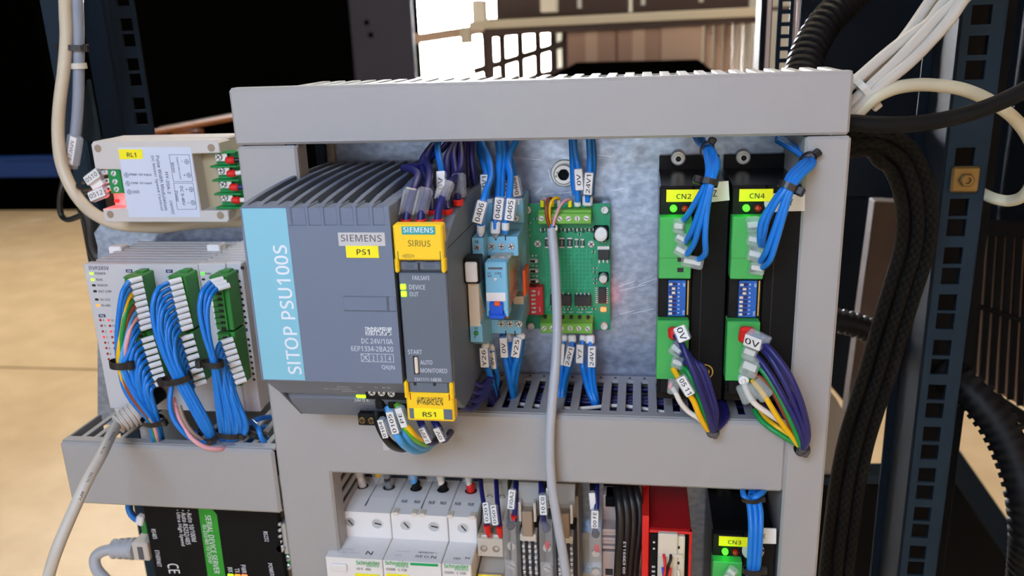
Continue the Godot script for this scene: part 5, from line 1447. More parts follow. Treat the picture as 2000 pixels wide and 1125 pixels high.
	put(MB.new().bar(V(-37.4,-165.7,16), V(-37.2,-170.2,17.5), 4.6, 2.6, 0.9), "ferrule", M["ferrule_white"], w)
	marker(w, V(-40.1,-182.5,22), V(-37.5,-171.4,20), 4.0, "24V1", V(0, 0.1, 1))
	wire("blue wire close beside the left 24V1 wire below the circuit board", "", [V(-36.6,-171.9,15),V(-37.3,-177.4,17),V(-38.7,-183.7,19),V(-40.3,-189.1,25),V(-41.2,-194.4,31),V(-41.7,-201.3,33),V(-42.1,-205.4,31)], 1.6, "blue")
	w = wire("blue wire with white Y7 marker below the circuit board", "", [V(-31.4,-168.7,17),V(-31.6,-174.2,19),V(-31.2,-182.7,21),V(-29.5,-188.4,26),V(-27.1,-193.5,32),V(-24.6,-198.3,35),V(-23.9,-203.9,33)], 1.6, "blue")
	put(MB.new().bar(V(-31.3,-165.6,16), V(-31.4,-169.9,17.5), 3.4, 2.4, 0.8), "ferrule", M["ferrule_white"], w)
	marker(w, V(-32.8,-180.5,22), V(-32.4,-170.1,20), 3.9, "Y7", V(0, 0.1, 1))
	w = wire("blue wire with white 24V1 marker below the circuit board, right one", "", [V(-27,-169.4,17),V(-26.9,-175.6,19),V(-27.3,-182.6,21),V(-26.6,-188.3,26),V(-25.1,-193.5,32),V(-23.3,-198.3,35),V(-23.2,-203.9,33)], 1.6, "blue")
	put(MB.new().bar(V(-27.1,-165.5,16), V(-27,-170.8,17.5), 5.0, 2.6, 0.9), "ferrule", M["ferrule_white"], w)
	marker(w, V(-25.9,-182.8,22), V(-25.8,-171,20), 4.2, "24V1", V(0, 0.1, 1))
	wire("blue wire close beside the right 24V1 wire below the circuit board", "", [V(-26,-171.7,15),V(-25.5,-177.2,17),V(-25.6,-183.4,19),V(-24.9,-188.7,25),V(-23.8,-193.9,31),V(-22.6,-199.2,33),V(-22.6,-204.8,31)], 1.6, "blue")


func drive(off: Vector3, s: String, label: String) -> Node3D:
	var p := thing("stepper_drive", label, "motor drive", V(26, -185, 0) + off)
	var B := func(x0, y0, z0, x1, y1, z1, b = 0.3): return MB.new().bx(x0 + off.x, y0 + off.y, z0, x1 + off.x, y1 + off.y, z1, b)
	put(B.call(10.2, -186, 4, 42.4, -73.6, 56), "case", M["black_gloss"], p)
	put(B.call(9.8, -178, 54, 25.6, -73.8, 60, 0.4), "connector_face", M["black"], p)
	put(B.call(26.2, -184.5, 50, 42.6, -73.8, 59), "heat_sink_face", M["black_matte"], p)
	put(B.call(30.6, -184.5, 58.8, 31.0, -95, 59.15, 0), "groove", M["dark"], p)
	var fl := put(B.call(10.6, -190, 1, 42.4, -66.2, 4), "mounting_flange", M["black_gloss"], p)
	var sp := V(20.6,-67.6,4) + off
	put(MB.new().lathe(sp, FRONT, [Vector2(3.9, 0), Vector2(3.9, 0.9), Vector2(3.4, 1.2), Vector2(2.6, 1.2), Vector2(2.5, 3.2), Vector2(1.5, 3.2), Vector2(1.4, 1.8), Vector2(0, 1.8)], 20), "socket_screw", M["steel"], fl)
	put(MB.new().lathe(sp + V(0, 0, 3.3), FRONT, [Vector2(1.45, 0), Vector2(1.3, -1.2), Vector2(0, -1.2)], 6), "socket", M["dark"], fl)
	# upper and lower plug blocks
	var u := put(B.call(9.6, -117.7, 56, 25.1, -86.8, 66, 0.5), "plug_block", M["green_block"], p)
	put(B.call(9.55, -107.3, 60, 25.15, -107.0, 66.05, 0), "seam", M["green_plc"], u)
	for i in 5:
		put(B.call(18.6, -93.4 - i * 5.2, 64, 21.6, -91.2 - i * 5.2, 66.1, 0), "entry_hole", M["dark"], u)
	var l := put(B.call(9.2, -171.0, 56, 25.0, -139.4, 66, 0.5), "plug_block", M["green_block"], p)
	for i in 5:
		put(B.call(17.6, -146.4 - i * 5.2, 64, 20.6, -143.6 - i * 5.2, 66.1, 0), "entry_hole", M["dark"], l)
	put(B.call(11, -179, 52, 24.6, -171.4, 64, 0.6), "lower_lip", M["black"], p)
	# blue switch block
	var d := put(B.call(14.6, -138.6, 56, 23.2, -119.6, 61.4, 0.2), "dip_switch", M["dip_blue"], p)
	var dl := []
	for i in 8:
		var y := -121.6 - i * 2.18
		var x := 17.2 if i in [1, 2] else 15.8
		put(B.call(15.0, y - 0.75, 61.2, 18.8, y + 0.75, 61.6, 0), "lever_slot", M["navy"], d)
		put(B.call(x - 0.9, y - 0.6, 61.3, x + 0.9, y + 0.6, 62.6, 0.2), "lever", M["cream"], d)
		dl.append([str(8 - i), V(19.8, y - 0.5, 61.5) + off, V(19.8, y + 0.5, 61.5) + off, 0.9])
	dl.append(["ON", V(22.3, -137.6, 61.5) + off, V(22.3, -135.4, 61.5) + off, 1.1])
	dl.append(["4D", V(22.3, -123, 61.5) + off, V(22.3, -121, 61.5) + off, 1.1])
	print_on(d, "switch_lettering", "white_print", dl)
	put(B.call(24.0, -138, 56, 24.7, -120, 60.5, 0), "contact_strip", M["gold"], p)
	# lamps and yellow label
	put(MB.new().dome(V(16.4,-83.7,60) + off, FRONT, 1.7, 1.2), "green_lamp", M["led_green"], p)
	put(MB.new().dome(V(21.8,-83.8,60) + off, FRONT, 1.6, 1.2), "red_lamp", M["led_off_red"], p)
	var yl := put(B.call(12.9, -80.6, 59.9, 28.6, -74.6, 60.4, 0.15), "yellow_label", M["label_yellow"], p)
	print_on(yl, "label_lettering", "ink", [[s, V(17.7, -77.9, 60.4) + off, V(24.7, -77.9, 60.4) + off, 2.4]])
	omni(V(16.2,-82.9,66) + off, Color(0.2, 1, 0.05), 0.00008, 0.003)
	return p


func sleeve(label: String, a: Vector3, b: Vector3, w: float, d := 3.0, f := FRONT, s := "", inner := "frosted") -> void:
	var o := thing("marker_sleeve", label, "wire marker", (a + b) / 2)
	put(MB.new().bar(a, b, w, d, 0.9, f), "sleeve", M[inner], o)
	put(MB.new().bar(a.lerp(b, 0.12), a.lerp(b, 0.88), w * 0.34, d * 0.6, 0.3, f), "inner_card", M["card"], o)


func drives_wires_upper(kind: String, starts: Array, ends: Array) -> void:
	var nth := ["topmost", "second", "third", "lowest"]
	for i in 4:
		wire("blue wire from the %s clear sleeve of the %s drive up into the top duct" % [nth[i], kind], "", starts[i] + ends[i], 1.45, "blue")


func drivers() -> void:
	var a := drive(Vector3.ZERO, "CN2", "black stepper drive with yellow CN2 label and green plugs")
	var zl := put(MB.new().prism([Vector2(33.3,-71.2),Vector2(41.9,-70.7),Vector2(42.8,-80),Vector2(33.8,-80.9)], Transform3D.IDENTITY, 59.2, 60.2, 0.1), "white_label", M["white"], a)
	print_on(zl, "label_lettering", "ink", [["Z", V(34.8,-76.6,60.3), V(36.7,-76.5,60.3), 3.2]])
	var em := put(MB.new().lathe(V(34,-169,59.2), FRONT, [Vector2(4.2, 0), Vector2(4.2, 0.25), Vector2(3.5, 0.25)], 24).lathe(V(34,-169,59.2), FRONT, [Vector2(2.4, 0.15), Vector2(0, 0.15)], 20), "emblem", M["gold"], a, "round gold emblem")
	put(MB.new().bar(V(32.4,-166.8,59.6), V(34,-171.7,59.6), 1.0, 0.2, 0).bar(V(35.5,-166.7,59.6), V(34,-171.7,59.6), 1.0, 0.2, 0).lathe(V(34.3,-167.2,59.4), FRONT, [Vector2(1.2, 0.1), Vector2(0, 0.1)], 12), "emblem_mark", M["dark"], em)
	var b := drive(V(34.2, 0, 0), "CN4", "black stepper drive with yellow CN4 label, right of the CN2 drive")
	put(MB.new().cyl(V(63.4,-81.4,59.6), FRONT, 4.6, 0.5, 24), "round_sticker", M["plate"], b)
	zl = put(MB.new().prism([Vector2(69.2,-77.3),Vector2(77.3,-77.3),Vector2(77.7,-85.4),Vector2(69.4,-85.5)], Transform3D.IDENTITY, 59.2, 60.2, 0.1), "white_label", M["white"], b)
	print_on(zl, "label_lettering", "ink", [["Y", V(70.2,-81.1,60.3), V(72,-81.1,60.3), 3.2]])
	var c := drive(V(31.3, -189.5, 0), "CN3", "black stepper drive with yellow CN3 label, below the middle duct")
	zl = put(MB.new().prism([Vector2(65.3,-258),Vector2(73.9,-258.1),Vector2(74.3,-267.3),Vector2(65.6,-267.6)], Transform3D.IDENTITY, 59.4, 60.2, 0.1), "white_label", M["white"], c)
	print_on(zl, "label_lettering", "ink", [["X", V(66.4,-262.7,60.3), V(68.4,-262.7,60.3), 2.9]])
	var st := put(MB.new().cyl(V(62.5,-272.4,59.5), FRONT, 5.9, 0.6, 24), "round_sticker", M["plate"], c)
	put(MB.new().bar(V(65.4,-274.1,60.3), V(67,-269.1,60.3), 1.4, 0.2, 0).bar(V(65.9,-271.3,60.3), V(68.3,-271.8,60.3), 1.4, 0.2, 0), "sticker_mark", M["ink"], st)

	# blue wires of the CN2 drive: sleeves, two ties, up and left into the top duct
	drives_wires_upper("CN2", [[V(20.9,-88,68),V(22.9,-84.1,72),V(26.4,-76.6,76)], [V(22.2,-98.4,68),V(24.3,-92.5,74),V(27.1,-82.8,78)], [V(22.9,-104.7,68),V(25.8,-97.9,74),V(27.8,-87.3,79)], [V(28.1,-107.5,68),V(31.1,-102.7,74),V(30.4,-94,79)]], [[V(29.8,-69.1,78),V(31.1,-62.9,76),V(30.9,-57.9,66),V(31,-56,56),V(28.8,-54.9,38),V(27.2,-52.3,30)], [V(30.5,-70,80),V(31.9,-63.4,77),V(32.2,-58.6,66),V(31.8,-56,56),V(29.6,-54.9,38),V(28.6,-52.3,30)], [V(31.2,-70.5,81),V(33.1,-63.3,78),V(34.2,-59.1,67),V(33,-56,56),V(30.9,-55.2,38),V(29.6,-52.3,30)], [V(30.7,-81.8,80),V(32.4,-68.6,81),V(35.2,-60.7,74),V(34.5,-57.2,62),V(33.4,-55.6,54),V(31.6,-54.9,38),V(30.6,-52.4,30)]])
	tie("black cable tie round the CN2 drive's blue wires, lower one", V(31,-67.9,79), V(31.9,-63.4,77) - V(30.1,-70.7,80), 4.0, 3.2, "tie", 2.8, 0.5)
	tie("black cable tie round the CN2 drive's blue wires at the top duct", V(31.6,-55.7,58), V(28.8,-54.9,38) - V(32.1,-56.8,60), 3.4, 2.6, "tie", 2.4, 0.0)
	sleeve("clear sleeve on the topmost blue wire of the CN2 drive", V(16.1,-90.6,67), V(21.4,-91,68.5), 7.6)
	sleeve("clear sleeve on the second blue wire of the CN2 drive", V(17.5,-95.5,67), V(22.4,-97.8,69), 6.0)
	sleeve("clear sleeve on the third blue wire of the CN2 drive", V(17.3,-101.4,67), V(22.6,-104,69), 6.4)
	sleeve("clear ragged sleeve on the lowest blue wire of the CN2 drive", V(20.4,-107.7,67), V(30.7,-109.3,69), 6.2)
	# blue wires of the CN4 drive
	drives_wires_upper("CN4", [[V(56.9,-99.8,69),V(55.7,-94.5,74),V(55.7,-86.3,78)], [V(58,-100.4,68),V(57.5,-93.9,74),V(58.1,-85.6,78)], [V(57.2,-107.8,69),V(58.6,-101.5,76),V(60.9,-90.5,80)], [V(58.4,-110.9,69),V(60.7,-104.9,76),V(62.6,-93.8,80)]], [[V(60.2,-76.7,80),V(64.4,-70.3,80),V(67.2,-65.3,76),V(73.7,-61.8,66),V(75.9,-60.4,60),V(73.3,-58.3,44),V(68,-55.8,30)], [V(60.8,-77,82),V(65,-70.3,82),V(68.1,-65.3,78),V(74.6,-62,68),V(76.9,-61.1,60),V(74.3,-58.5,42),V(69.7,-55.8,28)], [V(63.7,-78.9,82),V(66.3,-70.6,82),V(70,-65.3,78),V(76.5,-62.3,68),V(77.9,-61.4,58),V(75.3,-58.1,40),V(70.9,-55,26)], [V(64.8,-81.5,82),V(67.2,-71.3,82),V(71.5,-66,78),V(78.6,-61.9,68),V(78.8,-60.7,58),V(75.6,-58.6,42),V(68.5,-54.9,26)]])
	tie("black cable tie round the CN4 drive's blue wires, lower one", V(66.4,-70.2,81), V(69.4,-65.6,78) - V(64,-76.6,81), 4.6, 3.2, "tie", 3.0, 0.1)
	tie("black cable tie round the CN4 drive's blue wires beside the right post", V(76.8,-60.5,64), V(75.3,-58.3,44) - V(78,-61.2,66), 3.8, 2.8, "tie", 2.6, 0.98)
	sleeve("clear sleeve on the topmost blue wire of the CN4 drive", V(50.2,-90.7,67), V(56.4,-89.6,69), 8.0)
	sleeve("clear sleeve on the second blue wire of the CN4 drive", V(50.8,-96.9,67), V(57.4,-97.8,69), 7.0)
	sleeve("clear sleeve on the third blue wire of the CN4 drive", V(51.4,-103.8,67), V(58.1,-105,69), 7.6)
	sleeve("clear sleeve on the lowest blue wire of the CN4 drive", V(52.7,-111.1,67), V(59.4,-111.6,69), 7.0)
	# motor wires of the CN2 drive
	var w := wire("dark blue wire with white 0V marker leaving the CN2 drive's lower plug", "", [V(17.5,-145.9,68),V(20.5,-147.2,73),V(23.5,-153.3,78),V(27.8,-163.3,80),V(32.5,-176.9,78),V(35.8,-188.1,74),V(38.1,-196.7,70),V(40.9,-194.6,64),V(42.5,-190.5,54),V(41.2,-189.3,48)], 1.55, "navy")
	put(MB.new().bar(V(16.7,-142,68), V(17.3,-148.2,68), 4.6, 4.0, 1.2), "red_collar", M["red"], w)
	marker(w, V(19.7,-139.6,74), V(22.6,-145.8,77), 5.6, "0V", V(0, 0, 1), false)
	for i in 3:
		wire("dark blue wire behind the 0V wire of the CN2 drive, %s from it" % ["first", "second", "third"][i], "", [V(18.2,-150.4,67) + V(i, -i * 5.0, 0), V(23.7,-153.1,74) + V(i * 1.4, -i * 3, -1), V(27.5,-160,77) + V(i * 1.9, 0, -i), V(32.1,-173.2,76) + V(i * 2.0, 0, -i), V(36,-185.7,73) + V(i * 1.6, 0, -i * 1.2), V(38.2,-197.1,69) + V(i * 0.5, 0, -1), V(42.3,-194.5,60) + V(i * 1.4, 0, 0), V(43.4,-191.4,52) + V(i, 0, 0), V(41.8,-190.1,46)], 1.55, "navy")
	sleeve("clear sleeve below the 0V marker of the CN2 drive, upper one", V(16.5,-151.4,68), V(21.5,-154.3,71), 8.0)
	sleeve("clear sleeve below the 0V marker of the CN2 drive, lower one", V(16.7,-159.7,68), V(22.6,-161.1,70), 6.6)
	w = wire("yellow wire with white 0511 marker leaving the CN2 drive's lower plug", "", [V(17.6,-164.1,68),V(19.9,-166.9,72),V(24.1,-172.5,76),V(27.6,-178,76),V(30.7,-186.3,74),V(34.4,-194.8,70),V(37.3,-198.7,67)], 1.5, "yellow_wire")
	marker(w, V(20.7,-164.7,77), V(26,-173.1,79), 4.6, "05 11", V(0, 0, 1), false)
	w = wire("white wire with clear red tipped sleeve leaving the CN2 drive's lower plug", "", [V(16.4,-173.4,68),V(18.9,-176.2,70),V(21.6,-181.4,71),V(25.6,-186.5,70),V(30.8,-190.2,70),V(36,-197.2,67)], 1.4, "white_wire")
	put(MB.new().bar(V(15,-173,69), V(20.6,-173.3,70), 8.4, 3.0, 0.8), "marker_sleeve", M["frosted"], w)
	put(MB.new().bar(V(15.5,-172,69.4), V(17.4,-172.5,69.6), 3.6, 3.2, 0.6), "pink_tip", M["pink_wire"], w)
	wire("green wire half hidden behind the dark blue wires of the CN2 drive", "", [V(21.7,-162.9,68),V(25,-164.9,72),V(28.4,-173.2,74),V(33.2,-186.3,72),V(37.3,-198.2,67)], 1.4, "green_wire")
	var t := thing("cable_tie", "grey square cable tie head at the foot of the CN2 drive's dark blue wires", "cable tie", V(38.3,-199.1,68))
	put(MB.new().box(V(38.3,-199.1,68), V(5.4, 4.0, 4.2), 0.7, Basis(FRONT, -0.5)), "head", M["tie_grey"], t)
	put(MB.new().lathe(V(38,-197.7,67), V(38,-197.7,67) - V(36,-190,70), [Vector2(3.4, 0), Vector2(3.4, 2.4), Vector2(2.6, 2.4)], 16), "band", M["tie"], t)
	# motor wires of the CN4 drive
	w = wire("dark blue wire with white 0V marker leaving the CN4 drive's lower plug", "", [V(53,-145.7,68),V(58,-146.1,74),V(62.9,-149,80),V(70,-157.9,84),V(76.3,-171,84),V(81.1,-185.5,80),V(83.2,-195.8,76),V(82.6,-203.6,72)], 1.6, "navy")
	put(MB.new().bar(V(52.8,-141,69), V(52.3,-149.3,68), 7.4, 4.0, 1.2, FRONT), "red_collar", M["red"], w)
	marker(w, V(51.4,-144.9,74), V(58.7,-146.5,78), 6.2, "0V", V(0.1, -0.2, 1), false)
	put(MB.new().bar(V(53.2,-142.5,72), V(62.4,-145.8,77), 5.0, 4.0, 0.8), "sleeve", M["sleeve"], w)
	wire("dark blue wire second from the outside of the CN4 drive's loop", "", [V(54.1,-149.7,67),V(60,-150.9,73),V(65.1,-156.5,79),V(71.7,-168.5,82),V(77.6,-181.9,80),V(81.7,-193.5,77),V(83.2,-203.1,72)], 1.6, "navy")
	wire("dark blue wire third from the outside of the CN4 drive's loop", "", [V(55.3,-154.6,66),V(58.9,-157.1,71),V(64.3,-164,76),V(70,-173.5,79),V(76.4,-185.2,79),V(81,-196.4,75),V(82.6,-204.1,71)], 1.6, "navy")
	wire("green wire inside the dark blue wires of the CN4 drive", "", [V(56.3,-160.1,66),V(60.4,-162.6,71),V(65.5,-169,75),V(70.6,-178,77),V(75.4,-188.6,76),V(79.4,-198.4,73),V(81.5,-204.2,70)], 1.4, "green_wire")
	wire("brown wire behind the green wire of the CN4 drive", "", [V(55.8,-166.6,66),V(60.7,-168.4,68),V(65.6,-173,70),V(69.8,-180.4,72),V(75.4,-191.4,72),V(80.8,-203.3,69)], 1.4, "brown_wire")
	w = wire("yellow wire in a clear sleeve leaving the CN4 drive's lower plug", "", [V(56.5,-169.5,68),V(59.5,-172.3,72),V(62.8,-176.4,75),V(68.9,-186.5,75),V(74.6,-194.8,73),V(80.2,-203.2,70)], 1.4, "yellow_wire")
	put(MB.new().bar(V(56.3,-169.5,70), V(63.5,-175.7,75), 8.0, 3.6, 1.0), "marker_sleeve", M["frosted"], w)
	w = wire("white wire in a clear sleeve leaving the CN4 drive's lower plug", "", [V(51.9,-168.6,68),V(53.4,-173.8,71),V(57.2,-179.4,73),V(64.3,-185.2,72),V(70.5,-189.7,71),V(75.9,-193.4,70)], 1.5, "white_wire")
	put(MB.new().bar(V(51.5,-170.6,70), V(55.4,-179.4,73), 7.6, 3.6, 1.0), "marker_sleeve", M["frosted"], w)
	put(MB.new().lathe(V(52.1,-169.1,68), FRONT, [Vector2(2.6, -2), Vector2(2.6, 1.5), Vector2(2.0, 2.0), Vector2(1.2, 2.0)], 14), "collar", M["white"], w)
	wire("green wire curving back under the sleeves of the CN4 drive", "", [V(59.5,-190,58),V(62.5,-193.4,63),V(67.2,-196.1,67),V(73,-199.2,69),V(79.1,-202.8,69)], 1.4, "green_wire")
	wire("yellow wire curving back under the sleeves of the CN4 drive", "", [V(60.6,-189.4,56),V(65.3,-193.3,61),V(69.9,-195.5,66),V(75.6,-198.7,68),V(79.9,-202.8,69)], 1.4, "yellow_wire")
	wire("brown wire curving back beside the lower yellow wire of the CN4 drive", "", [V(62.5,-189.4,55),V(67.2,-192.7,60),V(71.7,-195.5,65),V(76.6,-198.2,67),V(80.3,-202.3,69)], 1.4, "brown_wire")
	wire("dark blue wire curving back behind the yellow wire of the CN4 drive", "", [V(66,-187.8,54),V(70.4,-189.7,60),V(75,-192.9,65),V(79,-198.1,68),V(81.7,-203.7,69)], 1.5, "navy")
	sleeve("clear sleeve below the 0V marker of the CN4 drive, upper one", V(51.1,-152.6,69), V(57.4,-154,72), 9.0)
	sleeve("clear pointed sleeve in the middle of the CN4 drive's lower plug", V(50.6,-159.9,69), V(58.6,-162.2,72), 11.0)
	t = thing("cable_tie", "grey square cable tie head at the foot of the CN4 drive's wire loop", "cable tie", V(82.7,-206.5,70))
	put(MB.new().box(V(82.8,-206.5,70), V(5.6, 4.4, 4.4), 0.7, Basis(FRONT, -0.45)), "head", M["tie_grey"], t)
	put(MB.new().lathe(V(81.9,-204.8,69), V(81.9,-204.8,69) - V(78,-196.5,73), [Vector2(4.0, 0), Vector2(4.0, 2.4), Vector2(3.2, 2.4)], 16), "band", M["tie"], t)
	# wires of the CN3 drive
	for i in 3:
		wire("blue wire hanging past the CN3 drive's X label, %s of three" % ["left one", "middle one", "right one"][i], "", [V(62.7,-239.1,50) + V(i * 1.2, 0, 0), V(58.7,-239.1,62) + V(i * 2.4, 0, 0), V(58.7,-244.1,68) + V(i * 2.7, 0, 0), V(59,-251,72) + V(i * 2.4, 0, 0), V(59,-263.9,73) + V(i * 2.4, 0, 0), V(59.2,-276.2,72) + V(i * 2.2, 0, 0), V(59.6,-289.6,68) + V(i * 2.4, 0, 0)], 1.5, "blue")
	wire("short blue wire end looping at the top of the CN3 drive's wires", "", [V(56.3,-238.4,54),V(55.7,-237.2,62),V(56.4,-238,64),V(58.1,-238.9,64)], 1.6, "blue")
	wire("blue wire branching right at the top of the CN3 drive's wires", "", [V(68.3,-239,52),V(65.4,-236.9,60),V(62.3,-236.7,64),V(60.4,-238.1,64)], 1.6, "blue")
	tie("black cable tie round the CN3 drive's blue wires, lower one", V(60.7,-275.7,73), V(0, 1, 0), 4.6, 2.8, "tie", 3.0, 0.98)
	tie("black cable tie round the CN3 drive's blue wires at the top", V(59.5,-238.5,64), V(0, 1, 0), 4.4, 2.8, "tie", 2.2, 0.98)
	sleeve("clear sleeve in the CN3 drive's green plug at the picture's foot, upper one", V(48.3,-279.1,68), V(52.9,-281.5,70), 7.0)
	sleeve("clear sleeve in the CN3 drive's green plug at the picture's foot, lower one", V(46.8,-282,69), V(50.6,-285.2,71), 7.0)

const NTH := ["topmost", "second", "third", "fourth", "fifth", "sixth", "seventh", "eighth", "ninth", "tenth"]


func plug_column(p: Node3D, x0: float, y1: float, y0: float, empty: Array) -> void:
	# green plug with a slotted face: nine openings
	var g := put(MB.new().bx(x0, y0, 42, x0 + 10.4, y1, 55, 0.5), "plug_block", M["green_plc"], p)
	put(MB.new().bx(x0 + 7.0, y0 + 0.4, 54, x0 + 7.9, y1 - 0.4, 57, 0.2).bx(x0 + 3.2, y1 - 0.4, 42, x0 + 8, y1 + 1.0, 48, 0.3), "ridge", M["green_plc"], g)
	var wl := MB.new()
	for i in 9:
		var y := y1 - 1.9 - i * (y1 - y0 - 1.0) / 9.0
		wl.bx(x0 + 3.2, y - 2.5, 54.5, x0 + 6.8, y - 0.5, 55.1, 0)
	put(wl, "openings", M["dark"], g)
	for i in 9:
		var y := y1 - 0.4 - i * (y1 - y0 - 1.0) / 9.0
		put(MB.new().bx(x0 + 0.4, y - 0.35, 54, x0 + 7, y + 0.15, 56.4, 0.1), "divider", M["green_plc"], g)


func plug_wires(which: String, outer: Array, inner: Array, n: int, r: float, mats: Array, kind: String, fx: Vector3) -> void:
	for i in n:
		var f := i / float(maxi(1, n - 1))
		var pts := []
		for k in outer.size():
			pts.append((outer[k] as Vector3).lerp(inner[k], f) + V(0, 0, sin(i * 2.1 + k) * 0.7 * minf(1, k / 2.0)))
		var w := wire("%s wire from the %s terminal of the controller's %s green plug" % [kind if i >= mats.size() else {"blue": "blue", "yellow_wire": "yellow", "green_wire": "green", "brown_wire": "brown", "light_blue": "pale blue", "pink_wire": "pink", "white_wire": "white"}[mats[i]], NTH[i], which], "", pts, r, mats[i] if i < mats.size() else "blue", 9)
		var a: Vector3 = pts[0]
		put(MB.new().lathe(a + fx, -fx + V(-0.6, 0, 0.3), [Vector2(0, 0), Vector2(1.5, 0), Vector2(1.6, fx.length() * 0.85), Vector2(1.25, fx.length() + 0.4), Vector2(0, fx.length() + 0.4)], 12), "ferrule", M["ferrule_white"], w)


func controller() -> void:
	var p := thing("controller", "white programmable controller with three columns of green plugs", "controller", V(-281, -207, -18))
	put(MB.new().bx(-316, -208.5, -18, -245.7, -120.5, 41, 0.6), "housing", M["plc"], p)
	put(MB.new().bx(-316.2, -208.8, 38, -245.6, -118.2, 42, 0.5), "front_plate", M["plc"], p)
	put(MB.new().bx(-245.4, -208.0, -18, -219.8, -120.0, 41, 0.6), "module_housing", M["plc"], p)
	put(MB.new().bx(-245.4, -208.2, 38, -229.0, -117.6, 42, 0.5), "module_front", M["plc"], p)
	put(MB.new().bx(-228.8, -208.2, 36, -219.6, -117.4, 41.6, 0.5), "module_strip", M["plc"], p)
	for i in 9:
		var z := -14.0 + i * 6.1
		put(MB.new().bx(-316 + (i % 2) * 1.0, -121, z, -245.8, -118.3, z + 3.0, 0.3), "rib", M["plc_rib"], p)
		put(MB.new().bx(-245.2, -121, z, -220, -117.8, z + 3.0, 0.3), "rib", M["plc_rib"], p)
	for e in [V(-316.5,-118.3,6), V(-252.3,-117.2,6)]:
		put(MB.new().box(e, V(8.5, 5, 9), 0.8), "clip", M["white"], p)
	put(MB.new().cyl(V(-218.9,-119.9,42), FRONT, 1.1, 0.4, 12), "hole", M["dark"], p)
	# print on the front
	var ink := [["DVP28SV", V(-312.6,-120.4,42.1), V(-300.2,-120.5,42.1), 2.1]]
	print_on(p, "model_lettering", "ink_blue", ink, FRONT, true)
	print_on(p, "lamp_lettering", "ink_soft", [["POWER", V(-309.5,-123.7,42.1), V(-302.7,-123.7,42.1), 1.4], ["RUN", V(-309.3,-127.4,42.1), V(-305.6,-127.4,42.1), 1.4], ["ERROR", V(-309.2,-130.8,42.1), V(-302.8,-130.8,42.1), 1.4], ["BAT LOW", V(-309.2,-134.5,42.1), V(-301.1,-134.4,42.1), 1.4], ["RS-232", V(-309,-139.5,42.1), V(-303,-139.4,42.1), 1.4], ["RS-485", V(-309.1,-143,42.1), V(-303.3,-143,42.1), 1.4]])
	for q in [[V(-311.8,-123.8,42), "led_lime"], [V(-311.8,-127.5,42), "led_lime"], [V(-311.7,-130.9,42), "led_off"], [V(-311.6,-134.5,42), "ink"], [V(-311.5,-139.5,42), "ink"], [V(-311.4,-143.1,42), "led_amber"]]:
		put(MB.new().box(q[0], V(2.3, 1.4, 0.7), 0.3), "status_led", M[q[1]], p)
	for q in [["IN", V(-312.1,-149.5,42.1), V(-307.8,-149.4,42.1)], ["IN", V(-289.9,-122.1,42.1), V(-285.8,-122.1,42.1)], ["OUT", V(-265.3,-122.1,42.1), V(-261.1,-122.1,42.1)], ["IN", V(-225.5,-122.1,41.7), V(-221.6,-122,41.7)], ["OUT", V(-224.8,-156.8,41.7), V(-220.8,-156.8,41.7)]]:
		var bd := put(MB.new().bar(q[1], q[2], 1.9, 0.12, 0), "name_badge", M["ink_blue"], p)
		print_on(bd, "badge_lettering", "white_print", [[q[0], (q[1] as Vector3).lerp(q[2], 0.25) + V(0, 0, 0.05), (q[1] as Vector3).lerp(q[2], 0.75) + V(0, 0, 0.05), 1.1]])
	var nums := []
	for i in 8:
		var f := i / 7.0
		var e := V(-311.5,-152.1,42).lerp(V(-310.8,-176.7,42), f)
		put(MB.new().cyl(e, FRONT, 0.72, 0.4, 10), "input_led", M["led_dot" if i == 3 else "led_off_red"], p)
		put(MB.new().cyl(e + V(5.3, 0, 0), FRONT, 0.72, 0.4, 10), "input_led", M["led_dot" if i in [0, 2] else "led_off_red"], p)
		nums.append([str(i), e + V(1.5, 0, 0.1), e + V(2.3, 0, 0.1), 1.3])
		nums.append([str(10 + i), e + V(6.6, 0, 0.1), e + V(8.4, 0, 0.1), 1.3])
		put(MB.new().cyl(V(-221.9,-127.8,41.6).lerp(V(-221.3,-152.7,41.6), f), FRONT, 0.85, 0.2, 10), "channel_led", M["dark"], p)
		put(MB.new().cyl(V(-221.2,-162.7,41.6).lerp(V(-220.9,-187.5,41.6), f), FRONT, 0.85, 0.2, 10), "channel_led", M["dark"], p)
		nums.append(["X%d" % i, V(-223.3,-129.6,41.7).lerp(V(-223.1,-154.5,41.7), f), V(-221.9,-129.6,41.7).lerp(V(-221.7,-154.5,41.7), f), 1.1])
	print_on(p, "channel_lettering", "ink_soft", nums)
	put(MB.new().box(V(-243.2,-123.4,42), V(2.0, 1.5, 0.6), 0.2), "status_led", M["led_green"], p)
	put(MB.new().box(V(-243.2,-126.8,42), V(2.0, 1.2, 0.6), 0.2), "status_led", M["led_off"], p)
	print_on(p, "module_lettering", "ink_soft", [["POWER", V(-241.8,-123.4,42.1), V(-238,-123.4,42.1), 1.3]])
	var tl := []
	for i in 6:
		var f := i / 5.0
		var a := V(-233.7,-135,50).lerp(V(-232.9,-152.7,50), f)
		put(MB.new().box(a, V(4.4, 3.0, 0.2), 0), "terminal_card", M["card"], p)
		tl.append([["X2", "X3", "X4", "X5", "X10", "X11"][i], a + V(-1.4, 0, 0.15), a + V(1.4, 0, 0.15), 1.5])
	print_on(p, "terminal_lettering", "ink", tl, FRONT, true)
	# six green plugs
	for q in [[-283.2, -121.4, -152.6], [-283.2, -153.6, -185.2], [-256.6, -121.0, -152.2], [-256.6, -153.4, -185.6], [-232.4, -121.0, -152.4], [-232.4, -153.6, -186.0]]:
		plug_column(p, q[0], q[1], q[2], [])
	# cables plugged into its front
	var fx := V(5.2, 0.8, -4.5)
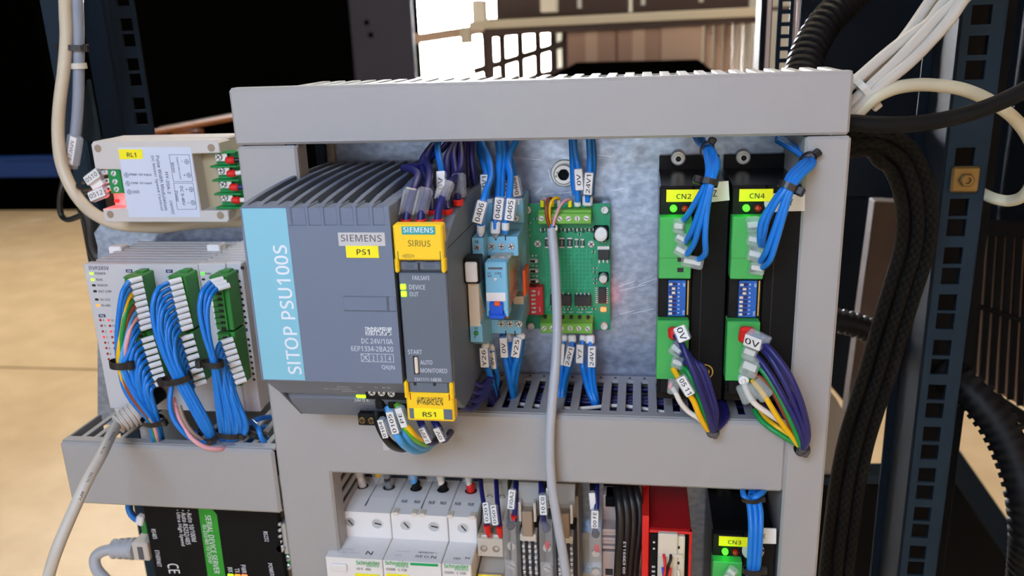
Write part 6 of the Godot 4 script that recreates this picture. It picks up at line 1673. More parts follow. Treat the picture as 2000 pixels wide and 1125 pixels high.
	plug_wires("upper left", [V(-276.4,-122.9,61),V(-276.6,-127.4,68),V(-280.3,-142.8,70),V(-283.9,-156.9,70),V(-285.9,-168.2,69),V(-286,-182.9,68),V(-282.3,-194.8,66),V(-277.9,-205.9,62),V(-281.1,-219.9,56),V(-288,-231.9,46)], [V(-275.1,-150.6,61),V(-275.9,-153.5,66),V(-278.2,-159.9,68),V(-280.1,-164.3,69),V(-282.4,-169.1,69),V(-281.1,-181.5,68),V(-277.6,-193.4,66),V(-275.2,-205.8,62),V(-277.8,-218.5,56),V(-285.4,-231.8,46)], 9, 1.4, ["blue", "blue", "yellow_wire", "green_wire", "brown_wire", "light_blue", "pink_wire", "blue", "blue"], "blue", fx)
	plug_wires("lower left", [V(-275.4,-157.7,61),V(-276.6,-159.4,66),V(-278.5,-167,68),V(-279.3,-176.6,68),V(-279.7,-187.3,66),V(-279.2,-199,62),V(-279.8,-210.3,57),V(-285.5,-224.1,48),V(-292.1,-235.1,40)], [V(-271.9,-184.3,61),V(-271.9,-184.9,64),V(-272.5,-187.5,65),V(-272.4,-191.2,65),V(-272.7,-197.1,63),V(-273.7,-203.6,60),V(-275.6,-211.9,56),V(-280.9,-223.9,48),V(-286.7,-234.9,40)], 8, 1.4, [], "blue", fx)
	plug_wires("upper middle", [V(-253.1,-123.4,61),V(-255.2,-124.7,68),V(-257.1,-132.7,72),V(-257.7,-144.8,73),V(-256.4,-160.2,72),V(-253.3,-175.1,70),V(-249.3,-190.8,67),V(-246.2,-207.9,62),V(-245.4,-219.1,56),V(-253,-232.8,44)], [V(-250.6,-150.4,61),V(-251,-152.4,66),V(-251.3,-157,68),V(-250.7,-162.4,69),V(-249.6,-168.9,69),V(-247,-179.4,68),V(-243.3,-193.5,66),V(-241.2,-207.8,62),V(-243.4,-219.7,56),V(-251,-232.7,44)], 9, 1.4, [], "blue", fx)
	plug_wires("lower middle", [V(-251.2,-156.1,61),V(-251.1,-158.9,66),V(-250.7,-165.2,68),V(-249.9,-170.7,69),V(-248.9,-179.5,68),V(-245.8,-192.4,66),V(-243.5,-206.6,62),V(-244.7,-218.5,56),V(-253.4,-233.9,42)], [V(-247.6,-183.6,61),V(-247.3,-184.2,64),V(-246.9,-186.8,65),V(-246.1,-190.4,65),V(-245.1,-195.7,64),V(-244.2,-202.9,62),V(-243.2,-210.1,60),V(-244.7,-219.6,55),V(-252.6,-233.9,42)], 8, 1.4, [], "blue", fx)
	plug_wires("upper right", [V(-228.6,-122.8,61),V(-229.7,-125.8,68),V(-231,-134.9,71),V(-230.3,-148.2,72),V(-228.7,-159.6,72),V(-228.8,-169.4,71),V(-230.2,-183.3,69),V(-232.1,-196.8,66),V(-235.4,-211,60),V(-244,-227.5,46)], [V(-225.4,-126.5,61),V(-226.8,-128.6,66),V(-228.5,-136.7,69),V(-228.6,-150,70),V(-227.7,-161.5,70),V(-227,-170.9,70),V(-227.7,-184.9,68),V(-229.2,-198.4,65),V(-232.2,-212.2,60),V(-240.9,-227.3,46)], 3, 1.4, [], "blue", fx)
	plug_wires("lower right", [V(-227.8,-157.7,61),V(-227.7,-160,65),V(-228.2,-168.6,67),V(-227.6,-177.7,68),V(-227.9,-187.7,67),V(-228.5,-198.4,65),V(-231.2,-210.9,60),V(-240.9,-227.3,46)], [V(-223.3,-181.8,61),V(-222.9,-183.9,63),V(-222,-187.7,64),V(-220.7,-193.7,64),V(-218.8,-201.5,63),V(-219.6,-209.2,60),V(-224,-215.3,57),V(-230.7,-220,52)], 8, 1.4, [], "blue", fx)
	tie("black cable tie round the controller's left wire bundle, upper one", V(-284.8,-168.2,69), V(0.05, 1, 0), 5.6, 4.0, "tie", 4.0, 0.02)
	tie("black cable tie round the controller's left wire bundle, lower one", V(-276.1,-206.3,61), V(-275.8,-216.1,58) - V(-276.6,-198,64), 7.0, 4.0, "tie", 3.2, 0.45)
	tie("black cable tie round the controller's middle wire bundle, upper one", V(-252.1,-176,69), V(-249.6,-188.8,66) - V(-254.4,-165.7,70), 8.6, 4.6, "tie", 3.6, 0.02)
	tie("black cable tie round the controller's middle wire bundle, lower one", V(-245.2,-216.2,58), V(-245.2,-223.4,54) - V(-246,-206.7,62), 5.6, 4.2, "tie", 3.4, 0.9)
	tie("black cable tie round the controller's right wire bundle, upper one", V(-228.7,-165.8,71), V(0.03, 1, 0), 6.2, 3.6, "tie", 3.4, 0.45)
	tie("black cable tie round the controller's right wire bundle, lower one", V(-232.6,-214.5,58), V(0.1, 1, 0), 7.6, 4.0, "tie", 3.0, 0.02)
	wire("pink wire looping low under the controller's middle bundle", "", [V(-259.4,-190,64),V(-257.8,-196.5,66),V(-254.5,-204.1,68),V(-249.8,-212.6,68),V(-243.3,-219.4,66),V(-237.1,-223.2,60),V(-237.6,-226.4,50)], 1.35, "pink_wire")
	wire("blue wire looping outside the controller's middle bundle", "", [V(-257.9,-181.8,66),V(-258.7,-190.2,69),V(-258,-198.3,70),V(-254.9,-205.6,70),V(-250.5,-213.8,67),V(-245.3,-218.6,62)], 1.4, "blue")
	wire("grey brown wire beside the pink loop under the controller", "", [V(-256.5,-194.9,64),V(-253.9,-202.5,66),V(-250.4,-209.9,66),V(-246.9,-216.3,63),V(-246.5,-222.4,56)], 1.3, "terminal_brown")
	for i in 4:
		wire("blue wire lying in the short left duct, %s from the front" % NTH[i].replace("topmost", "first"), "", [V(-278.9,-233.8,20) + V(0, -i * 3, i * 6), V(-256.9,-235.1,24) + V(0, -i * 3, i * 6), V(-240,-225.3,26) + V(0, -i * 4, i * 6), V(-227.2,-220.4,24) + V(0, -i * 4, i * 6), V(-221.4,-222.1,20) + V(0, -i * 4, i * 6)], 1.5, "blue")
	wire("blue wire bending over the right end of the short left duct", "", [V(-224.9,-213.4,44),V(-218.5,-214.1,50),V(-215.8,-219.4,52),V(-215.8,-227.6,46)], 1.5, "blue")
	tie("black cable tie on the blue wires in the short left duct", V(-220.2,-217.3,50), V(0.6, 1, 0), 4.2, 3.4, "tie", 3.4, 0.95)
	# beige serial cable with its ribbed hood
	var s := thing("serial_cable", "beige round cable with ribbed plug hood hanging from the controller", "cable", V(-287.3,-200.9,70))
	var h0 := V(-295.4,-208.7,44)
	var h1 := V(-304.3,-213.1,56)
	var rings := []
	var hl := h0.distance_to(h1)
	for i in 6:
		var f := i / 6.0
		var rr := 8.2 - f * 2.6
		rings.append_array([Vector2(rr - 1.2, f * hl), Vector2(rr, f * hl + 0.3), Vector2(rr, f * hl + hl * 0.09), Vector2(rr - 1.3, f * hl + hl * 0.1)])
	rings.append(Vector2(0, hl))
	put(MB.new().lathe(h0, h1 - h0, rings, 22), "hood", M["hood"], s)
	put(MB.new().tube([V(-301.9,-212.2,50),V(-302.4,-212.2,58),V(-292.8,-208.9,78),V(-283.9,-207.6,98),V(-282,-210.2,108),V(-280.9,-212.6,116),V(-281.7,-217.4,122),V(-283.7,-223.3,126),V(-286.2,-230.1,130),V(-288.4,-236.7,134),V(-290.3,-243.3,138),V(-293.8,-252.3,140),V(-296.4,-261.3,142),V(-310,-292.6,140),V(-341.3,-354.2,120)], 3.0, 16), "sheath", M["cable_white"], s)
	print_on(s, "cable_lettering", "ink", [["AWM", V(-277.8,-197.3,94), V(-277.8,-199.7,99), 2.0], ["E2", V(-276.2,-200,106), V(-275.9,-201.8,110), 1.8], ["20276", V(-274.3,-206.3,121), V(-275.1,-209.9,125), 2.0], ["80°C", V(-275.9,-213.4,128), V(-276.7,-216.8,131), 2.0]], V(-0.3, 0.25, 1))
	var pt := put(MB.new().bar(V(-314.8,-211.8,36), V(-297.3,-207,36), 12, 10, 1.5), "plug", M["hood"], s)
	pt.name = "plug"
	put(MB.new().cyl(V(-280,-196.4,44), V(-0.3, -0.2, 1), 4.8, 7, 16, 0.4), "connector_ring", M["rack_dark"], s)


func speed_control() -> void:
	var p := thing("speed_controller", "beige motor speed control module with yellow RL1 label and screw terminals", "speed controller", V(-281, -102, -25))
	# tray and raised cover with cut-outs on both sides
	put(MB.new().bx(-321.2, -101.2, -25, -241.2, -52.6, -4, 0.8), "base", M["device_grey"], p)
	put(MB.new().prism([Vector2(-321.5, -54.2), Vector2(-319.8, -52.4), Vector2(-242.4, -53.0), Vector2(-240.7, -54.6), Vector2(-240.9, -60.4), Vector2(-258.3, -60.6), Vector2(-257.7, -94.2), Vector2(-240.7, -94.4), Vector2(-240.9, -100.0), Vector2(-242.4, -101.4), Vector2(-320.2, -101.1), Vector2(-321.6, -99.6), Vector2(-321.4, -93.0), Vector2(-306.0, -92.4), Vector2(-305.8, -69.4), Vector2(-321.6, -68.8)], Transform3D.IDENTITY, -6, 8, 0.5), "cover", M["device_grey"], p)
	for e in [V(-317.4,-56.5,8), V(-245.8,-57.3,8), V(-316.8,-96.3,8), V(-245.8,-97.2,8)]:
		put(MB.new().lathe(e, FRONT, [Vector2(2.3, 0.06), Vector2(1.9, 0.06), Vector2(1.8, -2), Vector2(0, -2)], 18).lathe(e + V(0, 0, 0.08), FRONT, [Vector2(2.0, 0), Vector2(0, 0)], 18), "screw_hole", M["terminal_brown"], p)
	var st := put(MB.new().prism([Vector2(-304.4,-56.1),Vector2(-258.4,-56.7),Vector2(-258.5,-98.1),Vector2(-304.7,-98)], Transform3D.IDENTITY, 7.9, 8.15), "sticker", M["sticker"], p)
	var yl := put(MB.new().prism([Vector2(-304.1,-57.1),Vector2(-288.9,-57.5),Vector2(-289.6,-63),Vector2(-304.3,-63)], Transform3D.IDENTITY, 8.1, 8.4), "yellow_label", M["label_yellow"], p)
	print_on(yl, "label_lettering", "ink", [["RL1", V(-299.1,-60.4,8.5), V(-293.3,-60.6,8.5), 2.6]])
	print_on(st, "title_lettering", "ink_blue", [["Pulse Width Modulation", V(-280,-61.3,8.2), V(-279.6,-93.8,8.2), 2.2], ["DC Motor Speed Control", V(-283.5,-61.3,8.2), V(-282.6,-93.8,8.2), 2.2], ["HY-20A-2", V(-275.9,-71,8.2), V(-276.1,-84,8.2), 2.0], ["Motor", V(-271.2,-65.5,8.2), V(-270.9,-71.6,8.2), 1.8], ["Support 20A current", V(-267.9,-62.2,8.2), V(-267.7,-75.5,8.2), 1.4], ["DC 9-48V", V(-267.8,-79.6,8.2), V(-267.8,-90.9,8.2), 1.9], ["Power", V(-271.4,-82.3,8.2), V(-271.4,-88.9,8.2), 1.8]])
	print_on(st, "maker_lettering", "ink_blue", [["CNHYDZ", V(-276,-88.1,8.2), V(-275.6,-96.3,8.2), 1.7]], FRONT, true)
	print_on(st, "terminal_lettering", "ink_blue", [["PWM +5V Input", V(-299.6,-72.4,8.2), V(-285.6,-72.6,8.2), 1.7], ["PWM -5V Input", V(-299.6,-77.5,8.2), V(-286.2,-77.6,8.2), 1.7], ["GND", V(-299.7,-82.6,8.2), V(-295.2,-82.6,8.2), 1.7]])
	var fr := MB.new()
	for q in [[V(-272.6,-60.8,8.2), V(-260,-61,8.2), V(-260.2,-76.7,8.2), V(-272.3,-76.7,8.2)], [V(-272.4,-77.6,8.2), V(-260.1,-77.7,8.2), V(-260.2,-93.3,8.2), V(-272.5,-93.4,8.2)]]:
		for i in 4:
			fr.bar(q[i], q[(i + 1) % 4], 0.2, 0.1, 0)
	for e in [V(-262.1,-65.1,8.2), V(-262,-73,8.2), V(-261.9,-81.5,8.2), V(-262,-89.4,8.2), V(-301.8,-72.5,8.2), V(-301.8,-77.5,8.2), V(-301.7,-82.6,8.2)]:
		fr.lathe(e, FRONT, [Vector2(1.45, 0.06), Vector2(1.2, 0.06)], 16)
		fr.bar(e - V(1.3, 0, 0), e + V(1.3, 0, 0), 0.2, 0.1, 0).bar(e - V(0, 1.3, 0), e + V(0, 1.3, 0), 0.2, 0.1, 0)
	for q in [[V(-265,-64.8,8.2), 0], [V(-264.8,-72.9,8.2), 1], [V(-264.9,-81.4,8.2), 1], [V(-265.1,-89.4,8.2), 0]]:
		fr.bar(q[0] - V(0, 0.6, 0), q[0] + V(0, 0.6, 0), 0.2, 0.1, 0)
		if q[1]:
			fr.bar(q[0] - V(0.6, 0, 0), q[0] + V(0.6, 0, 0), 0.2, 0.1, 0)
	put(fr, "frame_print", M["ink_blue"], st)
	# potting and the barrier terminal at right
	put(MB.new().bx(-258.6, -94.6, -8, -241.2, -60.2, -2.6, 0.3), "potting", M["potting"], p)
	put(MB.new().bx(-248, -94.4, -4, -232, -60.2, 0, 0.3), "barrier_base", M["green_barrier"], p)
	for i in 5:
		var y := -60.6 - i * 8.2
		put(MB.new().bx(-249.9, y - 0.6, -2, -233, y + 0.6, 5, 0.3), "barrier", M["green_barrier"], p)
	for q in [[V(-244.7,-63.4,3), V(-239.7,-65.1,4), V(-234.9,-65.1,4), V(-229,-66,2)], [V(-244.3,-71.4,3), V(-239.9,-73.1,4), V(-235.3,-72.7,4), V(-229.1,-71.3,2)], [V(-244.2,-79.5,3), V(-239.5,-81.1,4), V(-234.3,-81.1,4), V(-228.6,-81.9,2)], [V(-244.5,-87.4,3), V(-239.2,-88.9,4), V(-233.6,-88.9,4), V(-227.7,-89.7,2)]]:
		var i: int = roundi((-q[0].y - 62.8) / 8.2)
		put(MB.new().box(q[0] + V(1.4, 0, -1.2), V(7.6, 5.4, 1.0), 0.3), "clamp_plate", M["steel"], p)
		screw(p, q[0] - V(0, 0, 1.0), FRONT, 2.2, true, 0.6 + i, "steel", 1.4)
		var w := wire("%s wire with red ring terminal on the speed module, %s from the top" % [["black", "white marked", "dark blue", "white"][clampi(i, 0, 3)], ["first", "second", "third", "last"][clampi(i, 0, 3)]], "", [q[2] - V(1, 0, 0), q[2] + V(3, 0, -0.5), q[3]], 1.4, ["black_wire", "white_wire", "navy", "white_wire"][clampi(i, 0, 3)])
		put(MB.new().lathe(q[1], q[2] - q[1], [Vector2(0, 0), Vector2(1.5, 0), Vector2(2.1, 0.8), Vector2(2.2, 4.6), Vector2(1.6, 5.4), Vector2(0, 5.4)], 12), "red_boot", M["red"], w)
	# small green terminal at left with its wires and markers
	var t := put(MB.new().bx(-313.3, -83.4, -4, -305.1, -69.2, 9, 0.3), "screw_terminal", M["green_barrier"], p)
	for e in [V(-309.5,-71.3,9), V(-309.5,-76.3,9), V(-309.3,-80.8,9)]:
		screw(t, e - V(0, 0, 0.4), FRONT, 1.8, false, 0.9, "steel", 0.6)
	for q in [[V(-315.8,-71,4), V(-319,-71.4,6), V(-328.4,-75.6,2), V(-347,-80.6,-14), "upper", V(-327.4,-75.9,9), V(-318.2,-70.4,9), "0510"], [V(-316.3,-76.3,4), V(-318.7,-76.8,6), V(-328.8,-81.1,2), V(-346.6,-85.7,-14), "middle", V(-325.5,-79.9,7), V(-318.3,-75.5,7), ""], [V(-316,-80.2,4), V(-318.3,-81.8,6), V(-329,-85.4,2), V(-346.2,-87,-14), "lower", V(-326.3,-85.2,10), V(-315.7,-81.6,10), "0512"]]:
		var w := wire("thin wire with pale marker at the speed module's left terminal, %s one" % q[4], "", [q[0], q[1], q[2], q[3]], 1.0, "black_wire")
		put(MB.new().lathe(q[0], q[1] - q[0], [Vector2(0, 0), Vector2(1.6, 0), Vector2(1.6, 4), Vector2(0, 4)], 10), "ferrule", M["ferrule_white"], w)
		marker(w, q[5], q[6], 5.4, q[7], V(0.1, 0.2, 1), false, 1.3, "ink_soft")
	put(MB.new().box(V(-318.7,-90.2,-3.4), V(3.0, 2.0, 1.4), 0.3), "lamp", M["led_dot"], p, "lit red lamp in the left cut-out")
	omni(V(-313.9,-88.6,2), Color(1, 0.05, 0.03), 0.0006, 0.003)


func device_server() -> void:
	var p := thing("device_server", "black serial device server box with bright green stripe at lower left", "network box", V(-270, -345, -20))
	var z := 28.0
	put(MB.new().bx(-318.3, -345, -20, -223.7, -262, z - 2, 1.2), "body", M["anodised"], p)
	put(MB.new().bx(-316.7, -345, z - 3, -224, -262, z, 0.8), "cover", M["black_matte"], p)
	put(MB.new().bx(-326.1, -345, -16, -321, -266, 14, 0.5), "end_plate", M["plate"], p)
	var gs := put(MB.new().prism([Vector2(-277.7,-283.4),Vector2(-268.7,-283),Vector2(-265.5,-287.9),Vector2(-266.2,-333.6),Vector2(-266.1,-349.9),Vector2(-279.7,-350.9),Vector2(-278.6,-332.6)], Transform3D.IDENTITY, z - 0.2, z + 0.12), "green_stripe", M["server_green"], p)
	print_on(gs, "stripe_lettering", "white_print", [["SERIAL DEVICE SERVER", V(-271.7,-288.5,28.2), V(-271.6,-332,28.2), 3.8], ["RS-232/485 TO TCP/IP", V(-275.2,-295.8,28.2), V(-275.3,-324.4,28.2), 2.4]])
	print_on(p, "front_lettering", "white_print", [["• Auto 10/100M", V(-284.4,-285.4,28.2), V(-284.1,-308.6,28.2), 3.3], ["• Auto RS232/485", V(-288.3,-285.6,28.2), V(-288.6,-311.1,28.2), 3.3], ["• Ultra High Speed", V(-292.4,-285.5,28.2), V(-292.6,-312.4,28.2), 3.3], ["RS485", V(-311.6,-300.9,28.2), V(-311.3,-308.2,28.2), 3.0], ["ETHERNET", V(-311.7,-316.9,28.2), V(-311.8,-329.4,28.2), 3.0], ["RS232", V(-234,-298.2,28.2), V(-233.7,-305.6,28.2), 2.8], ["POWER", V(-233.8,-321.6,28.2), V(-233.2,-331,28.2), 2.8], ["RX", V(-262.1,-326.6,28.2), V(-261.8,-330.4,28.2), 3.2], ["TX", V(-257.3,-327,28.2), V(-257,-330.3,28.2), 3.2], ["PWR", V(-252.6,-324.1,28.2), V(-252.4,-330.4,28.2), 3.2]])
	print_on(p, "mark_lettering", "white_print", [["CE", V(-302.3,-326.4,28.2), V(-301.8,-333.8,28.2), 8.0]])
	for q in [[V(-262.4,-332.7,28), "led_lime"], [V(-257.5,-332.6,28), "led_amber"], [V(-252.7,-332.5,28), "led_red"]]:
		put(MB.new().box(q[0] - V(0, 1.5, 0), V(4, 5, 1.2), 0.4), "status_led", M[q[1]], p)
	var sp := put(MB.new().bx(-227, -316, 6, -220.8, -293, 26, 0.6), "serial_port", M["steel"], p)
	for e in [V(-224,-292.9,26.4), V(-224.5,-297.2,26.4), V(-224.9,-301.6,26.4), V(-225.1,-305.5,26.4)]:
		put(MB.new().cyl(e, FRONT, 1.3, 1.6, 10, 0.3), "pin", M["steel"], sp)
	put(MB.new().cyl(V(-225.7,-310.7,25), FRONT, 3.0, 3.0, 6, 0.4), "hex_nut", M["steel"], p)
	var pt := put(MB.new().bx(-224.7, -328.4, 8, -220.2, -316, 24, 0.5), "power_terminal", M["green_plc"], p)
	for e in [V(-223.3,-319.9,24.2), V(-223.6,-326.3,24.2)]:
		screw(pt, e, FRONT, 2.2, false, 0.4)
	var rt := put(MB.new().bx(-324.8, -309.4, 4, -320.6, -300, 22, 0.5), "data_terminal", M["green_plc"], p)
	rt.name = "data_terminal"
	var w := wire("blue wire curving down into the network box's left terminal", "", [V(-331.9,-287.7,20),V(-332.8,-291.2,20),V(-331.3,-295.3,21),V(-329,-298.7,21),V(-326.6,-300.9,20)], 1.7, "blue")
	put(MB.new().bar(V(-326.7,-298.3,21), V(-321.8,-300,21), 7, 5, 0.8), "white_boot", M["white"], w)
	wire("dark blue wire beside the blue wire at the network box's left terminal", "", [V(-332,-290,18),V(-332.4,-294.8,18),V(-330.1,-297.8,19),V(-327.9,-301.2,18)], 1.5, "navy")
	var e := thing("ethernet_cable", "grey network cable looping left from the black network box", "cable", V(-327.8,-321.8,24))
	put(MB.new().tube([V(-339.3,-317.4,28),V(-344.8,-317.3,30),V(-349.4,-318,32),V(-352.3,-320.1,34),V(-352.4,-323.5,36),V(-350.2,-327.4,38),V(-345.3,-331,40),V(-339.9,-337.9,40)], 3.6, 14), "sheath", M["cable_grey"], e)
	put(MB.new().tube([V(-343.7,-317.9,28),V(-337.7,-318,27),V(-331.6,-318.2,26),V(-328.5,-318.3,26)], 5.4, 14, 14, func(t): return 6.0 + t * 0.06 + 0.5 * signf(sin(t * TAU / 4.2))), "boot", M["cable_grey"], e)
	put(MB.new().bx(-328.4, -324.5, 16, -317, -311.2, 30, 0.8), "plug", M["hood"], e)
	put(MB.new().bx(-324.1, -323.2, 17, -320.5, -313.8, 30.6, 0.2), "dark_window", M["ink_soft"], e)




func breaker(x0: float, x1: float, poles: int, label: String, z: float) -> Node3D:
	var p := thing("circuit_breaker", label, "circuit breaker", V((x0 + x1) / 2, -360, 4))
	var X := Transform3D(Basis(V(0, 0, 1), V(0, 1, 0), V(-1, 0, 0)), Vector3.ZERO)
	put(MB.new().prism([Vector2(6, -352), Vector2(6, -268.6), Vector2(30, -268.6), Vector2(45, -270), Vector2(45, -286.8), Vector2(66, -287.4), Vector2(66.4, -318), Vector2(45, -322), Vector2(45, -352)], X, -x0, -x1 + 0.15, 0.5), "case", M["breaker"], p)
	var w := (x1 - x0) / poles
	for i in poles:
		var c := V(x0 + w * (i + 0.5), -277.3, 45)
		put(MB.new().lathe(c, FRONT, [Vector2(3.9, 0.0), Vector2(3.7, 0.35), Vector2(3.1, 0.25)], 20), "screw_well_rim", M["breaker"], p)
		put(MB.new().lathe(c + V(0, 0, 0.3), FRONT, [Vector2(3.1, 0), Vector2(2.9, -0.22), Vector2(0, -0.22)], 18), "clamp_screw", M["steel"], p)
		put(MB.new().box(c + V(0.4, 0, 0.2), V(4.2, 0.7, 0.2), 0, Basis(FRONT, -0.9 + i * 0.7)), "screw_slot", M["dark"], p)
		put(MB.new().lathe(V(c.x, -268.5, 18), UPW, [Vector2(3.8, 0.1), Vector2(3.3, 0.12), Vector2(3.0, 0.12), Vector2(0, 0.1)], 16), "wire_entry", M["dark"], p)
	for i in poles + 1:
		var x := x0 + w * i
		if i > 0 and i < poles:
			put(MB.new().bx(x - 0.2, -268.9, 8, x + 0.2, -268.4, 40, 0), "pole_gap", M["ink_soft"], p)
	return p


func breakers() -> void:
	var a := breaker(-178.7, -144.6, 2, "white two pole switch with blue N mark, leftmost of the white breakers", 45)
	print_on(a, "pole_lettering", "lever_blue", [["N", V(-177.8,-271.5,45.3), V(-175.8,-271.5,45.3), 2.0]], FRONT, true)
	print_on(a, "brand_lettering", "brand_green", [["Schneider", V(-160.2,-289.5,66.8), V(-146,-289.1,66.8), 2.7]], FRONT, true)
	print_on(a, "brand_second_line", "brand_green", [["Electric", V(-154,-291.1,66.8), V(-146.4,-291.2,66.8), 1.6]])
	print_on(a, "rating_lettering", "ink_soft", [["iIG K   40A", V(-160.3,-293.6,66.8), V(-151.8,-293.6,66.8), 1.5]])
	print_on(a, "top_lettering", "grey_print", [["230/400V", V(-173, -287.1, 58), V(-164, -287.1, 58), 1.5], ["In 40A  30mA", V(-173, -287.15, 61), V(-160, -287.15, 61), 1.5]], UPW)
	print_on(a, "top_symbol", "ink_soft", [["N", V(-156, -287.1, 60.5), V(-152, -287.1, 60.5), 3.4]], UPW)
	put(MB.new().bx(-175.7, -296, 66, -166.1, -291.3, 67.6, 0.5), "test_button", M["breaker"], a)
	put(MB.new().bx(-161.6, -316, 66, -147.1, -297.2, 67, 0.2), "yellow_label", M["label_yellow"], a)
	var b := breaker(-144.2, -109.9, 2, "white two pole breaker with green bar, between the other two white breakers", 45)
	print_on(b, "brand_lettering", "brand_green", [["Schneider", V(-142.8,-288.5,66.8), V(-128.7,-288.1,66.8), 2.7]], FRONT, true)
	print_on(b, "brand_second_line", "brand_green", [["Electric", V(-136.6,-290.1,66.8), V(-129.1,-290.1,66.8), 1.6]])
	print_on(b, "rating_lettering", "ink_soft", [["iC60N   C 10A", V(-142.4,-292.7,66.8), V(-130.2,-292.7,66.8), 1.6]])
	put(MB.new().bar(V(-127.9,-288.6,66.6), V(-111.7,-288.5,66.6), 1.3, 0.4, 0), "green_bar", M["brand_green"], b)
	put(MB.new().bx(-142.9, -316, 66, -129.5, -296.1, 67, 0.2), "yellow_label", M["label_yellow"], b)
	print_on(b, "top_lettering", "grey_print", [["10A", V(-139, -287.1, 61), V(-134.5, -287.1, 61), 1.8], ["IEC 60898", V(-138, -287.1, 57), V(-131, -287.1, 57), 1.2]], UPW)
	print_on(b, "top_symbols", "ink_soft", [["N", V(-117, -287.1, 61), V(-114, -287.1, 61), 2.6], ["IIE", V(-126, -287.1, 61), V(-122, -287.1, 61), 2.2], ["O", V(-121, -287.1, 61), V(-118.4, -287.1, 61), 2.2], ["400V~", V(-125.5, -287.1, 57), V(-114, -287.1, 57), 1.6]], UPW)
	var c := breaker(-109.5, -92.4, 1, "white single pole breaker, rightmost of the white breakers", 45)
	print_on(c, "brand_lettering", "brand_green", [["Schneider", V(-108.1,-288.3,66.8), V(-93.8,-287.9,66.8), 2.7]], FRONT, true)
	print_on(c, "brand_second_line", "brand_green", [["Electric", V(-101.9,-290,66.8), V(-94,-290,66.8), 1.6]])
	print_on(c, "rating_lettering", "ink_soft", [["iC60N   C 10A", V(-108,-292.5,66.8), V(-95.7,-292.5,66.8), 1.6]])
	print_on(c, "top_lettering", "ink_soft", [["10A", V(-104, -287.1, 61), V(-99.5, -287.1, 61), 1.8], ["N", V(-97, -287.1, 60), V(-94.5, -287.1, 60), 1.8]], UPW)
	# printed symbols on the top faces, notches
	for q in [[b, -139.0], [b, -131.0], [b, -122.0], [b, -115.0], [c, -106.0], [c, -98.0]]:
		print_on(q[0], "symbol_print", "ink_soft", [["N8", V(q[1] - 1.8, -268.6, 33), V(q[1] + 1.8, -268.6, 33), 3.0]], V(0, 1, 0.1), true)
	for q in [[b, -141.5], [b, -130], [b, -125.2], [c, -112.4 + 4], [c, -95]]:
		put(MB.new().bx(q[1] - 1.8, -271.2, 40, q[1] + 1.8, -269.0, 45.3, 0.3), "notch_lip", M["cream"], q[0])
	# wires that enter the breakers from above
	for q in [[V(-170, -269, 18), "white_wire", "clear sleeved white wire entering the left switch from above", "sleeve", 2.3], [V(-153, -269, 18), "black_wire", "black wire entering the second pole of the left switch", "sleeve", 2.0], [V(-135.6, -269, 18), "light_blue", "pale blue wire with black collar entering the middle white breaker", "black", 2.2], [V(-118.4, -269, 18), "white_wire", "white marked wire with black collar entering the middle white breaker", "black", 2.2], [V(-101, -269, 18), "white_wire", "white marked wire with red collar entering the right white breaker", "red", 1.9]]:
		var o: Vector3 = q[0]
		var w := wire(q[2], "", [o, o + V(-1, 9, 1), o + V(-1.4, 20, 3), o + V(-0.6, 34, 10), o + V(0.6, 42, 18)], q[4], q[1])
		put(MB.new().lathe(o, UPW, [Vector2(0, 0), Vector2(2.6, 0), Vector2(2.9, 5.0), Vector2(2.2, 6.0), Vector2(0, 6)], 12), "collar", M[q[3]], w)
		put(MB.new().bar(o + V(-1, 8, 1.4), o + V(-1.2, 24, 4), 6, 5, 1.2), "marker_sleeve", M["sleeve"], w)
	for q in [[V(-159, -262, 20), "clear plastic cover plate over the left switch's terminals"], [V(-127, -262, 14), "clear plastic cover plate over the middle breaker's terminals"]]:
		var o := thing("marker_sleeve", q[1], "wire marker", q[0])
		put(MB.new().box(q[0] + V(0, 4, 0), V(7, 14, 4), 1, Basis(V(0, 0, 1), 0.2)), "sleeve", M["plastic"], o)
	wire("yellow wire half hidden at the top of the left switch", "", [V(-158, -258, 22), V(-156, -252, 26), V(-153, -247, 28), V(-150, -240, 24)], 1.8, "yellow_wire")


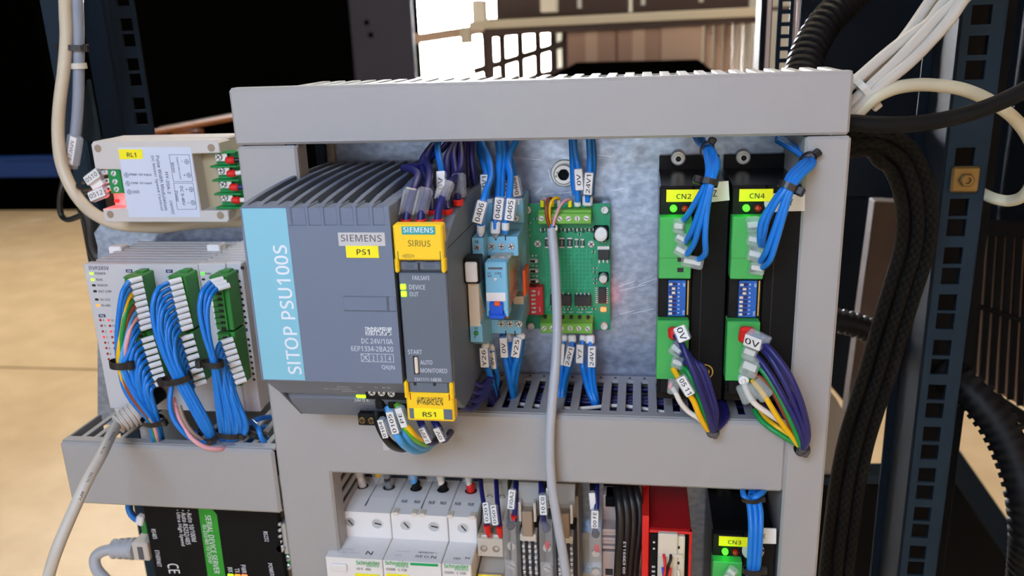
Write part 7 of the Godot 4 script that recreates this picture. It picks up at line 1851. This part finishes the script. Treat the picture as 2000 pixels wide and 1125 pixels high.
func terminals() -> void:
	var X := Transform3D(Basis(V(0, 0, 1), V(0, 1, 0), V(-1, 0, 0)), Vector3.ZERO)
	# beige feed-through terminal block in two steps
	var p := thing("terminal_block", "beige screw terminal block with yellow label, right of the white breakers", "terminal block", V(-84, -350, 4))
	put(MB.new().prism([Vector2(6, -350), Vector2(6, -252), Vector2(20, -252), Vector2(26, -258), Vector2(26, -266), Vector2(34, -280), Vector2(44, -279), Vector2(50, -280.4), Vector2(50, -292), Vector2(40, -293), Vector2(38, -300), Vector2(54, -302.4), Vector2(54, -318), Vector2(30, -350)], X, 91.6, 76.6, 0.4), "body", M["terminal"], p)
	put(MB.new().prism([Vector2(40.2, -276.6), Vector2(49, -277.4), Vector2(49.2, -281), Vector2(40.2, -281)], X, 90.8, 77.2, 0.2), "clamp_step", M["terminal_brown"], p)
	put(MB.new().bx(-91.0, -318, 53, -77.2, -300.8, 54.6, 0.3), "brown_cover", M["terminal_brown"], p)
	put(MB.new().bx(-91.4, -318, 54.4, -77, -301.4, 55, 0.2), "yellow_label", M["label_yellow"], p)
	for e in [V(-88,-286.9,50.2), V(-80.7,-286.8,50.2), V(-87.7,-267.4,26.5), V(-80.3,-267,26.5)]:
		put(MB.new().lathe(e, FRONT, [Vector2(2.2, 0), Vector2(1.9, 0.2), Vector2(1.9, 0.08)], 16).lathe(e, FRONT, [Vector2(1.9, 0.1), Vector2(0, 0.1)], 16), "test_hole", M["terminal_brown"], p)
		put(MB.new().lathe(e + V(0.3, 0.5, 0.15), FRONT, [Vector2(1.2, 0.0), Vector2(0, 0.05)], 12), "contact", M["steel"], p)
	for e in [V(-87.4,-279.6,49), V(-80.3,-279.3,49), V(-87.4,-261.5,24), V(-79.9,-260.8,24)]:
		put(MB.new().box(e, V(3.8, 2.6, 2.0), 0.4), "clamp", M["steel"], p)
	for e in [V(-85.8,-259.8,22), V(-79.5,-259.5,22)]:
		put(MB.new().box(e, V(4.5, 5.0, 4.0), 0.8), "red_collar", M["red"], p)
	var w := wire("dark blue wire with white 0201 marker entering the beige terminal block, left one", "", [V(-85.1,-270.8,52),V(-85.3,-265.4,52),V(-87.5,-259.8,46),V(-90,-256.6,38),V(-91.9,-253.1,30),V(-92.7,-249.9,26)], 1.4, "navy")
	ferrule(w, V(-85,-269.3,53), V(-84.4,-278,51), 1.9, "red")
	marker(w, V(-83.6,-266.6,55), V(-85.6,-257.1,49), 3.4, "0201", V(0, -0.1, 1), false)
	w = wire("dark blue wire with white 0501 marker entering the beige terminal block, right one", "", [V(-77.8,-271,52),V(-77.9,-265,52),V(-79.4,-259.4,46),V(-81.1,-256.2,38),V(-82.6,-252.7,30),V(-83.3,-249.5,26)], 1.4, "navy")
	ferrule(w, V(-77.7,-269.7,53), V(-77.6,-278.1,51), 2.0, "red")
	marker(w, V(-79.1,-267.5,55), V(-80.9,-257.7,50), 3.4, "0501", V(0, -0.1, 1), false)
	# three relay modules with clear sides and dark contact rows
	for q in [[-74.6, 415.0, "left"], [-53.6, 770.0, "right"]]:
		var x0: float = q[0]
		var r := thing("relay_module", "clear cased relay module with brown cover plate and dark contact rows, %s one" % q[2], "relay module", V(x0 + 10, -350, 4))
		if q[2] == "right":
			x0 = -54.0
		put(MB.new().bx(x0, -350, 40, x0 + 7.4, -262, 60, 0.6), "clear_terminal", M["plastic"], r)
		put(MB.new().bx(x0 + 0.2, -350, 6, x0 + 20.4, -258, 36, 0.5), "base", M["terminal"], r)
		for k in 3:
			put(MB.new().lathe(V(x0 + 3.8, -267.8 - k * 13.0, 54), FRONT, [Vector2(2.6, 0), Vector2(2.4, 1.6), Vector2(0, 1.6)], 16), "clamp_screw", M["steel" if k else "rack_dark"], r)
			put(MB.new().box(V(x0 + 3.8, -267.8 - k * 13.0, 55.7), V(4.2, 0.6, 0.3), 0, Basis(FRONT, 0.6 + k)), "screw_slot", M["dark"], r)
		put(MB.new().bx(x0 + 0.6, -300, 60.1, x0 + 6.6, -286.4, 61, 0.4), "lower_tab", M["plastic"], r)
		var sx := x0 + 8.2
		put(MB.new().prism([Vector2(10, -246), Vector2(46, -250), Vector2(52, -258), Vector2(52, -254), Vector2(46, -244.6), Vector2(10, -242)], X, -sx, -sx - 11.4, 0.2), "sloped_cover", M["duct_in"], r)
		put(MB.new().bx(sx + 2.6, -272.4, 50, sx + 8.6, -256.4, 58, 0.5), "brown_plate", M["terminal_brown"], r)
		put(MB.new().bx(sx + 0.6, -264, 48, sx + 2.2, -252, 56, 0.3).bx(sx + 9.0, -264, 48, sx + 10.6, -252, 56, 0.3), "spring_arm", M["terminal"], r)
		put(MB.new().bx(sx, -350, 36, sx + 11.4, -272, 50, 0.3), "contact_housing", M["resistor"], r)
		put(MB.new().bx(sx + 1.0, -276, 49, sx + 10.4, -271.6, 57, 0.4), "white_bar", M["terminal"], r)
		for k in 8:
			for j in 3:
				put(MB.new().box(V(sx + 2.2 + j * 3.5, -278.8 - k * 3.6, 50.6 + (k % 2) * 0.8), V(1.6, 2.2, 3.0), 0.3), "contact", M["plate" if (k + j) % 3 else "steel"], r)
	var e := thing("relay_module", "clear end terminal beside the pink grey block under the middle duct", "relay module", V(-22, -350, 4))
	put(MB.new().bx(-26.0, -350, 30, -19.2, -262, 60, 0.6), "clear_terminal", M["plastic"], e)
	for k in 3:
		put(MB.new().lathe(V(-22.6, -270.4 - k * 12.2, 54), FRONT, [Vector2(2.4, 0), Vector2(2.2, 1.6), Vector2(0, 1.6)], 16), "clamp_screw", M["steel" if k else "rack_dark"], e)
	for q in [[V(-49.8,-277.5,57), "oval red button on the middle clear terminal"], [V(-21.9,-278.1,57), "oval red button on the right clear terminal"]]:
		solo(MB.new().box(q[0], V(2.6, 5.2, 2), 0.9), "red_button", M["red"], q[1], "button", q[0])
	var wires := [[[V(-68.4,-264,56),V(-67.8,-258,56),V(-67.5,-252.7,54),V(-68.4,-249.5,46),V(-69.8,-248.7,36),V(-70.5,-246.7,30)], V(-69.8,-255.4,57), V(-69.2,-245.5,53), "FI0A2", V(-68.1,-259,57), V(-68.6,-264,56), "dark blue wire with white marker at the left relay module"], [[V(-50.7,-270.2,55),V(-51.5,-262.3,56),V(-51.9,-256.5,57),V(-52.6,-247.3,54),V(-53.8,-244.9,46),V(-55,-242.7,36)], V(-50.9,-255.9,60), V(-51.5,-244.8,58), "10 C0", V(-52,-258.5,57), V(-51.2,-263.6,56), "dark blue wire with white 10C0 marker left of the grey cable"], [[V(-23.1,-269.9,54),V(-22.5,-262.7,55),V(-22.1,-255.5,54),V(-22.2,-249.3,48),V(-22.6,-246.8,40),V(-22.9,-243.4,32)], V(-22.9,-264,58), V(-22.8,-254.1,56), "00 FE", V(-22.9,-266,56), V(-23.6,-270.6,55), "dark blue wire with white 00FE marker at the right clear terminal"]]
	for q in wires:
		w = wire(q[6], "", q[0], 1.5, "navy")
		marker(w, q[1], q[2], 3.9, q[3], V(0, -0.1, 1), false)
	put(MB.new().lathe(V(-68.2,-259.4,57), V(-68.8,-264,56) - V(-68.2,-259.4,57), [Vector2(0, 0), Vector2(1.9, 0), Vector2(1.2, 3.6), Vector2(0, 3.6)], 12), "red_ferrule", M["red"], w)
	w = wire("blue wire showing right behind the grey cable under the middle duct", "", [V(-42,-261.1,40),V(-42.6,-255.7,40),V(-43.2,-251.6,38),V(-43.7,-248.6,34),V(-44.2,-245.5,30)], 1.6, "blue")
	put(MB.new().bar(V(-41.1,-259.1,42), V(-41.3,-254.1,41), 2.6, 2.4, 0.5), "red_collar", M["red"], w)
	w = wire("dark wire with white marker just left of the grey cable under the middle duct", "", [V(-49.1,-267.1,46),V(-49.2,-260.5,46),V(-49.7,-253.7,44),V(-50.9,-250,38),V(-51.7,-246.1,32)], 1.5, "black_wire")
	marker(w, V(-48.5,-257.3,50), V(-49,-246,48), 3.2, "FI F0", V(0, -0.1, 1), false, 1.25, "ink_soft")
	w = wire("wire with plain white marker above the right clear terminal", "", [V(-24.1,-257.9,48),V(-24.5,-252.7,48),V(-24.8,-248.7,46),V(-25.4,-246.8,38)], 1.4, "black_wire")
	marker(w, V(-23.8,-256.1,52), V(-24.7,-246.7,50), 3.4, "", V(0, -0.1, 1), false)
	# pink grey block
	var k := thing("end_terminal", "pink grey ribbed terminal block beside the black cable bunch", "terminal block", V(-15, -350, 4))
	put(MB.new().bx(-19.0, -350, 6, -11.4, -252, 44, 0.5), "body", M["terminal_pink"], k)
	put(MB.new().bx(-19.0, -350, 40, -11.2, -283.5, 52, 0.5), "lower_step", M["terminal_pink"], k)
	for i in 5:
		put(MB.new().bx(-19.0, -269.6 - i * 2.7, 42, -11.4, -267.6 - i * 2.7, 54 - (i % 2), 0.4), "rib", M["terminal_pink"], k)
	put(MB.new().bx(-17.4, -298.4, 51.6, -13.1, -294.4, 52.3, 0), "arrow_slot", M["dark"], k)
	put(MB.new().bx(-19, -252, 20, -11, -242, 34, 0.5).bx(-17.4, -258, 34, -12.4, -252, 46, 0.3), "dark_head", M["rack_black"], k)
	# black cables with white print
	for i in 4:
		var o := thing("cable", "black control cable beside the red device, %s of the four in the bunch" % ["leftmost", "second", "third", "rightmost"][i], "cable", V(-9,-244,46))
		put(MB.new().tube([V(-11.7,-247.4,30) + V(i * 1.6, 0, -i * 2), V(-10.9,-247.6,40) + V(i * 2.8, 0, -i * 2), V(-9.8,-252.1,50) + V(i * 3.4, 0, -i * 2), V(-8.8,-259.9,54) + V(i * 3.6, 0, -i * 2), V(-9,-271.7,56) + V(i * 3.5, 0, -i * 2), V(-9.6,-284.3,56) + V(i * 3.2, 0, -i * 2), V(-10.2,-301.2,54) + V(i * 3.0, 0, -i * 2)], 2.6, 12), "sheath", M["black_wire"], o)
		if i == 1:
			print_on(o, "cable_lettering", "grey_print", [["E116663 00", V(-6.4,-271.8,58.6), V(-6.8,-292.3,58.6), 1.5]])
	# red device
	var d := thing("red_module", "red metal cased drive module with white plug, under the middle duct", "module", V(18, -350, 4))
	put(MB.new().bx(7.0, -350, 4, 29.6, -262.8, 58, 0.6), "case", M["red_dark"], d)
	put(MB.new().bx(3.0, -350, 4, 6.8, -254.2, 60, 0.4), "side_flange", M["red"], d)
	put(MB.new().bx(3.0, -254, 4, 5.2, -242, 30, 0.4).bx(3.2, -246, 30, 7.4, -241, 34, 0.4), "top_tab", M["red"], d)
	put(MB.new().bx(7.0, -264.2, 57, 30.0, -262.6, 60.4, 0.4), "front_lip", M["red"], d)
	put(MB.new().bx(28.4, -350, 56, 30.0, -262.6, 60.2, 0.4), "front_edge", M["red"], d)
	put(MB.new().bx(8, -350, 57, 28.4, -264.4, 58.4, 0.0), "recess", M["rack_black"], d)
	put(MB.new().bx(7.4, -350, 57, 11.4, -265, 60, 0.3), "vent_strip", M["black"], d)
	var slots := MB.new()
	for i in 7:
		slots.bx(8.6, -286.4 - i * 3.0, 60, 10.4, -285.2 - i * 3.0, 60.15, 0)
	for i in 2:
		slots.lathe(V(9.6, -270.2 - i * 4, 60), FRONT, [Vector2(0.7, 0.1), Vector2(0, 0.1)], 10)
	put(slots, "vent_marks", M["plate"], d)
	var pl := put(MB.new().bx(11.7, -310, 58, 22.3, -262.9, 63, 0.6), "white_plug", M["cream"], d)
	put(MB.new().bx(22.3, -310, 58, 26.2, -264.7, 62, 0.6).bx(12.3, -276.7, 62, 25.3, -275, 64, 0.3), "plug_latch", M["cream"], pl)
	for e2 in [V(22.9,-271.3,62.2), V(22.9,-281.1,62.2)]:
		put(MB.new().box(e2, V(1.2, 1.6, 0.4), 0.1), "latch_hole", M["dark"], pl)
	for q in [[[V(14.8,-274.8,64),V(15.4,-277.7,67),V(15.6,-281.3,68),V(15,-286.3,69),V(14.5,-292.1,69)], "red", "red wire in the white plug of the red module, left one"], [[V(18.6,-275,64),V(18.4,-276.1,67),V(17.3,-279,68),V(16.5,-283.3,68),V(16,-288.4,68)], "black_wire", "black wire in the white plug of the red module"], [[V(18.5,-281.7,66),V(18.1,-283.9,68),V(17.8,-287.5,69),V(17.5,-291.8,69)], "red", "red wire in the white plug of the red module, right one"], [[V(14.4,-281.7,66),V(14.8,-284.9,67),V(15.2,-288.4,68)], "lever_blue", "purple blue wire in the white plug of the red module"], [[V(22.6,-282.8,66),V(23,-285,67),V(23.2,-288.6,68)], "white_wire", "white wire in the white plug of the red module"]]:
		wire(q[2], "", q[0], 0.8, q[1], 8)
